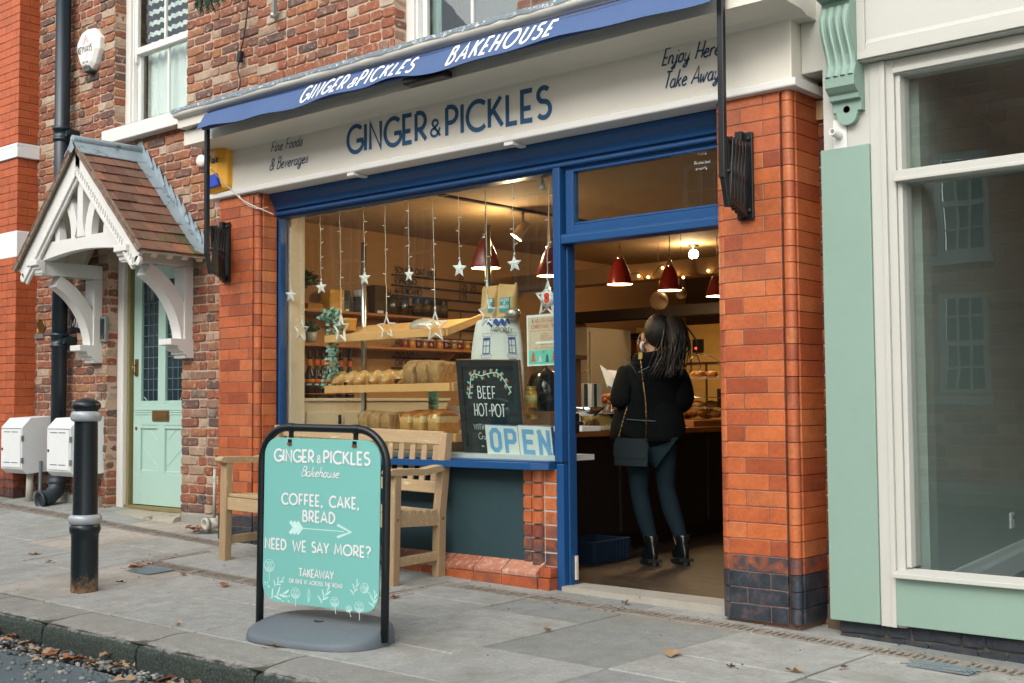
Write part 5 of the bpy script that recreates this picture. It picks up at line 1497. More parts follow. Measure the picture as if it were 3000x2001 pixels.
def st(s, x0, x1, z, h, wt, **k):
    p = S(x0, z, .0085); text(mb, s, p, su, sv, h, wt, width=x1 - x0, **k)
st('GINGER', .132, .374, .842, .056, .18, sp=.17); st('&', .394, .417, .842, .034, .17); st('PICKLES', .434, .704, .842, .056, .18, sp=.17)
st('COFFEE,', .183, .43, .637, .050, .18, sp=.2); st('CAKE,', .475, .645, .637, .050, .18, sp=.22); st('BREAD', .313, .505, .561, .050, .18, sp=.2)
st('NEED', .082, .212, .418, .048, .18, sp=.18); st('WE', .255, .335, .418, .048, .18, sp=.18); st('SAY', .372, .472, .418, .048, .18, sp=.18); st('MORE?', .508, .716, .418, .048, .18, sp=.18)
st('TAKEAWAY', .297, .503, .300, .036, .17, sp=.14); st('OR DINE IN ACROSS THE ROAD', .236, .556, .265, .018, .18, sp=.22)
mb.build('lettering', PWHITE, pn)
mb = MB(); text(mb, 'Bakehouse', S(.300, .775, .0085), su, sv, .046, .13, width=.225, slant=.35, sp=.06, taper=True); mb.build('script_lettering', PWHITE, pn)
mb = MB()      # arrow and line drawings of cotton flowers, sprigs and berries
def sl_(pts, w, ox=0, oz=0, k=1, **q): mb.ribbon([S(ox + a * k, oz + b * k, .0085) for a, b in pts], w, sn, **q)
sl_([(.285, .527), (.56, .527)], .004)
sl_([(.52, .556), (.60, .527), (.52, .498)], .012)
for k in range(3): sl_([(.235 + .022 * k, .556), (.262 + .022 * k, .527), (.235 + .022 * k, .498)], .017, lift=.0003)
def flower(x, z, k=1.0, a=0):
    ca, sa = math.cos(a), math.sin(a)
    def T(p): return [(x + (u * ca - w * sa) * k, z + (u * sa + w * ca) * k) for u, w in p]
    for c in (-.018, 0.0, .018): sl_(T(_arc(c, .0, .015, .022, 0, 360, 12)), .0022)
    sl_(T([(-.034, .008), (-.02, .03), (0, .034), (.02, .03), (.034, .008), (.02, -.022), (0, -.03), (-.02, -.022), (-.034, .008)]), .0018, lift=.0003)
    for c in (-.012, -.006, 0, .006, .012): sl_(T([(c, -.028), (c * 2.0, -.004)]), .0026, lift=.0006)
    sl_(T([(0, -.03), (.003, -.075)]), .003)
def sprig(x, z, k=1.0, a=0):
    ca, sa = math.cos(a), math.sin(a)
    def T(p): return [S(x + (u * ca - w * sa) * k, z + (u * sa + w * ca) * k, .0085) for u, w in p]
    mb.ribbon(T([(0, 0), (.02, .04), (.05, .085)]), .003 * k, sn)
    for (u, w, dx, dz) in ((.006, .012, -.03, .04), (.012, .03, .045, .02), (.022, .045, -.014, .05), (.035, .06, .04, .03), (.05, .085, .012, .04)):
        mb.ribbon(T([(u, w), (u + dx * .5 + .002, w + dz * .5), (u + dx, w + dz)]), .011 * k, sn, taper=True, lift=.0004)
def dots(x, z, n, sp, sd):
    rr = random.Random(sd)
    for i in range(n):
        cx, cz = x + rr.uniform(-sp, sp), z + rr.uniform(-sp, sp) * .7
        q = rr.uniform(.002, .0048)
        c0 = [S(cx + q * math.cos(a), cz + q * math.sin(a), .009) for a in [i * .785 for i in range(8)]]
        mb.add(c0, [tuple(range(8))])
flower(.108, .372 - .04, .95); dots(.098, .243, 8, .018, 1); flower(.275, .215, .82); flower(.512, .195, .72, .1); flower(.655, .185, .78); flower(.595, .172, .5, .3); flower(.685, .275, .72, .9)
for x, z, k, a in ((.118, .178, .9, -.7), (.43, .178, .75, .0), (.62, .235, .6, .2), (.14, .235, .6, -.4), (.735, .19, .6, .4)): sprig(x, z, k, a)
dots(.215, .188, 10, .026, 4)
sl_([(.353, .182), (.346, .215), (.356, .248), (.366, .215), (.357, .182)], .0022); sl_([(.356, .18), (.357, .24)], .004)
mb.build('drawing', M('faint_white_print', '#c4e6e0', .6, bump=0), pn)
mb = MB()      # rounded rubber base, thick at the back and falling to a curved front
n = 28
RUB = M('grey_rubber', '#626c72', .55, var=.08, scale=20, bump=.25, bscale=220, spot='#aeb5b6', spotscale=140, spotamt=.70)
cx = .42
rows = [(1.0, 1.0, .0), (1.0, 1.0, .035), (.985, .96, .055), (.95, .90, .066), (.86, .55, .075), (.80, .15, .078), (.5, .05, .079)]
vs = []
for sx_, sy_, z in rows:
    for k in range(n):
        a = 2 * math.pi * k / n
        ca, sa = math.cos(a), math.sin(a)
        ex = (abs(ca) ** .62) * (1 if ca > 0 else -1); ey = (abs(sa) ** .8) * (1 if sa > 0 else -1)
        zz = z * (1.0 if sa < 0 else 1.0)
        yy = .225 * ey * sy_
        p = so0 + Vector((.769, .146, 0)).normalized() * (cx + .372 * ex * sx_) + sn * yy
        vs.append(Vector((p.x, p.y, zg(p.x, p.y) + zz * (1 + .5 * (-yy / .225)) + (.002 if z == 0 else 0))))
mb.add(vs, [(i * n + k, i * n + (k + 1) % n, (i + 1) * n + (k + 1) % n, (i + 1) * n + k) for i in range(len(rows) - 1) for k in range(n)], True)
mb.add(vs[-n:], [tuple(range(n))], True)
mb.build('base', RUB, sb)
mb = MB(); p = S(.40, .0, -.02); mb.lathe([(.0, .0), (.018, .001), (.022, .0), (.02, -.004)], Vector((p.x, p.y, zg(p.x, p.y) + .082)), 16, sx=1.4); mb.build('filler_cap', M('dark_lock', '#20262a'), sb)

# inspection covers in the paving
for (x, y, w, d, nm) in ((3.27, -.28, .27, .16, 'small square metal cover with diamond tread set beside the drain channel'), (-1.62, -1.02, .28, .2, 'small ribbed grey metal cover in the slabs right of the bollard')):
    mb = MB(); mb.add([(x - w / 2, y - d / 2, zg(x, y - d / 2) + .004), (x + w / 2, y - d / 2, zg(x + w / 2, y - d / 2) + .004), (x + w / 2, y + d / 2, zg(x, y + d / 2) + .004), (x - w / 2, y + d / 2, zg(x - w / 2, y + d / 2) + .004)], [(0, 1, 2, 3)])
    t = thing('inspection_cover', nm, 'cover', ongrd(x, y))
    mb.build('plate', M('worn_iron_cover', '#7f8b8e', .55, .35, var=.2, scale=20, bump=.5), t)
    mb = MB()
    if x > 0:
        for k in range(-4, 5):
            for sg in (-1, 1):
                a = k * .03
                mb.bar((x + a - .05, y - .05 * sg, zg(x, y - .05 * sg) + .006), (x + a + .05, y + .05 * sg, zg(x, y + .05 * sg) + .006), .006, .004)
    else:
        for k in range(9): mb.bar((x - .12, y - .08 + k * .02, zg(x - .12, y - .08 + k * .02) + .005), (x + .12, y - .08 + k * .02, zg(x + .12, y - .08 + k * .02) + .005), .006, .003)
    mb.build('tread', M('worn_iron_cover', '#7f8b8e'), t)

# fallen leaves on the pavement, one by one, and the litter in the gutter
LM = [M('leaf_rust', '#8f5a34', .7, var=.25, bump=.2), M('leaf_tan', '#9d8363', .7, var=.2, bump=.2), M('leaf_dark', '#5d3a22', .7, var=.3, bump=.2)]
rd = random.Random(44)
def dead_leaf(mb, p, L, seed):
    r2 = random.Random(seed)
    a = r2.uniform(0, 6.28)
    d = Vector((math.cos(a), math.sin(a), 0)); s = Vector((-d.y, d.x, 0))
    out = [(0, 0), (.2, .28), (.45, .2), (.55, .42), (.8, .14), (1, 0), (.78, -.2), (.6, -.38), (.42, -.18), (.2, -.3)]
    p = Vector(p)
    c = p + d * L * .5 + Vector((0, 0, .006))
    vs = [c] + [p + d * (L * x) + s * (L * y * .8) + Vector((0, 0, .003 + abs(y) * L * r2.uniform(.1, .55) + r2.uniform(0, .012))) for x, y in out]
    n = len(out)
    mb.add(vs, [(0, 1 + i, 1 + (i + 1) % n) for i in range(n)])
    mb.tube([p, p - d * L * .35 + Vector((0, 0, .004))], .0015, 4)
lv = [((-2.900, -1.186, 0.068), .10, 1, 'pale tan leaf at the left beside a dark slab joint'), ((-2.463, -1.229, 0.057), .06, 0, 'small rust leaf on the slabs left of the bollard'), ((-1.820, -1.061, 0.053), .13, 0, 'broad rust and tan leaf right of the bollard near the channel corner'),
      ((-1.855, -0.891, 0.062), .07, 1, 'small tan leaf lying on the slotted channel corner'), ((-1.332, -0.979, 0.046), .07, 0, 'rust leaf on the slabs midway between bollard and sign'), ((-0.812, -1.017, 0.034), .10, 0, 'narrow rust leaf close to the left leg of the turquoise sign'),
      ((-1.381, -1.353, 0.033), .05, 2, 'little dark leaf on the tan slab behind the kerb'), ((0.008, -1.920, 0.004), .05, 1, 'yellow tan leaf in the joint by the kerb stones'), ((0.795, -1.951, 0.002), .06, 0, 'rust leaf tucked against the rubber base of the sign'),
      ((0.302, -0.706, 0.017), .08, 0, 'rust leaf just right of the front bench leg'), ((1.520, -0.828, 0.005), .06, 0, 'dark red brown leaf on a slab joint in the middle of the pavement'), ((2.277, -0.846, -0.005), .14, 1, 'long curled tan leaf on the joint before the right pillar'),
      ((2.645, -0.942, -0.011), .05, 2, 'crumpled dark leaf on the slab at lower right'), ((2.821, -0.841, -0.015), .08, 1, 'tan leaf at lower right near the bottom edge'), ((2.974, -0.634, -0.021), .05, 2, 'small brown leaf left of the square metal cover'),
      ((1.361, 0.043, 0.010), .07, 2, 'muddy brown leaf on the strip below the doorway'), ((-3.536, 0.217, 0.189), .06, 1, 'tan leaf beside the worn doorstep')]
for i, (p, L, m, lab) in enumerate(lv):
    mb = MB(); dead_leaf(mb, p, L, 100 + i)
    tag(mb.build('fallen_leaf', LM[m], loc=p), lab, 'leaf', 'leaves fallen on the pavement')
gl = [MB(), MB(), MB()]
for i in range(100):
    x = rd.uniform(-2.6, 3.2); y = -2.27 - abs(rd.gauss(0, .11))
    dead_leaf(gl[rd.choice([0, 1, 1, 2])], (x, y, -.118 + rd.uniform(0, .02)), rd.uniform(.04, .13), 300 + i)
for k, nm in enumerate(('rust', 'tan', 'dark')): tag(gl[k].build('gutter_leaves', LM[k]), kind='stuff')
mb = MB()
for i in range(2600):
    x = rd.uniform(-3, 3.6); y = -2.25 - abs(rd.gauss(0, .15)) if i % 3 else rd.uniform(-3.2, -2.25)
    s = rd.choice([.005, .007, .009, .012, .016]) * (1.5 if rd.random() < .06 else 1)
    mb.rnd = rd.random()
    mb.blob((x, y, -.122 + s * .3), (s * rd.uniform(.7, 1.3), s * rd.uniform(.7, 1.2), s * .6), 5, 3, .3, i)
tag(mb.build('gutter_gravel', attr_mat('gravel_stones', [(0, '#4c5252'), (.3, '#76807f'), (.6, '#8f9793'), (.85, '#a59d90'), (1, '#c6c8c2')], .85, None, .6, None, .2, 60, .2, .002)), kind='stuff')
mb = MB()      # grit, crumbs and twigs that collect along the joints and walls
for i in range(420):
    x = rd.uniform(-2.2, 3.6); y = rd.choice([rd.uniform(-1.9, -.05), rd.gauss(-.08, .04), rd.gauss(-.13, .05)])
    if -1.9 < x < .7 and y > -.0: y = -.05
    s = rd.uniform(.0015, .005)
    mb.rnd = rd.random()
    mb.blob((x, y, zg(x, y) + s * .5), (s * 1.4, s, s * .7), 5, 3, .3, i)
tag(mb.build('pavement_grit', MATS['gravel_stones']), kind='stuff')

# ---------------------------------------------------------------- window display
mb = MB(); mb.box((-1.80, .222, .762), (.785, .56, .795)); struct('window_ledge', mb, M('pale_ledge_paint', '#c9ccc8', .35, var=.04, bump=.04))
ds = thing('bread_display_stand', 'pine bread stand with three boards on two steel poles inside the bakery window', 'display stand', (-.9, .45, .8))
def tray(xl, xr, yf, yb, zf, zb):
    mb = MB()
    mb.add([(xl, yf, zf), (xr, yf, zf), (xr, yb, zb), (xl, yb, zb), (xl, yf, zf - .02), (xr, yf, zf - .02), (xr, yb, zb - .02), (xl, yb, zb - .02)], [(0, 1, 2, 3), (7, 6, 5, 4), (0, 4, 5, 1), (1, 5, 6, 2), (2, 6, 7, 3), (3, 7, 4, 0)])
    o = mb.build('shelf_board', PINE, ds, bevel=.003)
    mb = MB(); mb.box((xl - .002, yf - .02, zf - .032), (xr + .002, yf - .001, zf + .022))
    mb.add([(xr, yf - .001, zf + .022), (xr + .018, yf - .001, zf + .022), (xr + .018, yb, zb + .022), (xr, yb, zb + .022), (xr, yf - .001, zf - .032), (xr + .018, yf - .001, zf - .032), (xr + .018, yb, zb - .032), (xr, yb, zb - .032)], [(0, 1, 2, 3), (7, 6, 5, 4), (0, 4, 5, 1), (1, 5, 6, 2), (2, 6, 7, 3), (3, 7, 4, 0)])
    mb.build('edge_strip', PINE, o, bevel=.003)
    return o
tray(-1.43, -.235, .30, .64, 1.592, 1.70)
tray(-1.43, -.185, .30, .64, 1.228, 1.245)
tray(-1.22, -.17, .30, .64, .895, .905)
for x in (-1.365, -.125):
    mb = MB(); mb.tube([(x, .60, .79), (x, .60, 2.315)], .021, 16); mb.build('pole', STEEL, ds)
BREAD = attr_mat('bread_crust', [(0, '#f2dfae'), (.35, '#e6bd78'), (.6, '#cd924a'), (.8, '#b9722c'), (1, '#8e4f1e')], .5, None, .6, None, .35, 70, .15, .004)
BLOOM = attr_mat('glazed_bloomer_crust', [(0, '#f0dfb6'), (.35, '#e3bd80'), (.6, '#cd9853'), (.8, '#b37a40'), (1, '#8e592e')], .28, None, .6, None, .2, 50, .2, .003)
SEED = attr_mat('seeded_crust', [(0, '#efdcb0'), (.4, '#dcb880'), (.65, '#bd8f56'), (1, '#8f6233')], .8, '#e9d9b0', .60, None, 1.0, 90, .3, .008, soot='#3a2616')
def loaf(x, y, z, L, w, h, kind, seed, label, yaw=0.0):
    rd = random.Random(seed)
    mb = MB()
    n, m = 20, 12
    vs = []
    ca, sa = math.cos(yaw), math.sin(yaw)
    for i in range(m + 1):
        t = -1 + 2 * i / m
        if kind == 'bloomer': k = max(.0, 1 - abs(t) ** 2.6) ** .5
        else: k = 1 - .28 * abs(t) ** 7
        wv = 1 + .03 * math.sin(i * 2.1 + seed)
        for q in range(n):
            a = 2 * math.pi * q / n
            cx, cz = math.sin(a), -math.cos(a)
            if kind == 'bloomer':
                px = w / 2 * cx * k * wv; pz = h * (.42 + .58 * cz if cz > 0 else .42 + .42 * cz) * (k if cz > 0 else 1)
                if cz > .3: pz -= .012 * max(0, math.sin((t * 2.6 + cx * .6) * 3.14)) * k
            else:
                ex = abs(cx) ** .55 * (1 if cx > 0 else -1); ez = abs(cz) ** .6 * (1 if cz > 0 else -1)
                bulge = 1.10 if cz > .2 else .90
                px = w / 2 * ex * bulge * wv * k; pz = h * (.5 + .5 * ez)
                if cz > .6: pz += .008 * math.cos(t * 2.6 + seed) - .045 * abs(t) ** 4
            py = L / 2 * t + rd.uniform(-.002, .002)
            vs.append((x + px * ca - py * sa, y + px * sa + py * ca, z + pz + rd.uniform(-.0015, .0015)))
    for i in range(m):
        for q in range(n):
            zc = (vs[i * n + q][2] + vs[i * n + (q + 1) % n][2]) / 2 - z
            f = zc / h
            if kind == 'bloomer':
                mb.rnd = min(1, max(0, .70 - .28 * f + rd.uniform(-.06, .06) - (.2 if math.sin(i * 2.2 + q * .5) > .6 and f > .6 else 0)))
            elif kind == 'tin': mb.rnd = min(1, max(0, (.55 if f < .45 else (.08 if f < .68 else .80)) + rd.uniform(-.07, .07)))
            else: mb.rnd = min(1, max(0, (.6 if f < .4 else (.15 if f < .55 else .62)) + rd.uniform(-.15, .15)))
            mb.add([vs[i * n + q], vs[i * n + (q + 1) % n], vs[(i + 1) * n + (q + 1) % n], vs[(i + 1) * n + q]], [(0, 1, 2, 3)], True)
    for i in (0, m):
        mb.rnd = .62 if kind != 'tin' else .5
        mb.add(vs[i * n:(i + 1) * n], [tuple(range(n)) if i == m else tuple(range(n))[::-1]], True)
    o = mb.build('loaf', {'bloomer': BLOOM, 'tin': BREAD, 'seed': SEED}[kind], loc=(x, y, z))
    bm = bmesh.new(); bm.from_mesh(o.data); bmesh.ops.remove_doubles(bm, verts=bm.verts, dist=.0005); bm.to_mesh(o.data); bm.free()
    tag(o, label, 'loaf', 'loaves of bread in the bakery window')
for i, (sx_, kd, lab) in enumerate([(1001, 'bloomer', 'glossy bloomer loaf at the left end of the middle bread board'), (1034, 'bloomer', 'floury bloomer loaf second from the left on the middle board'), (1066, 'bloomer', 'brown bloomer loaf third from the left on the middle board'),
                        (1103, 'bloomer', 'shiny bloomer loaf fourth from the left on the middle board'), (1140, 'bloomer', 'shiny bloomer loaf fifth from the left on the middle board'), (1182, 'bloomer', 'bloomer loaf next to the seeded loaves on the middle board'),
                        (1220, 'seed', 'seeded loaf beside the bloomers on the middle bread board'), (1260, 'seed', 'seeded loaf in the middle of three on the middle board'), (1296, 'seed', 'seeded loaf nearest the chalkboard on the middle board')]):
    p = [(-1.405, 0.420, 1.259), (-1.282, 0.420, 1.257), (-1.165, 0.420, 1.255), (-1.033, 0.420, 1.253), (-0.903, 0.420, 1.251), (-0.759, 0.420, 1.248), (-0.631, 0.420, 1.248), (-0.499, 0.420, 1.246), (-0.383, 0.420, 1.247)][i]
    loaf(p[0], .445, 1.236, .25, .118 if kd == 'bloomer' else .112, .122 if kd == 'bloomer' else .172, kd, i + 1, lab, .12 - .03 * (i % 3))
for i, (x, kd, lab) in enumerate([(-1.07, 'seed', 'seeded loaf at the left end of the lowest bread board'), (-.955, 'seed', 'seeded loaf second from the left on the lowest board'), (-.84, 'seed', 'seeded loaf third from the left on the lowest board'),
                       (-.655, 'tin', 'golden tin loaf left of three on the lowest board'), (-.525, 'tin', 'golden tin loaf in the middle of three on the lowest board'), (-.385, 'tin', 'golden tin loaf nearest the chalkboard on the lowest board')]):
    loaf(x, .43, .904, .24, .108, .168 if kd == 'tin' else .162, kd, i + 20, lab, .10 if i % 2 else .04)
for i, (x, y, lab) in enumerate([(-.98, .72, 'bloomer loaf standing behind the steel pole in the second row'), (-.78, .74, 'bloomer loaf behind the front row near the middle of the board')]):
    loaf(x, y, 1.27, .2, .17, .13, 'bloomer', i + 40, lab, 1.2)
mb = MB(); mb.blob((-0.546, 0.420, 1.639), (.135, .085, .062), 18, 10, .06, 3); 
tag(mb.build('wrapped_loaf', M('foil_film', '#cfc3ad', .18, .35, var=.25, scale=14, bump=.9, bscale=24)), 'loaf wrapped in shiny film lying on the top bread board', 'loaf')

# star light curtain behind the glass
sc = thing('star_light_curtain', 'curtain of white wired star lights hanging inside the bakery window', 'string lights', (-.5, .25, 2.49))
CLR = clear_mat('clear_acrylic', (.93, .95, .96), .62)
CLR2 = clear_mat('clear_acrylic_solid', (.95, .95, .95), .85)
WIRE = M('clear_white_wire', '#dcd8c8', .4, bump=0)
SX = [((-1.777, 0.250, 2.428), (-1.778, 0.250, 1.927), 0, .045), ((-1.670, 0.250, 2.534), (-1.655, 0.250, 1.660), 1, .062), ((-1.446, 0.250, 2.522), (-1.433, 0.250, 1.961), 0, .042), ((-1.233, 0.250, 2.515), (-1.217, 0.250, 1.647), 1, .078), ((-0.980, 0.250, 2.523), (-0.970, 0.250, 1.994), 0, .045), ((-0.764, 0.250, 2.538), (-0.746, 0.250, 1.637), 1, .062),
      ((-0.532, 0.250, 2.534), (-0.527, 0.250, 1.984), 0, .042), ((-0.302, 0.250, 2.518), (-0.281, 0.250, 1.619), 1, .078), ((-0.068, 0.250, 2.521), (-0.059, 0.250, 1.988), 0, .05), ((0.172, 0.250, 2.533), (0.183, 0.250, 1.684), 1, .07), ((0.397, 0.250, 2.536), (0.412, 0.250, 1.981), 0, .045), ((0.700, 0.250, 2.549), (0.673, 0.250, 1.740), 1, .085)]
rd = random.Random(77)
tops = []
for (tp, c, big, r) in SX:
    r *= 1.32 if big else 1.12
    ztop = min(2.492, tp[2]); cx, cy, cz = c
    tops.append((tp[0], .25, ztop))
    mb = MB()
    k = 14
    zb = cz + r * 1.25
    pts = [(tp[0] + (cx - tp[0]) * i / k + rd.uniform(-.003, .003), .25 + rd.uniform(-.002, .002), ztop + (zb - ztop) * i / k) for i in range(k + 1)]
    mb.tube(pts, .0019, 5)
    for i in range(3, k - 1, 3):
        sg = rd.choice([-1, 1]); q = Vector(pts[i]) + Vector((0, 0, rd.uniform(-.02, .02)))
        mb.tube([q, q + Vector((sg * .028, 0, rd.uniform(-.008, .012)))], .0032, 5)
    s = mb.build('strand', WIRE, sc)
    mb = MB()
    yaw = rd.uniform(-.5, .5) if not big else rd.uniform(-.15, .3)
    u = Vector((math.cos(yaw), math.sin(yaw), 0)); w = Vector((0, 0, 1)); nn = u.cross(w)
    rots = rd.uniform(-.08, .08)
    P5 = [(math.sin(rots + i * math.pi / 5) * (r if i % 2 == 0 else r * .45) * (1.0), math.cos(rots + i * math.pi / 5) * (r if i % 2 == 0 else r * .45) * 1.12) for i in range(10)]
    o = Vector(c)
    if big:
        kk = .70
        a = [o + u * x + w * z for x, z in P5]; b = [o + u * x * kk + w * z * kk for x, z in P5]
        mid = [o + u * x * .85 + w * z * .85 - nn * -.010 for x, z in P5]; mid2 = [p - nn * .02 for p in mid]
        mb.add(a + b + mid + mid2, [f for i in range(10) for f in ((i, (i + 1) % 10, 20 + (i + 1) % 10, 20 + i), (20 + i, 20 + (i + 1) % 10, 10 + (i + 1) % 10, 10 + i), ((i + 1) % 10, i, 30 + i, 30 + (i + 1) % 10), (30 + (i + 1) % 10, 30 + i, 10 + i, 10 + (i + 1) % 10))])
        mb.tube([o + w * r * 1.08, o + w * r * 1.3], .006, 6)
        mb.build('star', CLR, s)
    else:
        a = [o + u * x + w * z for x, z in P5]
        mb.add(a + [o + nn * .014, o - nn * .014], [f for i in range(10) for f in ((i, (i + 1) % 10, 10), ((i + 1) % 10, i, 11))])
        mb.tube([o + w * r * 1.0, o + w * r * 1.35], .005, 6)
        mb.build('star', CLR2, s)
mb = MB()
hp = []
for a, b in zip(tops, tops[1:]):
    for i in range(6):
        f = i / 6
        hp.append((a[0] + (b[0] - a[0]) * f, .25, a[2] + (b[2] - a[2]) * f - .012 * math.sin(math.pi * f)))
hp.append(tops[-1])
mb.tube(hp, .0024, 5); mb.build('top_wire', WIRE, sc)
p = (0.687, 0.232, 1.748)
t = thing('poppy_disc', 'round white disc with red poppy on the star beside the blue post', 'badge', p)
mb = MB(); mb.lathe([(0, .004), (.048, .004), (.048, 0)], p, 28, (0, -1, 0), sx=1.0, sy=1.15); mb.build('disc', PWHITE, t)
mb = MB()
q = Vector(p) + Vector((0, -.0052, 0))
for dz, rr in ((.014, .022), (-.013, .022)):
    c0 = [q + Vector((rr * 1.0 * math.cos(a), -dz * .01, dz + rr * .85 * math.sin(a))) for a in [i * .35 for i in range(18)]]
    mb.add(c0, [tuple(range(18))])
mb.build('poppy', M('poppy_red', '#d8402a', .6, bump=0), t)
mb = MB(); c0 = [q + Vector((.006 * math.cos(a), -.0012, .006 * math.sin(a))) for a in [i * .7 for i in range(9)]]; mb.add(c0, [tuple(range(9))]); mb.build('poppy_centre', INKBLK, t)
mb = MB()
def ringtext(s, a0, a1, top):
    for i, ch in enumerate(s):
        a = R(a0 + (a1 - a0) * i / (len(s) - 1))
        o = q + Vector((.040 * math.cos(a), 0, .046 * math.sin(a))); u = Vector((math.sin(a), 0, -math.cos(a))) * (1 if top else -1); v = Vector((math.cos(a), 0, math.sin(a))) * (1 if top else -1)
        if ch != ' ': text(mb, ch, o - u * .002 - v * .003, u, v, .008, .2, lift=.0004)
ringtext('IM SUPPORTING', 165, 15, True); ringtext('THE POPPY APPEAL', 195, 345, False)
mb.build('lettering', INKBLK, t)
b = (0.602, 0.300, 2.463)
mb = MB(); mb.lathe([(.0, .045), (.008, .04), (.012, .0), (.026, -.03), (.0, -.028)], b, 14); mb.tube([(b[0], b[1], b[2] + .04), (b[0] - .004, b[1], 2.5)], .0018, 5)
tag(mb.build('glass_bell', M('frosted_bell', '#c9d3d6', .3, bump=0)), 'small frosted bell ornament hanging at the upper right of the bakery window', 'ornament')
mb = MB(); c = V(*(-1.851, 0.300, 2.475)); mb.lathe([(.0, -.03), (.03, -.03), (.034, 0), (.03, .03), (0, .03)], c, 12, (.6, -1, .2)); mb.tube(smoothpts([c, c + V(.0, .03, -.12), c + V(.02, 0, -.3)], 4), .003, 5)
tag(mb.build('light_adaptor', M('white_plastic', '#e6e6de')), 'white plug adaptor of the star lights at the top left window corner', 'adaptor')

# chalkboard, OPEN panels, poster, sack, coffee bags
CB = M('chalkboard_face', '#15282c', .6, var=.18, scale=3, bump=.05, bscale=30, spot='#2d464a', spotscale=6, spotamt=.6)
def frame3(tl, tr, bl):
    tl, tr, bl = Vector(tl), Vector(tr), Vector(bl)
    return bl, (tr - tl), (tl - bl)
TL, TR, O = Vector((-0.090, 0.250, 1.397)), Vector((0.434, 0.250, 1.388)), Vector((-0.112, 0.340, 0.796))
cv = TL - O; H_ = cv.length; cv.normalize(); cu = TR - TL; cu = (cu - cv * cu.dot(cv)).normalized(); cn = cu.cross(cv).normalized()
def K(a, b, c=0.0): return O + cu * a + cv * b + cn * c
Wd = .53
t = thing('chalkboard', 'framed black chalkboard with handwritten menu leaning inside the bakery window', 'chalkboard', O)
mb = MB(); mb.prism([(.03, .03), (Wd - .03, .03), (Wd - .03, H_ - .03), (.03, H_ - .03)], K(0, 0, -.012), cu, cv, cn * .012); mb.build('board', CB, t)
mb = MB()
fw = .045
for a, b_, c, d in ((0, 0, fw, H_), (Wd - fw, 0, Wd, H_), (fw, H_ - fw, Wd - fw, H_), (fw, 0, Wd - fw, fw)): mb.prism([(a, b_), (c, b_), (c, d), (a, d)], K(0, 0, -.014), cu, cv, cn * .022)
mb.build('frame', M('black_stained_frame', '#16262a', .5, var=.2, bump=.1), t, bevel=.003)
mb = MB(); mb.prism([(Wd + .0005, 0), (Wd + .004, 0), (Wd + .004, H_), (Wd + .0005, H_)], K(0, 0, -.014), cu, cv, cn * .021); mb.prism([(0, H_ + .0005), (Wd, H_ + .0005), (Wd, H_ + .003), (0, H_ + .003)], K(0, 0, -.014), cu, cv, cn * .021); mb.build('bare_edge', M('worn_wood_edge', '#8d5c33', .7), t)
mb = MB()
ck = lambda s, a, b, h, w, **k: text(mb, s, K(a, b, .0), cu, cv, h, .09, width=w, lift=.0015, **k)
ck('BEEF', .165, H_ - .245, .075, .15, sp=.2); ck('HOT-POT', .125, H_ - .36, .078, .26, sp=.16); ck('WITH', .11, H_ - .45, .035, .085, sp=.3); ck('Crusty bread', .145, H_ - .512, .04, .24, sp=.12); ck('+ Red', .13, H_ - .60, .045, .10, sp=.12); ck('cabbage', .2, H_ - .665, .04, .18, sp=.12)
arcp = [(.075, .36), (.09, .39), (.10, .44), (.115, .50), (.15, .515), (.20, .505), (.27, .52), (.33, .525), (.37, .505), (.41, .455), (.445, .40)]
ap = smoothpts([K(a + .005, b + H_ - .605, 0) for a, b in arcp], 5); mb.ribbon(ap, .005, cn, lift=.0014)
mb.build('chalk_writing', CHALK, t)
for col, ph in (('#c8644e', 0), ('#7fcfb4', 1)):
    mb = MB()
    for i in range(ph, len(ap) - 1, 2):
        if i % 3 == 0 and ph == 0: continue
        d = (ap[i + 1] - ap[i]).normalized(); s = cn.cross(d)
        for sg in (-1, 1):
            if (i + sg) % 4 < 2: mb.ribbon([ap[i] + s * sg * .004, ap[i] + s * sg * .016 + d * .004, ap[i] + s * sg * .026 + d * .008], .013, cn, lift=.0018, taper=True)
    mb.build('chalk_leaf', M('chalk' + col[1:], col, .9, bump=0), t)
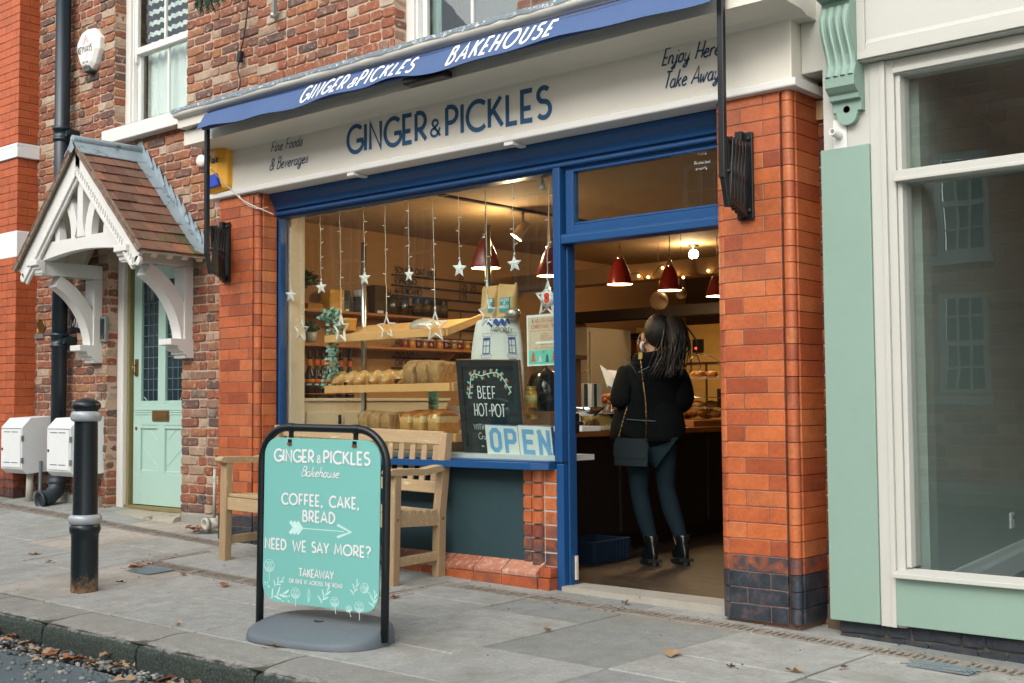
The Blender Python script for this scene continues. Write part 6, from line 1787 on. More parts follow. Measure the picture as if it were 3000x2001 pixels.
# OPEN
O2 = Vector((0.161, 0.270, 0.795)); ov = Vector((0.167, 0.236, 0.979)) - O2; ou = Vector((0.684, 0.236, 0.990)) - Vector((0.167, 0.236, 0.979)); ov.normalize(); ou = (ou - ov * ou.dot(ov)).normalized(); on = ou.cross(ov)
t = thing('open_sign', 'pair of white panels reading OPEN in pale blue letters with chipped blue edges', 'sign', O2)
def Q(a, b, c=0.0): return O2 + ou * a + ov * b + on * c
for k, (a0, a1, s, b0, b1) in enumerate(((0, .268, 'OP', -.001, .186), (.272, .532, 'EN', 0, .193))):
    mb = MB(); mb.prism([(a0, b0), (a1, b0), (a1, b1), (a0, b1)], Q(0, 0, -.02), ou, ov, on * .02); p = mb.build('panel', M('white_enamel_panel', '#dfe2d8', .5, var=.03, bump=.05), t, bevel=.002)
    mb = MB()
    for a, b_, c, d in ((a0 - .0012, b0, a0 - .0002, b1), (a1 + .0002, b0, a1 + .0012 + .003 * k, b1), (a0, b1 + .0002, a1, b1 + .002)): mb.prism([(a, b_), (c, b_), (c, d), (a, d)], Q(0, 0, -.0205), ou, ov, on * .021)
    mb.build('painted_edge', M('chipped_blue_edge', '#2d5f9a', .6, var=.2, spot='#cfd6d8', spotscale=40, spotamt=.6), p)
    mb = MB()
    w = .030
    h = .128; z0 = .028
    if k == 0:
        q = .022
        x0, x1 = .045, .115
        mb.ribbon([Q(x, z) for x, z in ((x0 + q, z0), (x1 - q, z0), (x1, z0 + q), (x1, z0 + h - q), (x1 - q, z0 + h), (x0 + q, z0 + h), (x0, z0 + h - q), (x0, z0 + q))], w, on, True, .001)
        x0 = .168
        mb.ribbon([Q(x0, z0 - .015), Q(x0, z0 + h + .015)], w, on, False, .001)
        mb.ribbon([Q(x, z) for x, z in ((x0 + .015, z0 + h), (x0 + .055, z0 + h), (x0 + .070, z0 + h - .016), (x0 + .070, z0 + h - .055), (x0 + .055, z0 + h - .07), (x0 + .015, z0 + h - .07))], w, on, False, .0012)
    else:
        x0 = .315
        mb.ribbon([Q(x0, z0 - .015), Q(x0, z0 + h + .015)], w, on, False, .001)
        for z, l in ((z0, .085), (z0 + h, .085), (z0 + h / 2, .072)): mb.ribbon([Q(x0 + .015, z), Q(x0 + l - .005, z)], w, on, False, .001)
        x0, x1 = .440, .505
        for x in (x0, x1): mb.ribbon([Q(x, z0 - .015), Q(x, z0 + h + .015)], w, on, False, .001)
        mb.ribbon([Q(x0 - .012, z0 + h + .012), Q(x1 + .012, z0 - .012)], w, on, False, .0013)
    mb.build('letter', M('pale_blue_letter', '#6fa6cf', .6, var=.06, scale=20, bump=0), p)
# poster taped to the glass
O3 = Vector((0.526, 0.232, 1.338)); pw = .295; ph = .312
pu = Vector((1, 0, .01)).normalized(); pv = Vector((-.012, 0, 1)).normalized()
t = thing('christmas_tree_poster', 'cream and green poster advertising christmas trees taped inside the bakery window', 'poster', O3)
mb = MB(); mb.prism([(0, 0), (pw, 0), (pw, ph), (0, ph)], O3, pu, pv, (0, .002, 0)); mb.build('sheet', M('white_paper', '#dfe3dc', .5, bump=0), t)
def pr_(poly, mat, name, lift): 
    mb = MB(); mb.add([O3 + pu * a + pv * b + Vector((0, -lift, 0)) for a, b in poly], [tuple(range(len(poly)))]); return mb.build(name, mat, t)
pr_([(.012, .095), (pw - .012, .095), (pw - .012, ph - .014), (.012, ph - .014)], M('kraft_print', '#c9b79c', .6, bump=0), 'printed_panel', .0008)
pr_([(.012, .010), (pw - .012, .010), (pw - .012, .0949), (.012, .0949)], M('mint_print', '#69c3ae', .6, bump=0), 'printed_band', .0008)
mb = MB()
pt = lambda s, b, h, w, wt=.16: text(mb, s, O3 + pu * (pw / 2 - w / 2) + pv * b, pu, pv, h, wt, width=w, lift=.0014)
pt('HEATH FARM', .262, .022, .155); pt('CHRISTMAS TREES', .228, .022, .215); pt('PREMIUM TREES FOR A WORLD NOEL SHOP', .210, .007, .235, .2)
for i, s in enumerate(('ATTRACT', 'PRICES FROM', 'DELIVERY AVAILABLE', 'SAT SUN OPEN')): pt(s, .19 - .0135 * i, .006, [.05, .08, .10, .08][i], .2)
pt('WEEKEND 9 TILL 5', .125, .006, .09, .2); pt('HEATH FARM FOREST CORNER', .103, .005, .17, .2)
mb.build('lettering', M('rust_print', '#b5583a', .6, bump=0), t)
pr_([(.07, .1345), (.22, .1345), (.22, .147), (.07, .147)], PWHITE, 'white_strip', .0011)
mb = MB()
for x, h, k in ((.05, .07, 0), (.135, .02, 2), (.22, .075, 0), (.10, .045, 1), (.265, .045, 1), (.165, .055, 3)): pass
trees = [(.05, .018, .068, '#c8643a'), (.105, .02, .045, '#e3cfd0'), (.16, .014, .055, '#1f5148'), (.213, .018, .070, '#c8643a'), (.262, .02, .05, '#e3cfd0'), (.13, .074, .02, '#c8643a'), (.25, .078, .016, '#c8643a'), (.05, .262, .026, '#2f7a5f'), (.245, .262, .026, '#2f7a5f')]
for x, b0, h, col in trees:
    mb = MB()
    for k in range(3):
        w = h * (.34 - .07 * k); z = b0 + h * .12 + h * .27 * k
        mb.add([O3 + pu * (x + a) + pv * b_ + Vector((0, -.0013 - .0002 * k, 0)) for a, b_ in ((-w, z), (w, z), (0, z + h * .4))], [(0, 1, 2)])
    mb.build('printed_tree', M('print' + col[1:], col, .6, bump=0), t)
# linen sack with blue windows, coffee bags, foil ball
t = thing('printed_linen_sack', 'white cloth draped over a stand and printed with blue sash windows behind the chalkboard', 'cloth', (0.034, 0.500, 1.117))
mb = MB()
c0 = Vector((0.034, 0.500, 1.072)); SW = .215
prof = [(1.0, .0), (1.0, .12), (.98, .26), (.93, .38), (.86, .47), (.80, .525), (.74, .55), (.55, .562), (.0, .565)]
prof = [(r * SW, z * 1.1) for r, z in prof]
n = 36
vs = []
for r, z in prof:
    for k in range(n):
        a = 2 * math.pi * k / n
        q = 1 + .05 * math.sin(5 * a + 1) + .03 * math.sin(9 * a + 2) * (1 - z)
        vs.append(c0 + Vector((r * q * math.cos(a) * 1.0 + .02 * z, r * q * math.sin(a) * .55, z - .02)))
mb.add(vs, [(i * n + k, i * n + (k + 1) % n, (i + 1) * n + (k + 1) % n, (i + 1) * n + k) for i in range(len(prof) - 1) for k in range(n)], True)
sk = mb.build('cloth', M('white_linen', '#d9dbd4', .85, var=.05, scale=5, bump=.3, bscale=60), t)
def sackpt(a, z):      # a point on the drawn front of the cloth: angle and height
    for (r0, z0), (r1, z1) in zip(prof, prof[1:]):
        if z <= z1 or z1 >= .60:
            f = (z - z0) / max(1e-6, z1 - z0); r = r0 + (r1 - r0) * min(1, f); break
    q = 1 + .05 * math.sin(5 * a + 1) + .03 * math.sin(9 * a + 2) * (1 - z)
    return c0 + Vector((r * q * math.cos(a) + .02 * z, r * q * math.sin(a) * .55 - .003, z - .02))
mb = MB()
def win_print(a, z, w=.21, h=.10):
    g = lambda i, j: sackpt(a + (i - .5) * w, z + j * h)
    nn = Vector((0, -1, .1))
    mb.ribbon([g(0, 0), g(0, .5), g(0, 1), g(.5, 1), g(1, 1), g(1, .5), g(1, 0), g(.5, 0)], .006, nn, True, .002)
    mb.ribbon([g(.5, 0), g(.5, .5), g(.5, 1)], .004, nn, lift=.0023); mb.ribbon([g(0, .5), g(.5, .5), g(1, .5)], .004, nn, lift=.0026); mb.ribbon([g(0, .94), g(.5, .94), g(1, .94)], .012, nn, lift=.0029)
    mb.ribbon([g(-.15, 1.12), g(.5, 1.12), g(1.15, 1.12), g(1.3, 1.3), g(-.3, 1.3), g(-.15, 1.12)], .002, nn, lift=.002)
for a in (4.72, 5.85):
    for z in (.385, .245): win_print(a, z, .34, .10)
mb.ribbon([sackpt(4.7 + .05 * i, .575 + .012 * math.sin(i * 1.1)) for i in range(20)], .012, (0, -1, .2), lift=.003); mb.ribbon([sackpt(4.8 + .05 * i, .59 + .012 * math.sin(i * 1.1 + 1)) for i in range(22)], .018, (0, -1, .3), lift=.003)
for z, w in ((.09, .01), (.04, .02)): mb.ribbon([sackpt(5.3 + .06 * i, z) for i in range(12)], w, (.6, -1, 0), lift=.003)
mb.build('blue_print', M('blue_textile_print', '#35549a', .8, bump=0), sk)
mb = MB()
q = sackpt(4.95, .525); text(mb, 'TARPORLEY', q + Vector((0, -.016, 0)), (.86, .34, -.06), (.05, .1, 1), .030, .13, width=.15, sp=.2); mb.build('lettering', INKBLK, sk)
KRAFT = M('kraft_paper', '#c9a36c', .8, var=.08, scale=6, bump=.7, bscale=14)
TEALP = M('teal_label', '#1f8f95', .6, var=.04, bump=0)
for i, (pp, w, h, lab) in enumerate((((-0.033, 0.520, 1.680), .125, .20, 'folded brown paper coffee bag nearer the pole on the cloth'), ((0.137, 0.500, 1.675), .15, .21, 'open brown paper coffee bag with full teal label beside the foil ball'))):
    t = thing('coffee_bag', lab, 'paper bag', pp, 'brown coffee bags in the window')
    p = Vector(pp)
    mb = MB()
    n = 16
    vs = []
    for j, z in enumerate((0, .02, h * .3, h * .55, h * .75, h * .92, h, h * 1.01)):
        tk = .045 * (1 - (z / h) ** 2 * .9) + .006
        for k in range(n):
            a = 2 * math.pi * k / n
            ca, sa = math.cos(a), math.sin(a)
            vs.append(p + Vector((w / 2 * (abs(ca) ** .4) * (1 if ca > 0 else -1) * (1 - .06 * math.sin(j)), tk * (abs(sa) ** .6) * (1 if sa > 0 else -1) + .004 * math.sin(j * 3 + k), z + (.012 * math.sin(k * .8 + i) if j > 5 else 0))))
    mb.add(vs, [(j * n + k, j * n + (k + 1) % n, (j + 1) * n + (k + 1) % n, (j + 1) * n + k) for j in range(7) for k in range(n)], True); mb.add(vs[-n:], [tuple(range(n))])
    mb.build('bag', KRAFT, t)
    lx0, lx1 = (-.03, .055) if i else (.02, .062)
    mb = MB(); mb.prism([(lx0, .03), (lx1, .03), (lx1, .125), (lx0, .125)], p + Vector((.0, -.055, 0)), (1, 0, 0), (0, .10, 1), (0, .006, 0)); l = mb.build('label', TEALP, t)
    mb = MB()
    for s, z in (('GINGER', .10), ('&', .08), ('PICKLES', .055)):
        ww = (lx1 - lx0 - .01) * (.3 if s == '&' else 1)
        text(mb, s, p + Vector(((lx0 + lx1) / 2 - ww / 2, -.0562 + z * .1, z)), (1, 0, 0), (0, .1, 1), .018, .16, width=ww)
    mb.build('lettering', PWHITE, l)
mb = MB(); mb.blob((0.233, 0.440, 1.687), (.052, .05, .042), 16, 10, .10, 5); tag(mb.build('foil_ball', M('silver_glitter', '#b9b3a6', .3, .8, var=.4, scale=60, bump=1, bscale=120)), 'silver glitter bauble resting on the printed cloth by the coffee bags', 'bauble')
# trailing eucalyptus
t = thing('trailing_plant', 'trailing pale green eucalyptus vine hanging in front of the bottles in the window', 'plant', (-1.377, 0.360, 1.758))
mb = MB(); st_ = MB(); rd = random.Random(21)
base = V(*(-1.408, 0.370, 1.760))
vines = [smoothpts([base, base + V(-.02, -.02, .03), V(*(-1.436, 0.330, 1.673)), V(*(-1.447, 0.330, 1.475)), V(*(-1.500, 0.330, 1.240))], 8), smoothpts([base, V(*(-1.361, 0.330, 1.669)), V(*(-1.410, 0.330, 1.548)), V(*(-1.391, 0.330, 1.423)), V(*(-1.425, 0.330, 1.300))], 8), smoothpts([base, V(*(-1.336, 0.340, 1.718)), V(*(-1.384, 0.350, 1.572)), V(*(-1.396, 0.360, 1.350))], 8), smoothpts([base, V(*(-1.486, 0.340, 1.738)), V(*(-1.551, 0.340, 1.749))], 6)]
for v_ in vines:
    st_.tube(v_, .0025, 4)
    for q in v_:
        for _ in range(3):
            a = rd.uniform(0, 6.28)
            mb.leaf(q, (math.cos(a), math.sin(a) * .6, rd.uniform(-.3, .4)), (rd.uniform(-.4, .4), -1, .6), rd.uniform(.022, .038), rd.uniform(.022, .03))
for _ in range(90):
    q = base + V(rd.gauss(-.02, .035), rd.gauss(-.02, .02), rd.gauss(.0, .028)); a = rd.uniform(0, 6.28)
    mb.leaf(q, (math.cos(a), math.sin(a), rd.uniform(-.3, .5)), (rd.uniform(-.4, .4), -1, .6), rd.uniform(.025, .042), rd.uniform(.024, .034))
mb.build('foliage', M('eucalyptus_green', '#8fb0a0', .6, var=.15, bump=.1), t); st_.build('stem', M('eucalyptus_stem', '#6f8a74', .7), t)
q = base + V(.06, .06, -.02)
mb = MB(); mb.lathe([(.055, -.09), (.065, -.02), (.068, 0), (.058, .0), (.05, -.02), (0, -.025)], q, 18); mb.build('pot', M('mustard_pot', '#b4822f', .5), t)

# ---------------------------------------------------------------- shelves and stock on the left wall
SHW = M('warm_shelf_wood', '#a8703a', .55, var=.14, scale=3, bump=.2, bscale=20, stretch=(7, 1, 7))
for z, lab in ((1.85, 'upper wooden wall shelf with boxes cups and a leafy plant'), (1.585, 'lower wooden wall shelf with potted plants above the syrup bottles')):
    t = thing('wall_shelf', lab, 'shelf', (-2.05, 1.4, z))
    mb = MB(); mb.box((-2.149, .41, z - .02), (-1.90, 2.9, z)); mb.build('board', SHW, t, bevel=.002)
    for y in (.9, 2.2):
        mb = MB(); mb.prism([(0, 0), (.2, 0), (0, -.14)], (-2.148, y, z - .021), (1, 0, 0), (0, 0, 1), (0, .02, 0)); mb.build('bracket', SHW, t)
cab = thing('cream_cupboard', 'cream painted cupboard below the syrup bottles inside the bakery window', 'cupboard', (-1.95, 1.1, .04))
mb = MB(); mb.box((-2.149, .405, .04), (-1.86, 2.0, 1.14)); mb.build('carcass', ICREAM, cab); mb = MB(); mb.box((-2.149, .4, 1.141), (-1.84, 2.02, 1.165)); mb.build('top', ICREAM, cab, bevel=.004)
for y0, y1 in ((.46, .78), (.84, 1.4)):
    mb = MB(); mb.box((-1.859, y0, .12), (-1.842, y1, 1.06)); d = mb.build('door', ICREAM, cab, bevel=.004)
    mb = MB()
    for z in (.3, 1.0): mb.box((-1.843, y1 - .012, z - .035), (-1.834, y1 + .012, z + .035))
    mb.build('hinge', M('dark_lock', '#20262a'), d)
BOTG = glass_mat('bottle_glass', (.55, .5, .42), 1.5)
SYR = M('dark_syrup_glass', '#1d1512', .08, var=.2, bump=0)
PUMP = M('black_pump', '#101416', .35, bump=0)
OR1 = M('orange_collar', '#d2622a', .5, bump=0); OR2 = M('amber_collar', '#dc8a2a', .5, bump=0); LBK = M('black_label', '#15191b', .5, bump=0)
def bottle(p, s, orange, labelcol, label, clear=False):
    t = thing('syrup_bottle', label, 'bottle', p, 'syrup bottles with pumps')
    p = Vector(p)
    mb = MB(); mb.lathe([(0, 0), (.037, 0), (.039, .01), (.039, .165), (.034, .195), (.016, .235), (.014, .255)], p, 18); mb.build('glass', SYR if not clear else M('clear_syrup_glass', '#5d6360', .06, bump=0), t)
    mb = MB(); mb.lathe([(.0395, .03), (.0397, .03), (.0397, .145), (.0395, .145)], p, 18); l = mb.build('label', LBK if not clear else PWHITE, t)
    mb = MB(); mb.lathe([(.04, .12), (.0402, .12), (.0402, .147), (.04, .147)], p, 18); mb.lathe([(.04, .03), (.0402, .03), (.0402, .036), (.04, .036)], p, 18); mb.build('label_band', labelcol, l)
    mb = MB()
    d = Vector((.72, -.69, 0)); u = Vector((.69, .72, 0))
    text(mb, 'DaVinci', p + d * .0405 + u * -.022 + Vector((0, 0, .098)), u, (0, 0, 1), .014, .2, width=.044, slant=.2) if 0 else mb.obox(p + d * .0408 + Vector((0, 0, .105)), u * .018, (0, 0, .006), d * .0008)
    mb.build('label_mark', PWHITE, l)
    mb = MB(); mb.lathe([(.020, .250), (.024, .255), (.019, .30), (.0, .30)], p, 16); mb.build('collar', orange, t)
    mb = MB(); mb.lathe([(.012, .30), (.018, .31), (.016, .335), (.008, .345), (.008, .38), (.012, .384), (.012, .395), (0, .4)], p, 12); mb.tube([p + Vector((0, 0, .388)), p + Vector((.03, -.03, .39)), p + Vector((.045, -.045, .375))], .006, 6); mb.build('pump', PUMP, t)
for i, (pp, o, l, lab) in enumerate((((-1.950, 0.413, 1.175), OR1, OR1, 'syrup bottle with white label at the far left by the window edge'), ((-1.950, 0.482, 1.175), OR1, OR1, 'syrup bottle with bright orange collar and black label second from left'), ((-1.960, 0.580, 1.175), OR2, OR2, 'syrup bottle with amber collar third from the left'),
        ((-1.960, 0.651, 1.175), OR1, OR1, 'syrup bottle with orange collar fourth from the left left of the vine'), ((-1.960, 0.716, 1.175), OR1, OR2, 'syrup bottle half hidden by the hanging vine'), ((-1.960, 0.789, 1.175), OR2, OR2, 'syrup bottle with yellow collar right of the hanging vine'),
        ((-2.020, 0.946, 1.184), OR1, OR1, 'syrup bottle behind the left end of the bread board'), ((-2.040, 1.057, 1.190), OR1, OR1, 'syrup bottle farthest right with black pump above the loaves'))):
    bottle((pp[0], pp[1], 1.166), 1, o, l, lab, i == 0)
def potplant(p, pr_, ph_, n, L, w, col, pcol, label, sd, band=None, droop=.3):
    t = thing('potted_plant', label, 'plant', p)
    p = Vector(p); rd = random.Random(sd)
    mb = MB(); mb.lathe([(0, 0), (pr_ * .75, 0), (pr_, ph_), (pr_ * .9, ph_), (pr_ * .8, ph_ * .85), (0, ph_ * .83)], p, 20); o = mb.build('pot', pcol, t)
    if band: mb = MB(); mb.lathe([(pr_ * .755, .004), (pr_ * .875, ph_ * .5), (pr_ * .87, ph_ * .51)], p, 20); mb.build('glaze_band', band, o)
    mb = MB(); sm = MB()
    for i in range(n):
        a = rd.uniform(0, 6.28); e = rd.uniform(.3, 1.3)
        d = V(math.cos(a) * math.cos(e), math.sin(a) * math.cos(e), math.sin(e)); q = p + V(0, 0, ph_ * .85) + d * L * rd.uniform(.5, 1.2)
        sm.tube([p + V(0, 0, ph_ * .8), (p + V(0, 0, ph_ * .85) + q) / 2 + V(0, 0, .01), q], .002, 4)
        for k in range(3): mb.leaf(q - d * .02 * k, d + V(rd.uniform(-.7, .7), rd.uniform(-.7, .7), rd.uniform(-.6, .3)), (rd.uniform(-.3, .3), rd.uniform(-.3, .3), 1), w * rd.uniform(1.3, 2.0), w)
    mb.build('foliage', col, t); sm.build('stem', col, t)
GR1 = M('dark_leaf_green', '#2f4f3a', .5, var=.25, bump=.1); GR2 = M('mid_leaf_green', '#3f6b4c', .55, var=.25, bump=.1)
potplant((-1.980, 0.478, 1.889), .055, .10, 26, .13, .05, GR1, M('woven_basket', '#9c8456', .9, var=.25, scale=60, bump=1, bscale=90), 'dark leaved plant in a woven pot at the left end of the upper shelf', 1)
potplant((-1.980, 0.466, 1.600), .055, .09, 34, .10, .022, GR2, M('grey_pot', '#8e948f', .6), 'small green plant in a plain grey pot on the lower shelf', 2)
potplant((-1.980, 0.609, 1.600), .05, .075, 40, .09, .02, GR2, M('pale_pot', '#bcbfb8', .5), 'ferny plant in a pale pot with copper base on the lower shelf', 3, M('copper_band', '#b0713c', .35, .7))
YB = M('mustard_card', '#d09a35', .6, var=.05, bump=.05)
def carton(p0, w, d, h, mat, label, cat='box', lid=None):
    t = thing('carton', label, cat, p0)
    x, y, z = p0
    mb = MB(); mb.box((x, y, z), (x + w, y + d, z + h)); mb.build('body', mat, t, bevel=.003)
    mb = MB(); mb.box((x - .001, y - .001, z + h * .86), (x + w + .001, y + d + .001, z + h + .002)); mb.build('lid', lid or mat, t, bevel=.002)
    mb = MB(); mb.box((x + w, y + d * .2, z + h * .05), (x + w + .002, y + d * .75, z + h * .14)); mb.build('sticker', PWHITE, t)
carton((-2.10, .80, 1.852), .12, .15, .17, YB, 'tall mustard yellow box on the upper wall shelf'); carton((-2.08, .58, 1.852), .10, .15, .05, M('low_ochre_card', '#a87428', .6), 'low ochre box left of the tall yellow box'); carton((-2.1, .952, 1.852), .12, .06, .17, M('slate_card', '#39413f', .6), 'narrow slate grey box against the tall yellow box'); carton((-2.12, 1.30, 1.852), .12, .12, .24, M('dark_brown_card', '#4a3826', .7), 'dark brown box on the upper shelf behind the steel pole')
t = thing('cup_stack', 'grey tin holding three stacks of white cup lids on the upper shelf', 'cups', (-2.0, 1.13, 1.852))
mb = MB(); mb.lathe([(0, 0), (.075, 0), (.075, .006), (.062, .01), (.062, .13), (0, .13)], (-2.0, 1.14, 1.852), 24); mb.build('tin', M('pewter_tin', '#59625c', .4, .5, var=.1), t)
for dx, dy in ((-.03, -.02), (.01, .03), (.025, -.025)): mb = MB(); mb.lathe([(0, .13), (.022, .13), (.022, .18), (.018, .185), (0, .185)], (-2.0 + dx, 1.14 + dy, 1.852), 14); mb.build('cup', PWHITE, t)
t = thing('steel_tumblers', 'steel tumblers full of straws on the upper shelf beside the menu letters', 'tumbler', (-1.97, 1.52, 1.852))
for y in (1.47, 1.6): mb = MB(); mb.lathe([(0, 0), (.045, 0), (.052, .15), (.048, .15), (.04, .01)], (-1.98, y, 1.852), 20); mb.build('tumbler', M('dark_steel', '#77756d', .25, .9), t)
mb = MB(); rd = random.Random(2)
for i in range(18): a = rd.uniform(0, 6.28); mb.tube([(-1.98, 1.47, 1.87), (-1.98 + .05 * math.cos(a), 1.47 + .05 * math.sin(a), 2.06 + rd.uniform(-.03, .02))], .0025, 4)
mb.build('straws', M('black_straw', '#26241f', .6, bump=0), t)
for i in range(4):
    t = thing('gift_can', ['dark printed can at the left of four beside the menu letters', 'dark printed can second of four beside the menu letters', 'dark printed can third of four beside the menu letters', 'dark printed can at the right of four beside the menu letters'][i], 'can', (-1.96, 1.74 + .105 * i, 1.852), 'dark cans on the upper shelf')
    mb = MB(); mb.lathe([(0, 0), (.043, 0), (.043, .15), (.04, .157), (0, .157)], (-1.96, 1.74 + .105 * i, 1.852), 18); mb.build('can', M('dark_can', '#1b2224', .4), t)
    mb = MB(); mb.lathe([(.0435, .04), (.0437, .04), (.0437, .11), (.0435, .11)], (-1.96, 1.74 + .105 * i, 1.852), 18, sx=1.0); mb.build('label', M('tan_can_label', '#6d5a3a', .6, spot='#1b2224', spotscale=50, spotamt=.5), t)
mb = MB(); rd = random.Random(6)
for i in range(14):
    t = None
    c = (-2.0 + rd.uniform(-.02, .02), 1.62 + .085 * i, 1.586)
    mb = MB(); mb.lathe([(0, 0), (.032, 0), (.034, .01), (.034, .06), (.028, .07), (0, .07)], c, 14)
    o = tag(mb.build('jam_jar', M('jam%d' % (i % 4), ['#7a2b22', '#b9772a', '#5e1f2c', '#8c6a2e'][i % 4], .15, bump=0), loc=c), 'small preserve jar in the row on the lower wall shelf', 'jar', 'preserve jars on the lower shelf')
    mb = MB(); mb.lathe([(.033, .07), (.033, .085), (0, .086)], c, 14); mb.build('lid', M('cloth_lid', '#b9a9a0', .8), o)
# menu letters on rails along the left wall
t = thing('menu_letter_board', 'black peg letters of a drinks menu on dark rails along the brown wall', 'menu board', (-2.14, 2.0, 1.9))
mb = MB()
rows = [('SOYA & OAT MILK', '25'), ('ESPRESSO', '2.25  2.5'), ('AMERICANO', '2.75'), ('LATTE', ''), ('FLAT WHITE', '3'), ('CAPPUCCINO', '3'), ('SPANISH LATTE', '3'), ('MOCHA', '3.25'), ('HOT CHOC', '3.25'), ('CHOC', '3')]
lm = MB()
for i, (s, p) in enumerate(rows):
    z = 2.235 - .088 * i
    lm.box((-2.148, 1.62, z - .028), (-2.135, 3.1, z - .012))
    text(mb, s, (-2.144, 1.66, z), (0, 1, 0), (0, 0, 1), .05, .17, sx=1.0, lift=.004)
    if p: text(mb, p, (-2.144, 2.45, z), (0, 1, 0), (0, 0, 1), .05, .17, sx=1.0, lift=.004)
mb.build('letters', M('black_letter', '#1a1714', .6, bump=0), t); lm.build('rail', M('dark_rail', '#3b2c1e', .7), t)

# ---------------------------------------------------------------- counter and the things on it
CWOOD = M('counter_wood', '#8f5a2c', .5, var=.15, scale=3, bump=.2, stretch=(6, 1, 6))
t = thing('shop_counter', 'long dark counter with wooden top running back into the bakery', 'counter', (-.15, 2.4, .04))
mb = MB(); mb.box((-.50, .95, .875), (.17, 4.3, .918)); mb.build('counter_top', CWOOD, t, bevel=.004)
DKP = M('black_counter_panel', '#0d0f0f', .5, var=.2, bump=.1)
mb = MB(); mb.box((-.47, .98, .16), (.11, 4.25, .874)); mb.box((-.44, 1.0, .04), (.03, 4.2, .159)); mb.build('front_panel', DKP, t)
for y in (1.75, 2.95): mb = MB(); mb.box((.111, y, .18), (.118, y + .03, .86)); mb.build('metal_trim', M('dull_trim', '#4a4a44', .4, .7), t)
mb = MB(); mb.box((-.47, .565, .905), (.16, .94, .93)); mb.box((-.47, .60, .75), (.14, .93, .904)); struct('display_back_counter', mb, M('white_worktop', '#c9c9c2', .4, bump=.03))
# till cabinet of pine with bottle on top
p0 = (0.020, 1.365, 1.455)
t = thing('pine_till_stand', 'upright pine box at the near end of the counter holding up a small shelf', 'stand', (0, 1.3, .92))
mb = MB(); mb.box((-.12, 1.25, .919), (.04, 1.40, 1.42)); mb.build('post', M('dark_pine', '#7d5a35', .65, var=.18, stretch=(6, 6, 1), bump=.25), t); mb = MB(); mb.box((-.16, 1.20, 1.421), (.07, 1.44, 1.455)); mb.build('top', M('dark_pine', '#7d5a35'), t, bevel=.003)
p = (0.000, 1.395, 1.461)
t = thing('sanitiser_bottle', 'small bottle with white cap and label on top of the pine stand', 'bottle', (0.0, p[1], 1.456))
mb = MB(); mb.lathe([(0, 0), (.028, 0), (.028, .085), (.02, .1), (0, .1)], (0.01, 1.32, 1.456), 16); mb.build('body', M('grey_green_bottle', '#5f6b58', .2, bump=0), t); mb = MB(); mb.lathe([(.0282, .01), (.0284, .01), (.0284, .075), (.0282, .075)], (.01, 1.32, 1.456), 16); mb.build('label', PWHITE, t); mb = MB(); mb.lathe([(.015, .1), (.015, .145), (0, .145)], (.01, 1.32, 1.456), 14); mb.build('cap', PWHITE, t)
ZC = .919
def jar(x, y, r, h, mat, label, cat='jar', lidm=None, content=None, nm='storage_jar'):
    t = thing(nm, label, cat, (x, y, ZC))
    mb = MB(); mb.lathe([(0, 0), (r * .95, 0), (r, .008), (r, h * .8), (r * .8, h * .92), (r * .8, h)], (x, y, ZC), 22); mb.build('glass', mat, t)
    if lidm: mb = MB(); mb.lathe([(r * .84, h), (r * .84, h + .022), (r * .2, h + .03), (0, h + .03)], (x, y, ZC), 22); mb.build('lid', lidm, t)
    if content:
        mb = MB(); rd = random.Random(int(x * 100 + y * 10))
        for i in range(26): a = rd.uniform(0, 6.28); q = rd.uniform(0, r * .75); mb.rnd = rd.random(); mb.blob((x + q * math.cos(a), y + q * math.sin(a), ZC + rd.uniform(.02, h * content[1])), (.022, .018, .016), 7, 5, .3, i)
        mb.build('contents', content[0], t)
    return t
SW = attr_mat('wrapped_sweets', [(0, '#7a4a22'), (.4, '#b9772f'), (.7, '#9a2a22'), (1, '#d9b070')], .3, None, .6, None, .3, 60, .2)
# bag, papers, jars near the door
x, y, z = (0.060, 1.510, 1.041)
t = thing('paper_carrier_bag', 'white paper carrier bag with dark stripe and twine handles on the counter', 'carrier bag', (.03, 1.52, ZC))
mb = MB(); mb.add([(-.05, 1.47, 1.03), (.075, 1.47, 1.03), (.075, 1.60, 1.03), (-.05, 1.60, 1.03), (-.055, 1.475, 1.255), (.08, 1.475, 1.255), (.08, 1.595, 1.255), (-.055, 1.595, 1.255)], [(0, 1, 5, 4), (1, 2, 6, 5), (2, 3, 7, 6), (3, 0, 4, 7), (0, 3, 2, 1)]); mb.build('bag', M('white_kraft', '#d8d0c0', .8, var=.04, bump=.1), t)
mb = MB(); mb.box((.015, 1.4665, 1.035), (.045, 1.4705, 1.25)); mb.box((.0785, 1.50, 1.035), (.0815, 1.53, 1.25)); mb.build('stripe', M('bottle_green_stripe', '#24403c', .7, bump=0), t)
mb = MB(); mb.tube([(.02 + .045 * math.cos(R(a)), 1.475, 1.25 + .10 * math.sin(R(a))) for a in range(0, 181, 15)], .004, 6); mb.build('handle', M('twine', '#a58a5c', .9), t)
mb = MB(); mb.box((-.2, 1.42, ZC), (.12, 1.66, 1.028))
t = tag(mb.build('cake_tin', M('yellow_cream_tin', '#b99a55', .4, var=.08, bump=.05), bevel=.02), 'cream yellow tin under the papers at the near end of the counter', 'tin')
mb = MB(); rd = random.Random(4)
for i in range(5): a = rd.uniform(-.3, .3); mb.obox((.04 + rd.uniform(-.02, .02), 1.60 + rd.uniform(-.03, .03), 1.0315 + .002 * i), (.10 * math.cos(a), .10 * math.sin(a), 0), (-.07 * math.sin(a), .07 * math.cos(a), 0), (0, 0, .0008))
tag(mb.build('paper_pile', M('blue_white_paper', '#c4c8cc', .8, var=.1, bump=0)), 'untidy pile of papers lying on the cream tin', 'papers')
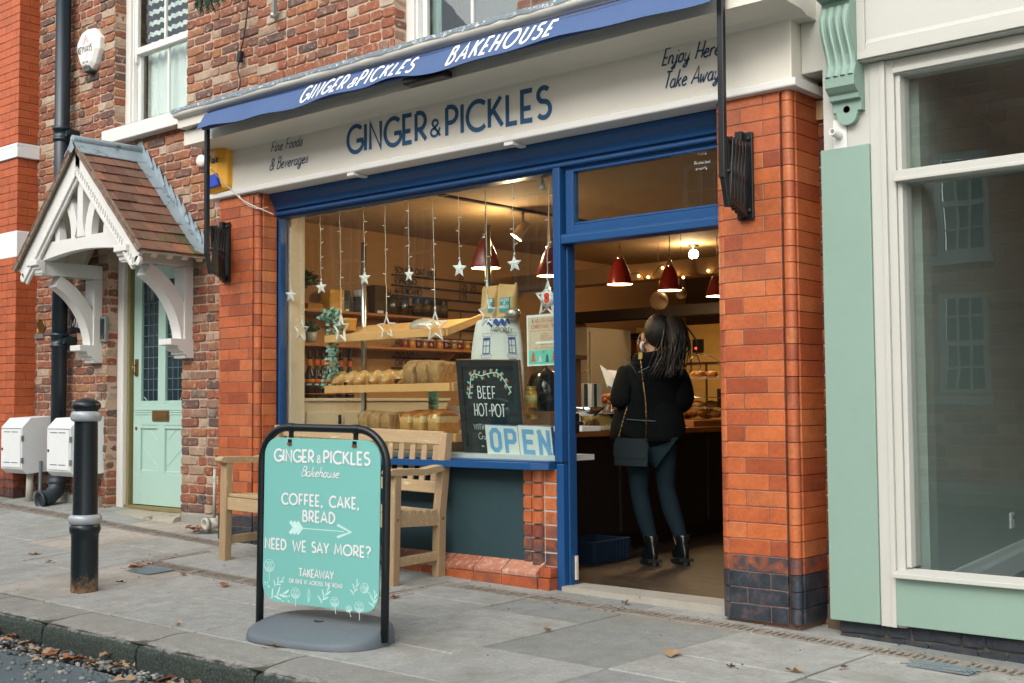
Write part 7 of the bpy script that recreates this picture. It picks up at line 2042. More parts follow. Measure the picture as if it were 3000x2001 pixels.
t = jar(.10, 1.30, .036, .085, GLASS, 'small glass jar with handwritten paper label STAFF TIPS and a smiling face', 'jar', None, None, 'tip_jar')
mb = MB(); mb.lathe([(.0365, .01), (.0368, .01), (.0368, .065), (.0365, .065)], (.10, 1.30, ZC), 22); l = mb.build('label', M('cream_label', '#d8c9a0', .8, bump=0), t)
mb = MB(); d = Vector((.62, -.78, 0)).normalized(); u = Vector((-d.y, d.x, 0)); q = Vector((.10, 1.30, ZC)) + d * .0385
text(mb, 'STAFF', q + u * -.002 + V(0, 0, .042), u, (0, 0, 1), .014, .16, width=.034, lift=.0005); text(mb, 'TIPS', q + u * .002 + V(0, 0, .02), u, (0, 0, 1), .014, .16, width=.026, lift=.0005); mb.ribbon([q + u * (-.02 + .009 * math.cos(R(a))) + V(0, 0, .034 + .007 * math.sin(R(a))) for a in range(190, 351, 20)], .002, d, lift=.0005); mb.build('lettering', INKBLK, l)
t = thing('pine_cone', 'dark brown pine cone on the counter beside the tip jar', 'pine cone', (.11, 1.43, ZC))
mb = MB()
for i in range(70):
    f = i / 70; a = i * 2.4; r = .036 * math.sin(math.pi * (.12 + .8 * f)); c = Vector((.11 + r * math.cos(a), 1.44 + r * math.sin(a), ZC + .008 + .07 * f)); mb.leaf(c - Vector((0, 0, .004)), (math.cos(a), math.sin(a), .5), (0, 0, 1), .02, .018)
mb.blob((.11, 1.44, ZC + .04), (.025, .025, .036), 8, 6); mb.build('scales', M('cone_brown', '#5b4634', .7, var=.3, spot='#b8a68c', spotscale=90, spotamt=.62), t)
mb = MB(); mb.box((.0, 1.50, ZC), (.15, 1.78, ZC + .006)); mb.box((.01, 1.52, ZC + .0065), (.14, 1.76, ZC + .03)); tag(mb.build('paper_bags', M('white_kraft', '#d8d0c0'), bevel=.006), 'flat stack of white paper bags on the counter edge', 'paper bags')
jar(-.02, 1.86, .085, .19, GLASS, 'big glass jar of wrapped sweets on the counter left of the customer', 'jar', None, (SW, .9))
t = jar(.09, 1.72, .055, .12, M('dark_tub', '#1d211c', .4), 'dark tub decorated with green paper leaves on the counter', 'tub', None, None, 'decorated_tub')
mb = MB()
for dz, du in ((.10, .02), (.07, -.035), (.065, .035)):
    c = Vector((.09, 1.72, ZC + dz)) + Vector((.57, -.57, 0)) * .1 + Vector((.7, .7, 0)) * du
    mb.add([c] + [c + Vector((.7, .7, 0)) * (.02 * (1 if i % 2 == 0 else .45) * math.cos(i * math.pi / 5)) + Vector((0, 0, .024 * (1 if i % 2 == 0 else .45) * math.sin(i * math.pi / 5))) for i in range(10)], [(0, 1 + i, 1 + (i + 1) % 10) for i in range(10)])
mb.build('paper_leaf', M('mint_paper', '#4fae86', .7, bump=0), t)
rd = random.Random(15)
mb = MB()
for i in range(40): mb.rnd = rd.random(); mb.blob((-.02 + rd.gauss(0, .05), 1.86 + rd.gauss(0, .05), ZC + .2 + rd.uniform(0, .05)), (.03, .022, .018), 7, 5, .4, i)
tag(mb.build('wrapped_sweets', SW), kind='stuff')
# things seen between chalkboard and post, in the glass
t = thing('kitchen_scale', 'white kitchen scale with shallow pan on the worktop beside the poster', 'scale', (.53, .7, .93))
mb = MB(); mb.box((.42, .60, .931), (.66, .80, .965)); mb.box((.5, .68, .966), (.56, .72, 1.03)); mb.build('base', M('white_plastic', '#e6e6de'), t, bevel=.006)
mb = MB(); mb.lathe([(.0, 1.035), (.06, 1.04), (.12, 1.085), (.125, 1.085), (.065, 1.03), (0, 1.028)], (.60, .72, 0), 24); mb.build('pan', CHROME, t)
q = (0.225, 0.620, 1.082)
t = thing('syrup_bear_bottle', 'yellow mustard jar standing on lids beside the printed cloth', 'jar', q)
mb = MB(); mb.lathe([(0, 0), (.04, 0), (.042, .01), (.042, .10), (.036, .115), (0, .115)], q, 18); mb.build('glass', M('mustard_yellow', '#c79a2e', .3, bump=0), t); mb = MB(); mb.lathe([(.0425, .03), (.0428, .03), (.0428, .085), (.0425, .085)], q, 18); mb.build('label', M('pale_yellow_label', '#d9c98a', .6, bump=0), t); mb = MB(); mb.lathe([(.038, .115), (.038, .14), (0, .142)], q, 18); mb.build('lid', M('gold_lid', '#b3934a', .4, .5), t)
q = (0.239, 0.620, 1.009); mb = MB(); mb.lathe([(.045, 0), (.045, .012), (.043, .014), (.045, .016), (.045, .03), (0, .031)], q, 18); tag(mb.build('jar_lids', M('gold_lid', '#b3934a')), 'two gold jar lids stacked below the mustard jar', 'lids')
mb = MB(); q = (0.127, 0.900, 1.208); mb.lathe([(0, -.15), (.12, -.15), (.14, 0), (.1, .1), (.03, .13), (.0, .16)], q, 20); tag(mb.build('black_urn', M('black_glazed', '#101517', .15, bump=0)), 'black glazed urn half hidden by the blue door post', 'urn')
for sx_, lab in (((1245, 'white tub with dark spoon behind the tin loaves'),)):
    pass
mb = MB(); q = (-0.450, 0.620, 1.097); mb.lathe([(0, -.09), (.06, -.09), (.065, 0), (.06, 0), (.055, -.08), (0, -.085)], q, 18); tag(mb.build('white_tub', M('white_plastic', '#e6e6de')), 'white tub behind the tin loaves at the chalkboard edge', 'tub')
t = thing('cup_tower', 'tower of mint green paper cups behind the lower loaves', 'cups', (-0.842, 0.800, 1.073))
for k in range(7): q = V(*(-0.842, 0.800, 1.073)) + V(0, 0, .03 * k); mb = MB(); mb.lathe([(.034, 0), (.04, .028), (.036, .029)], q, 16); mb.build('cup', M('mint_cup', '#4f8f7c', .6, bump=0), t)
# pastry end of the counter
t = thing('pastry_tray', 'wooden tray heaped with croissants at the far end of the counter', 'tray', (0, 3.2, ZC))
mb = MB(); mb.box((-.28, 2.75, ZC + .001), (.12, 3.75, ZC + .05)); mb.build('tray', CWOOD, t, bevel=.004)
PAS = attr_mat('pastry_crust', [(0, '#d9a65a'), (.5, '#b5742e'), (1, '#7d4518')], .4, None, .6, None, .4, 60, .2)
rd = random.Random(18)
for i in range(20):
    c = V(-.08 + rd.uniform(-.14, .16), 2.82 + .045 * i, ZC + .075 + rd.uniform(0, .045)); a = rd.uniform(0, 3.1)
    mb = MB(); mb.rnd = rd.random()
    pts = [c + V(.07 * math.cos(a) * s_ - .02 * s_ * s_ * math.sin(a), .07 * math.sin(a) * s_ + .02 * s_ * s_ * math.cos(a), 0) for s_ in (-1, -.7, -.4, -.1, .1, .4, .7, 1)]
    mb.tube(pts, [.008, .018, .026, .031, .031, .026, .018, .008], 10)
    tag(mb.build('croissant', PAS, loc=c), 'golden croissant heaped in the tray at the far end of the counter', 'croissant', 'croissants heaped on the counter')
t = thing('cake_stand', 'two tier glass cake stand with wire hoop at the far counter end', 'cake stand', (-.1, 3.05, ZC))
hx, hy = -.1, 3.25
GLS = clear_mat('cake_glass', (.85, .83, .75), .25)
for z, r in ((1.06, .20), (1.31, .17)): mb = MB(); mb.lathe([(0, 0), (r, .002), (r + .004, .012), (r, .014), (0, .008)], (hx, hy, z), 28); mb.build('plate', GLS, t)
mb = MB(); mb.tube([(hx - .13, hy - .13, 1.06)] + [(hx + .19 * math.cos(R(a)) * .7, hy + .19 * math.cos(R(a)) * .7, 1.31 + .20 * math.sin(R(a))) for a in range(180, -1, -12)] + [(hx + .13, hy + .13, 1.06)], .005, 6); mb.lathe([(.2, 1.15), (.204, 1.152), (.2, 1.156)], (hx, hy, 0), 28); mb.build('wire_hoop', CHROME, t)
for i, (dx, dy, z) in enumerate(((-.08, -.08, 1.07), (.06, .02, 1.07), (.02, -.12, 1.07), (-.05, -.03, 1.32), (.06, .03, 1.32), (.0, -.07, 1.32), (.11, .1, 1.07))):
    mb = MB(); mb.rnd = .2 + .1 * i; mb.blob((hx + dx, hy + dy, z + .025), (.06, .05, .032), 12, 8, .12, i)
    tag(mb.build('pastry', PAS), 'golden pastry on the glass cake stand beside the right pillar', 'pastry', 'pastries on the cake stand')
# ---------------------------------------------------------------- back of the shop
t = thing('bread_oven', 'large cream bread oven lit warm at the back of the bakery', 'oven', (-1.4, 5.3, .04))
OV = M('cream_oven_enamel', '#c99f58', .4, var=.04, bump=.03)
mb = MB(); mb.box((-2.0, 5.0, .04), (-.3, 6.1, 1.90)); mb.build('case', OV, t, bevel=.01)
mb = MB(); mb.box((-1.9, 4.985, 1.50), (-.4, 4.999, 1.52)); mb.box((-1.15, 4.985, .3), (-1.135, 4.999, 1.5)); mb.build('seam', M('seam_dark', '#3f2d18', .7), t)
mb = MB(); mb.box((-1.28, 4.96, 1.62), (-1.17, 4.999, 1.75)); mb.build('switch_box', M('black_rubber', '#15181a'), t)
mb = MB(); mb.lathe([(.012, 0), (.01, .008), (0, .01)], (-1.24, 4.96, 1.66), 10, (0, -1, 0)); mb.build('indicator', M('red_lamp', '#ff2a1a', .4, emit='#ff3018', estr=4, bump=0), t)
mb = MB(); mb.box((-1.0, 4.95, 1.12), (-.95, 4.999, 1.25)); mb.build('handle', M('black_rubber', '#15181a'), t, bevel=.004)
t = thing('tray_rack', 'dark metal tray rack on legs before the cream oven', 'rack', (-1.3, 4.5, .04))
RK = M('dark_rack_steel', '#2f2a24', .4, .6, var=.1)
mb = MB()
for x in (-1.95, -1.28):
    for y in (4.3, 4.75): mb.tube([(x, y, .08), (x, y, 1.73)], .018, 8)
for y in (4.3, 4.75): mb.tube([(-1.95, y, 1.70), (-1.94, y, 1.76), (-1.90, y, 1.78), (-1.33, y, 1.78), (-1.29, y, 1.76), (-1.28, y, 1.70)], .018, 8)
mb.build('frame', RK, t)
for k in range(11): mb = MB(); mb.box((-1.94, 4.3, .3 + k * .125), (-1.29, 4.75, .325 + k * .125)); mb.build('runner', RK, t)
t = thing('steel_fridge', 'tall grey fridge against the left wall deep in the bakery', 'fridge', (-1.9, 3.9, .04))
mb = MB(); mb.box((-2.14, 3.5, .04), (-1.5, 4.2, 1.82)); mb.build('case', M('grey_brown_fridge', '#8a8270', .5, var=.05, bump=.03), t, bevel=.006); mb = MB(); mb.box((-1.4995, 3.53, .12), (-1.48, 4.0, 1.78)); mb.build('door', M('grey_brown_fridge', '#8a8270'), t, bevel=.004)
mb = MB(); mb.box((-1.479, 3.95, .9), (-1.46, 3.97, 1.4)); mb.build('handle', STEEL, t)
mb = MB(); mb.box((-2.14, 3.2, 2.18), (2.46, 3.4, 2.32)); bm_ = struct('ceiling_beam', mb, M('painted_beam', '#8d7350', .8, var=.06, bump=.15))
mb = MB(); mb.box((-2.14, 4.05, 1.92), (-.3, 4.25, 2.02)); struct('dark_beam', mb, M('dark_oak_beam', '#241a12', .8, var=.2, bump=.4))
mb = MB(); mb.box((-1.45, 5.9, 1.92), (-.95, 6.18, 2.25)); struct('brick_stub', mb, M('inside_brick', '#7a4528', .9, var=.2, scale=12, bump=.4))
t = thing('plastic_crate', 'blue plastic crate on the floor under the near end of the counter', 'crate', (.3, 1.2, .04))
CRB = M('blue_crate', '#0f2338', .5, bump=.05)
mb = MB(); mb.box((.14, 1.02, .042), (.44, 1.42, .052)); 
for a, b_ in (((.14, 1.02), (.155, 1.42)), ((.425, 1.02), (.44, 1.42)), ((.155, 1.02), (.425, 1.035)), ((.155, 1.405), (.425, 1.42))): mb.box((a[0], a[1], .052), (b_[0], b_[1], .19))
mb.build('tub', CRB, t, bevel=.003)
mb = MB()
for i in range(9): mb.box((.165 + i * .029, 1.012, .06), (.177 + i * .029, 1.0195, .18)); mb.box((.4405, 1.05 + i * .04, .06), (.447, 1.062 + i * .04, .18))
mb.build('rib', CRB, t)
# ---------------------------------------------------------------- lamps that are lit in the photograph
LRED = M('oxblood_lamp_enamel', '#7d1f1c', .25, var=.04, bump=0)
LIN = M('lamp_white_inside', '#f3e6c8', .6, bump=0)
BULB = M('warm_bulb', '#ffd9a0', .5, emit='#ffd08a', estr=16, bump=0)
def plight(loc, e, r=.04, col=(1.0, .72, .42), parent=None):
    l = bpy.data.lights.new('lamp_light', 'POINT'); l.energy = e; l.shadow_soft_size = r; l.color = col
    o = bpy.data.objects.new('lamp_light', l); COL.objects.link(o)
    if parent is not None: o.parent = parent; o.location = Vector(loc) - Vector(parent['_o'])
    else: o.location = loc
    return o
proto = None
PYS = [.66, 1.36, 2.22, 2.92, 3.67]
PLB = ['red pendant lamp behind the steel pole in the bakery window', 'red pendant lamp mostly hidden by the blue door post', 'red pendant lamp at the left in the doorway', 'red pendant lamp in the middle of the doorway', 'red pendant lamp cut off by the right brick pillar']
def pendant(y, label):
    x, z = -.2, 2.035
    t = thing('pendant_lamp', label, 'pendant lamp', (x, y, z), 'red pendant lamps over the counter')
    c = Vector((x, y, z))
    mb = MB(); mb.lathe([(.100, 0), (.098, .02), (.088, .06), (.072, .11), (.054, .155), (.040, .185), (.030, .20), (.030, .202)], c, 32, cap=False); mb.build('shade', LRED, t)
    mb = MB(); mb.lathe([(.0985, .001), (.0965, .02), (.0865, .06), (.0705, .11), (.052, .155), (.0, .185)], c, 32, cap=False); mb.build('shade_lining', LIN, t)
    mb = MB(); mb.lathe([(.030, .2025), (.031, .22), (.020, .228), (.016, .25), (.010, .256), (.010, .30), (.006, .305)], c, 18); mb.build('cap', CHROME, t)
    mb = MB(); mb.tube([c + V(0, 0, .3), c + V(.004, 0, .42), V(x, y, 2.56)], .004, 6); mb.build('flex', M('gold_flex', '#9a7a4a', .5), t)
    mb = MB(); mb.blob(c + V(0, 0, .065), (.028, .028, .035), 14, 10); mb.build('bulb', BULB, t)
    plight(c + V(0, 0, .012), 7, .012, parent=t)
    return t
pr0 = pendant(PYS[0], PLB[0])
for y, lb in zip(PYS[1:], PLB[1:]):
    c = copy_tree(pr0); c.location = (-.2, y, 2.035); c['label'] = lb
t = thing('track_spotlight', 'beige spotlight lit on the ceiling track in the bakery window', 'spotlight', (-.4, 1.2, 2.5))
q = V(*(-0.479, 1.386, 2.520)); d = Vector((-.35, -.35, -.7)).normalized()
mb = MB(); mb.tube([q + V(0, 0, .04), q + V(0, 0, -.07)], .012, 8); mb.lathe([(0, -.05), (.034, -.045), (.038, .04), (.05, .09), (.046, .09), (.036, .05), (0, .045)], q + V(0, 0, -.10), 18, d); mb.build('head', M('beige_spot', '#b7a488', .4), t)
mb = MB(); mb.lathe([(0, .075), (.042, .078)], q + V(0, 0, -.10), 16, d); mb.build('lens', BULB, t); plight(q + V(0, 0, -.10) + d * .13, 16, .04, parent=t)
mb = MB(); mb.box((q.x - .02, .5, 2.545), (q.x + .02, 3.0, 2.5595)); tag(mb.build('ceiling_track', M('black_track', '#2a2119', .6)), 'thin dark spotlight track along the bakery ceiling', 'track')
q = V(*(-0.646, 4.000, 2.472))
t = thing('round_bulb', 'bright round bulb glowing near the ceiling at the back of the bakery', 'bulb', q)
mb = MB(); mb.blob(q, (.045, .045, .045), 14, 10); mb.build('globe', M('bright_globe', '#ffe8bc', .5, emit='#ffe0a0', estr=30, bump=0), t); mb = MB(); mb.lathe([(.02, .04), (.022, .07), (.05, .075), (.05, .09), (0, .09)], q, 14); mb.tube([q + V(0, 0, .09), V(q.x, q.y, 2.56)], .008, 6); mb.build('holder', M('black_rubber', '#15181a'), t); plight(q + V(.0, -.08, -.02), 9, .05, parent=t)
t = thing('fairy_lights', 'string of warm fairy lights looped along the painted beam', 'string lights', (-.7, 3.2, 2.25))
fl = [(1820, 803), (1871, 809), (1899, 812), (1941, 785), (1978, 803), (2002, 813), (2075, 793)]
fp = [V(*a) for a in ((-0.867, 3.170, 2.242), (-0.682, 3.170, 2.210), (-0.583, 3.170, 2.193), (-0.434, 3.170, 2.261), (-0.308, 3.170, 2.199), (-0.227, 3.170, 2.164), (0.017, 3.170, 2.202), (0.098, 3.170, 2.176))]
mb = MB(); mb.tube(smoothpts([p + V(0, 0, .03 * (1 if i % 2 else -1)) for i, p in enumerate(fp)], 6), .003, 5); mb.build('wire', M('black_rubber', '#15181a'), t)
for p in fp[:-1]: mb = MB(); mb.blob(p, (.011, .011, .011), 8, 6); mb.build('bulb', M('fairy_bulb', '#ffcf88', .5, emit='#ffbf70', estr=14, bump=0), t)
for a, rr, lab, cl in (((-0.766, 3.600, 2.027), .085, 'pale paper globe hanging above the customer', '#8f7a5c'), ((-0.333, 3.300, 2.044), .05, 'clear glass bauble hanging right of the paper globe', '#6d5c42')):
    mb = MB(); mb.blob(a, (rr, rr, rr), 16, 10); mb.tube([V(*a) + V(0, 0, rr), V(a[0], a[1], 2.56)], .002, 4); tag(mb.build('hanging_globe', M('globe' + cl[1:], cl, .5, bump=.2)), lab, 'bauble')

# ---------------------------------------------------------------- the customer
def skin(name, nodes, edges, mat, parent, sub=2, root=0, smooth=True):
    me = bpy.data.meshes.new(name)
    off = Vector(parent['_o']) if parent is not None else Vector((0, 0, 0))
    me.from_pydata([Vector(n[0]) - off for n in nodes], edges, [])
    o = bpy.data.objects.new(name, me); COL.objects.link(o)
    md = o.modifiers.new('skin', 'SKIN'); md.use_smooth_shade = True; md.branch_smoothing = .6
    for i, n in enumerate(nodes):
        r = n[1]
        sv_ = me.skin_vertices[0].data[i]
        sv_.radius = (r, r) if not isinstance(r, tuple) else r
        sv_.use_root = (i == root)
    ss = o.modifiers.new('sub', 'SUBSURF'); ss.levels = sub; ss.render_levels = sub
    me.materials.append(mat)
    if parent is not None: o.parent = parent; o['_o'] = tuple(off)
    return o
PX_, PY_ = .78, 1.33
person = None
W_ = lambda a: Vector(a)
# joints measured in the doorway: she stands with her back to the street, turned a little to the left
hipL, hipR = W_((0.578, 1.320, 0.788)), W_((0.737, 1.400, 0.793))
knL, knR = W_((0.634, 1.250, 0.519)), W_((0.746, 1.400, 0.542))
anL, anR = W_((0.720, 1.260, 0.135)), W_((0.859, 1.420, 0.130))
pel = W_((0.662, 1.350, 0.922)); wst = W_((0.672, 1.340, 1.064)); chs = W_((0.681, 1.330, 1.260)); nkb = W_((0.718, 1.320, 1.380)); nk = W_((0.717, 1.310, 1.442)); hd = W_((0.723, 1.320, 1.557)); hdt = W_((0.745, 1.330, 1.636))
shL, shR = W_((0.567, 1.220, 1.329)), W_((0.829, 1.460, 1.320))
elL, elR = W_((0.552, 1.120, 1.107)), W_((0.863, 1.460, 1.109))
wrL, wrR = W_((0.638, 0.980, 1.179)) + V(-.05, .30, .03), W_((0.576, 1.460, 1.111)) + V(-.22, .32, 0)
fwd = Vector((-.80, .60, 0)); hdir = Vector((-.95, .30, -.08)).normalized()
toeL, toeR = anL + fwd * .13 + V(0, 0, -.06), anR + fwd * .13 + V(0, 0, -.06)
SKIN_ = M('skin', '#c99a7c', .55, var=.06, bump=.05)
nodes = [(pel, (.15, .12)), (wst, (.12, .10)), (chs, (.15, .11)), (nkb, .07), (nk, .052), (hd + hdir * .0, .082), (hdt, .085),
         (shL, .05), (elL, .04), (wrL, .027), (shR, .05), (elR, .04), (wrR, .027), (hipL, .078), (knL, .052), (anL, .036), (hipR, .078), (knR, .052), (anR, .036), (toeL, .03), (toeR, .03),
         (hd + hdir * .075 + V(0, 0, -.012), .034), (hd + hdir * .095 + V(0, 0, .002), .014), (hd + hdir * .06 + V(0, 0, -.075), .03)]
edges = [(0, 1), (1, 2), (2, 3), (3, 4), (4, 5), (5, 6), (2, 7), (7, 8), (8, 9), (2, 10), (10, 11), (11, 12), (0, 13), (13, 14), (14, 15), (0, 16), (16, 17), (17, 18), (15, 19), (18, 20), (5, 21), (21, 22), (21, 23)]
for wr, sd in ((9, -1), (12, 1)):      # five fingers each, curled towards the menu
    w0 = nodes[wr][0]
    palm = w0 + fwd * .06 + V(0, 0, .01)
    nodes.append((palm, (.036, .018))); pi = len(nodes) - 1; edges.append((wr, pi))
    side = Vector((-fwd.y, fwd.x, 0))
    for k in range(4):
        a = palm + fwd * .04 + side * (.026 - .0175 * k); b = a + fwd * (.034 + .006 * (k in (1, 2))) + V(0, 0, .012); c = b + fwd * .014 + V(0, 0, .022)
        i0 = len(nodes); nodes += [(a, .0095), (b, .0085), (c, .007)]; edges += [(pi, i0), (i0, i0 + 1), (i0 + 1, i0 + 2)]
    a = palm - fwd * .015 + side * .035 * -sd + V(0, 0, .01); i0 = len(nodes); nodes += [(a, .011), (a + fwd * .03 + V(0, 0, .02), .009)]; edges += [(pi, i0), (i0, i0 + 1)]
person = skin('person', nodes, edges, SKIN_, None, 2)
tag(person, 'customer with dark ponytail, black fleecy coat and leggings standing at the counter, seen from behind', 'person')
person['_o'] = (0, 0, 0)
COAT = M('black_fleece_coat', '#0b0f11', .95, var=.35, scale=40, bump=1.0, bscale=160, spec=.15)
HEM = {(1901, 1180): V(*(0.661, 1.340, 1.110)), (1899, 1215): V(*(0.654, 1.340, 1.030)), (1897, 1250): V(*(0.648, 1.340, 0.950)), (1895, 1275): V(*(0.641, 1.340, 0.892)), (1894, 1292): V(*(0.638, 1.340, 0.853)), (1894, 1294): V(*(0.638, 1.340, 0.848)), (1895, 1278): V(*(0.641, 1.340, 0.885))}
cn_ = [(W_((0.647, 1.340, 0.892)), (.27, .185)), (W_((0.629, 1.340, 0.858)), (.255, .18)), (wst + V(-.01, 0, 0), (.245, .18)), (chs, (.25, .175)), (W_((0.702, 1.330, 1.358)), (.20, .14)), (W_((0.727, 1.320, 1.417)), (.11, .10)),
       (shL + V(0, 0, -.03), .125), (elL, .105), (wrL, .07), (shR + V(0, 0, -.03), .125), (elR, .11), (wrR, .07)]
ce_ = [(0, 1), (0, 2), (2, 3), (3, 4), (4, 5), (3, 6), (6, 7), (7, 8), (3, 9), (9, 10), (10, 11)]
coat = skin('coat', cn_, ce_, COAT, person, 2, 3)
mb = MB()      # big stand-up collar
nkc = W_((0.710, 1.320, 1.390))
n = 22
vs = []
for r, z in ((.105, -.05), (.135, -.02), (.140, .03), (.125, .065), (.105, .07), (.095, .03), (.09, -.03)):
    for k in range(n):
        a = 2 * math.pi * k / n
        vs.append(nkc + V(r * math.cos(a) * 1.05, r * math.sin(a) * .9, z + .018 * math.sin(a + .6)))
mb.add(vs, [(i * n + k, i * n + (k + 1) % n, (i + 1) * n + (k + 1) % n, (i + 1) * n + k) for i in range(6) for k in range(n)], True)
mb.build('collar', COAT, coat)
mb = MB()      # the straight skirt of the coat below the waist
rr_ = Vector((.80, .60, 0)); ff_ = Vector((-.60, .80, 0))
vs = []
for px_, py_, a_, b_ in ((1901, 1180, .20, .15), (1899, 1215, .235, .17), (1897, 1250, .252, .178), (1895, 1275, .256, .18), (1894, 1292, .252, .176), (1894, 1294, .235, .16), (1895, 1278, .22, .15)):
    c = W_(V(0, 0, 0)) + HEM[(px_, py_)]
    for k in range(26):
        t_ = 2 * math.pi * k / 26
        w = 1 + .025 * math.sin(5 * t_ + 1) * (py_ - 1180) / 110
        vs.append(c + rr_ * (a_ * w * math.cos(t_)) + ff_ * (b_ * w * math.sin(t_)))
mb.add(vs, [(i * 26 + k, (i + 1) * 26 + k, (i + 1) * 26 + (k + 1) % 26, i * 26 + (k + 1) % 26) for i in range(6) for k in range(26)], True)
mb.build('coat_skirt', COAT, coat)
PIP = M('slate_piping', '#3f5a66', .5, bump=0)
mb = MB()
def pipe(*pts): mb.tube(smoothpts([W_(p) for p in pts], 5), .0032, 5)
yb = 1.115
pipe((0.654, 1.060, 1.390), (0.691, 1.070, 1.371), (0.712, 1.090, 1.339), (0.717, 1.120, 1.299)); pipe((0.731, 1.120, 1.306), (0.765, 1.130, 1.328), (0.803, 1.150, 1.347)); pipe((0.631, 1.120, 1.003), (0.719, 1.130, 0.996), (0.834, 1.160, 0.990))
mb.build('piping', PIP, coat)
LEG = M('dark_teal_leggings', '#10222a', .85, var=.2, scale=14, bump=.2, bscale=200, spec=.2)
ln = [(pel + V(0, 0, -.06), (.145, .13)), (hipL, .102), (knL + V(0, 0, .16), .086), (knL, .064), (knL * .62 + anL * .38, .066), (anL + V(0, 0, .06), .047), (anL, .043), (hipR, .102), (knR + V(0, 0, .16), .086), (knR, .064), (knR * .62 + anR * .38, .066), (anR + V(0, 0, .06), .047), (anR, .043)]
skin('leggings', ln, [(0, 1), (1, 2), (2, 3), (3, 4), (4, 5), (5, 6), (0, 7), (7, 8), (8, 9), (9, 10), (10, 11), (11, 12)], LEG, person, 2)
BOOT = M('black_boot_leather', '#0e1315', .22, var=.2, bump=.2, bscale=60)
for an in (anL, anR):
    b0 = Vector((an.x, an.y, .04))
    s = Vector((-fwd.y, fwd.x, 0))
    h = an.z - .04
    mb = MB()
    n = 18
    vs = []
    for (z, f0, f1, w) in ((.038, -.075, .165, .045), (.06, -.078, .165, .044), (.085, -.075, .13, .043), (.105, -.068, .075, .042), (.14, -.060, .055, .045), (.185, -.062, .052, .050), (.192, -.058, .048, .047)):
        for k in range(n):
            a = 2 * math.pi * k / n
            ca = math.cos(a); m = (f0 + f1) / 2; hl = (f1 - f0) / 2
            vs.append(b0 + fwd * (m + hl * ca) + s * (w * math.sin(a) * (1 - .15 * (ca > .3))) + V(0, 0, z))
    mb.add(vs, [(i * n + k, i * n + (k + 1) % n, (i + 1) * n + (k + 1) % n, (i + 1) * n + k) for i in range(6) for k in range(n)], True); mb.add(vs[-n:], [tuple(range(n))])
    bt_ = mb.build('boot', BOOT, person)
    mb = MB()
    ol = [(m_ + hl_ * math.cos(R(a)), .05 * math.sin(R(a))) for a in range(0, 360, 15) for m_, hl_ in ((.045, .128),)]
    mb.prism(ol, b0 + V(0, 0, .001), fwd, s, (0, 0, .022)); mb.prism([(-.083, -.048), (-.015, -.05), (-.015, .05), (-.083, .048)], b0 + V(0, 0, .0235), fwd, s, (0, 0, .02)); mb.build('sole', M('black_rubber_sole', '#0c1012', .6, bump=.2), bt_, bevel=.004)
HAIR = M('black_brown_hair', '#080606', .5, var=.4, scale=8, bump=.9, bscale=70, stretch=(9, 9, .8))
mb = MB()
hc = hd + V(.012, .005, .028) - hdir * .03
U = hdir; Vv = Vector((-hdir.y, hdir.x, 0)).normalized(); N = U.cross(Vv)
mb.blob(hc, (.108, .092, .118), 22, 14, .03, 3, U, Vv, N)
hb = mb.build('hair', HAIR, person)
mb = MB(); rd = random.Random(8)
kn = W_((0.837, 1.340, 1.637))
mb.blob(kn, (.05, .045, .045), 12, 8, .1, 1)
tl = [kn + V(0, 0, .015), W_((0.886, 1.330, 1.607)), W_((0.939, 1.280, 1.523)), W_((0.950, 1.240, 1.432)), W_((0.938, 1.220, 1.354)), W_((0.925, 1.210, 1.296))]
mb.tube(smoothpts(tl, 5), [.035 + .04 * math.sin(math.pi * min(1, (i + 3) / 20)) * (1 - .55 * max(0, (i - 14) / 11)) for i in range(26)], 16)
for i in range(80):
    o = V(rd.gauss(0, .032), rd.gauss(0, .026), 0)
    pts = [p + o * (1 + .3 * k) + V(rd.uniform(-.022, .022), rd.uniform(-.02, .02), rd.uniform(-.03, .02)) for k, p in enumerate(tl)]
    mb.tube(smoothpts(pts, 3), [.008 - .00045 * j for j in range(16)], 5, False)
mb.build('ponytail', HAIR, person)
mb = MB()
for i in range(9): a = W_((0.699, 1.250, 1.498)); mb.tube(smoothpts([a + V(.03, 0, .03) + V(rd.uniform(-.02, .02), 0, rd.uniform(-.02, .02)), a + V(rd.uniform(-.02, .02), -.01, rd.uniform(-.02, .0)), a + V(rd.uniform(-.01, .04), -.01, -.05 + rd.uniform(-.02, .01))], 4), .0015, 4)
mb.build('loose_strands', HAIR, person)
ea = W_((0.693, 1.235, 1.548))
mb = MB(); mb.blob(ea, (.017, .010, .031), 12, 8, 0, 0, (.75, .4, 0), (.5, -.85, 0), (0, 0, 1)); mb.blob(ea + V(.006, -.006, .004), (.009, .006, .018), 10, 6, 0, 0, (.75, .4, 0), (.5, -.85, 0), (0, 0, 1)); mb.build('ear', SKIN_, person)
mb = MB(); mb.tube(smoothpts([ea + V(-.012, -.01, .02), ea + V(-.035, .0, .0), W_((0.645, 1.240, 1.500))], 4), .002, 5); mb.build('mask_loop', PWHITE, person)
mb = MB(); mc = hd + hdir * .088 + V(0, 0, -.055); mb.blob(mc, (.03, .05, .045), 12, 8, 0, 0, hdir, Vv, (0, 0, 1)); mb.build('face_mask', M('pale_mask', '#d8dde0', .8), person)
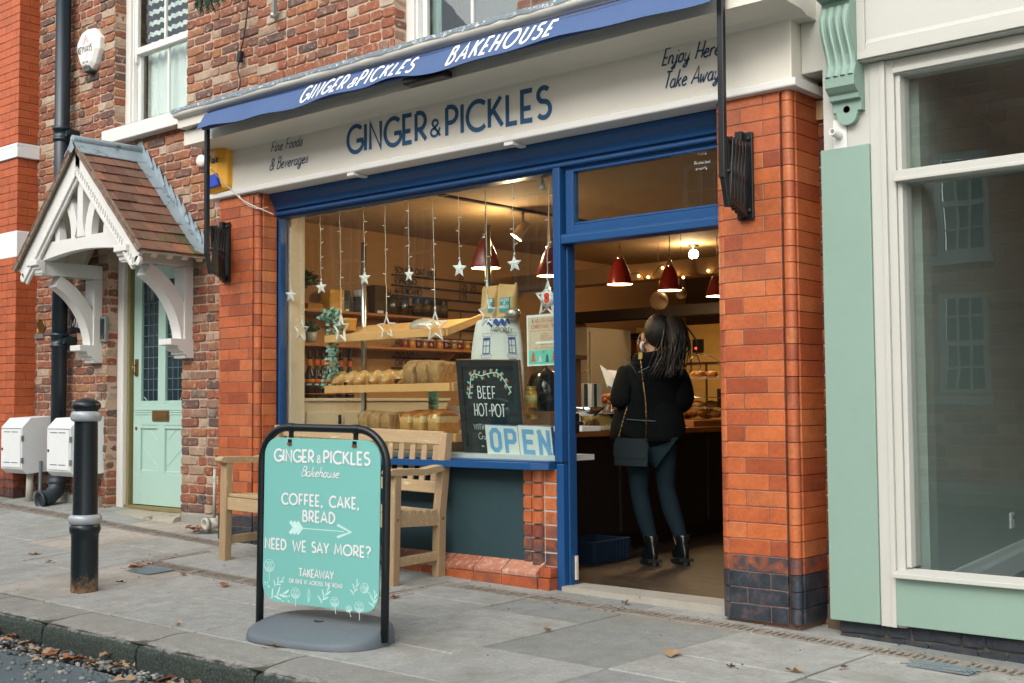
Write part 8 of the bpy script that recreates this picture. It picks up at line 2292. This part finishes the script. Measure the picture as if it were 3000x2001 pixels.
# handbag on a chain and the menu she holds
GOLD = M('pale_gold_chain', '#c9b48a', .25, 1.0, var=.1, bump=0)
bc = W_((0.683, 1.100, 0.802))
BS = .86
t = thing('handbag', 'black leather flap handbag hanging on a gold chain from the shoulder', 'handbag', bc)
BLK = M('black_bag_leather', '#1a262a', .25, var=.15, bump=.25, bscale=50)
bu_ = Vector((.90, .42, -.10)).normalized(); bv_ = Vector((.06, -.05, 1)).normalized(); bu_ = (bu_ - bv_ * bu_.dot(bv_)).normalized() * BS; bv_ = bv_ * BS; bn_ = bu_.cross(bv_).normalized() * BS
mb = MB(); mb.prism([(-.125, -.12), (.125, -.12), (.135, .045), (.115, .085), (-.115, .085), (-.135, .045)], bc - bn_ * .035, bu_, bv_, bn_ * .06); mb.build('body', BLK, t, bevel=.014, seg=3)
mb = MB(); mb.prism([(-.115, .092), (.118, .092), (.128, -.035), (.11, -.06), (-.115, -.055), (-.135, -.035)], bc + bn_ * .028, bu_, bv_, bn_ * .012); mb.build('flap', BLK, t, bevel=.006, seg=3)
mb = MB()
def chain(pts):
    pp = smoothpts([W_(p) for p in pts], 16)
    k = 0
    acc = 0.0
    for a, b in zip(pp, pp[1:]):
        acc += (b - a).length
        if acc > .011:
            acc = 0; d = (b - a).normalized(); s_, q_ = ortho(d); k += 1
            w = s_ if k % 2 else q_
            mb.obox(a, d * .0075, w * .0045, d.cross(w) * .0016)
chain([bc + bu_ * .11 + bv_ * .09, (0.810, 1.090, 1.066), (0.780, 1.100, 1.266), (0.752, 1.120, 1.397)]); chain([bc - bu_ * .10 + bv_ * .09, (0.631, 1.080, 0.988), (0.654, 1.100, 1.084)])
mb.build('chain_strap', GOLD, t)
mb = MB(); q = W_((0.753, 1.115, 1.419)); mb.obox(q, (.012, .004, 0), (0, .003, .022), (-.002, .004, 0)); mb.build('shoulder_strap', M('gold_leather', '#a5864a', .35, .6), t)
t = thing('paper_menu', 'folded white paper menu held up in front of the customer', 'menu', (0.414, 1.250, 1.275))
a, b, c, d = [W_(p) for p in ((0.297, 1.280, 1.377), (0.395, 1.300, 1.309), (0.405, 1.300, 1.213), (0.362, 1.280, 1.216))]
n_ = V(.6, -.8, 0) * .0012
mb = MB(); mb.add([a, b, c, d, a + n_, b + n_, c + n_, d + n_], [(3, 2, 1, 0), (4, 5, 6, 7), (0, 1, 5, 4), (1, 2, 6, 5), (2, 3, 7, 6), (3, 0, 4, 7)]); mb.build('page', M('menu_paper', '#d9d2c2', .8, var=.03, bump=0), t)
a, b, c, d = [W_(p) for p in ((0.308, 1.360, 1.343), (0.366, 1.380, 1.335), (0.383, 1.380, 1.273), (0.399, 1.320, 1.215))]
mb = MB(); mb.add([a, b, c, d, a + n_, b + n_, c + n_, d + n_], [(3, 2, 1, 0), (4, 5, 6, 7), (0, 1, 5, 4), (1, 2, 6, 5), (2, 3, 7, 6), (3, 0, 4, 7)]); mb.build('page', M('menu_paper', '#d9d2c2'), t)
a, b, c, d = [W_(p) for p in ((0.364, 1.277, 1.232), (0.389, 1.287, 1.222), (0.392, 1.287, 1.211), (0.367, 1.277, 1.216))]
mb = MB(); mb.add([a, b, c, d], [(3, 2, 1, 0)]); mb.build('printed_band', NAVY, t)
# a second customer's shoe showing past the right pillar
b0 = V(*(-1.427, 5.686, 0.040))
t = thing('trainer_shoe', 'dark trainer with grey sole on the shop floor at the right pillar edge', 'shoe', b0)
mb = MB(); mb.blob(b0 + V(.0, .0, .06), (.14, .05, .045), 16, 8, .05, 2, (.8, .6, 0), (-.6, .8, 0)); mb.tube([b0 + V(.06, .05, .08), b0 + V(.07, .05, .3)], .045, 10); mb.build('upper', M('dark_trainer', '#14181a', .6), t)
mb = MB(); mb.prism([(.145 * math.cos(R(a)), .052 * math.sin(R(a))) for a in range(0, 360, 20)], b0 + V(0, 0, .001), (.8, .6, 0), (-.6, .8, 0), (0, 0, .028)); mb.build('sole', M('grey_sole', '#6b706f', .7), t)
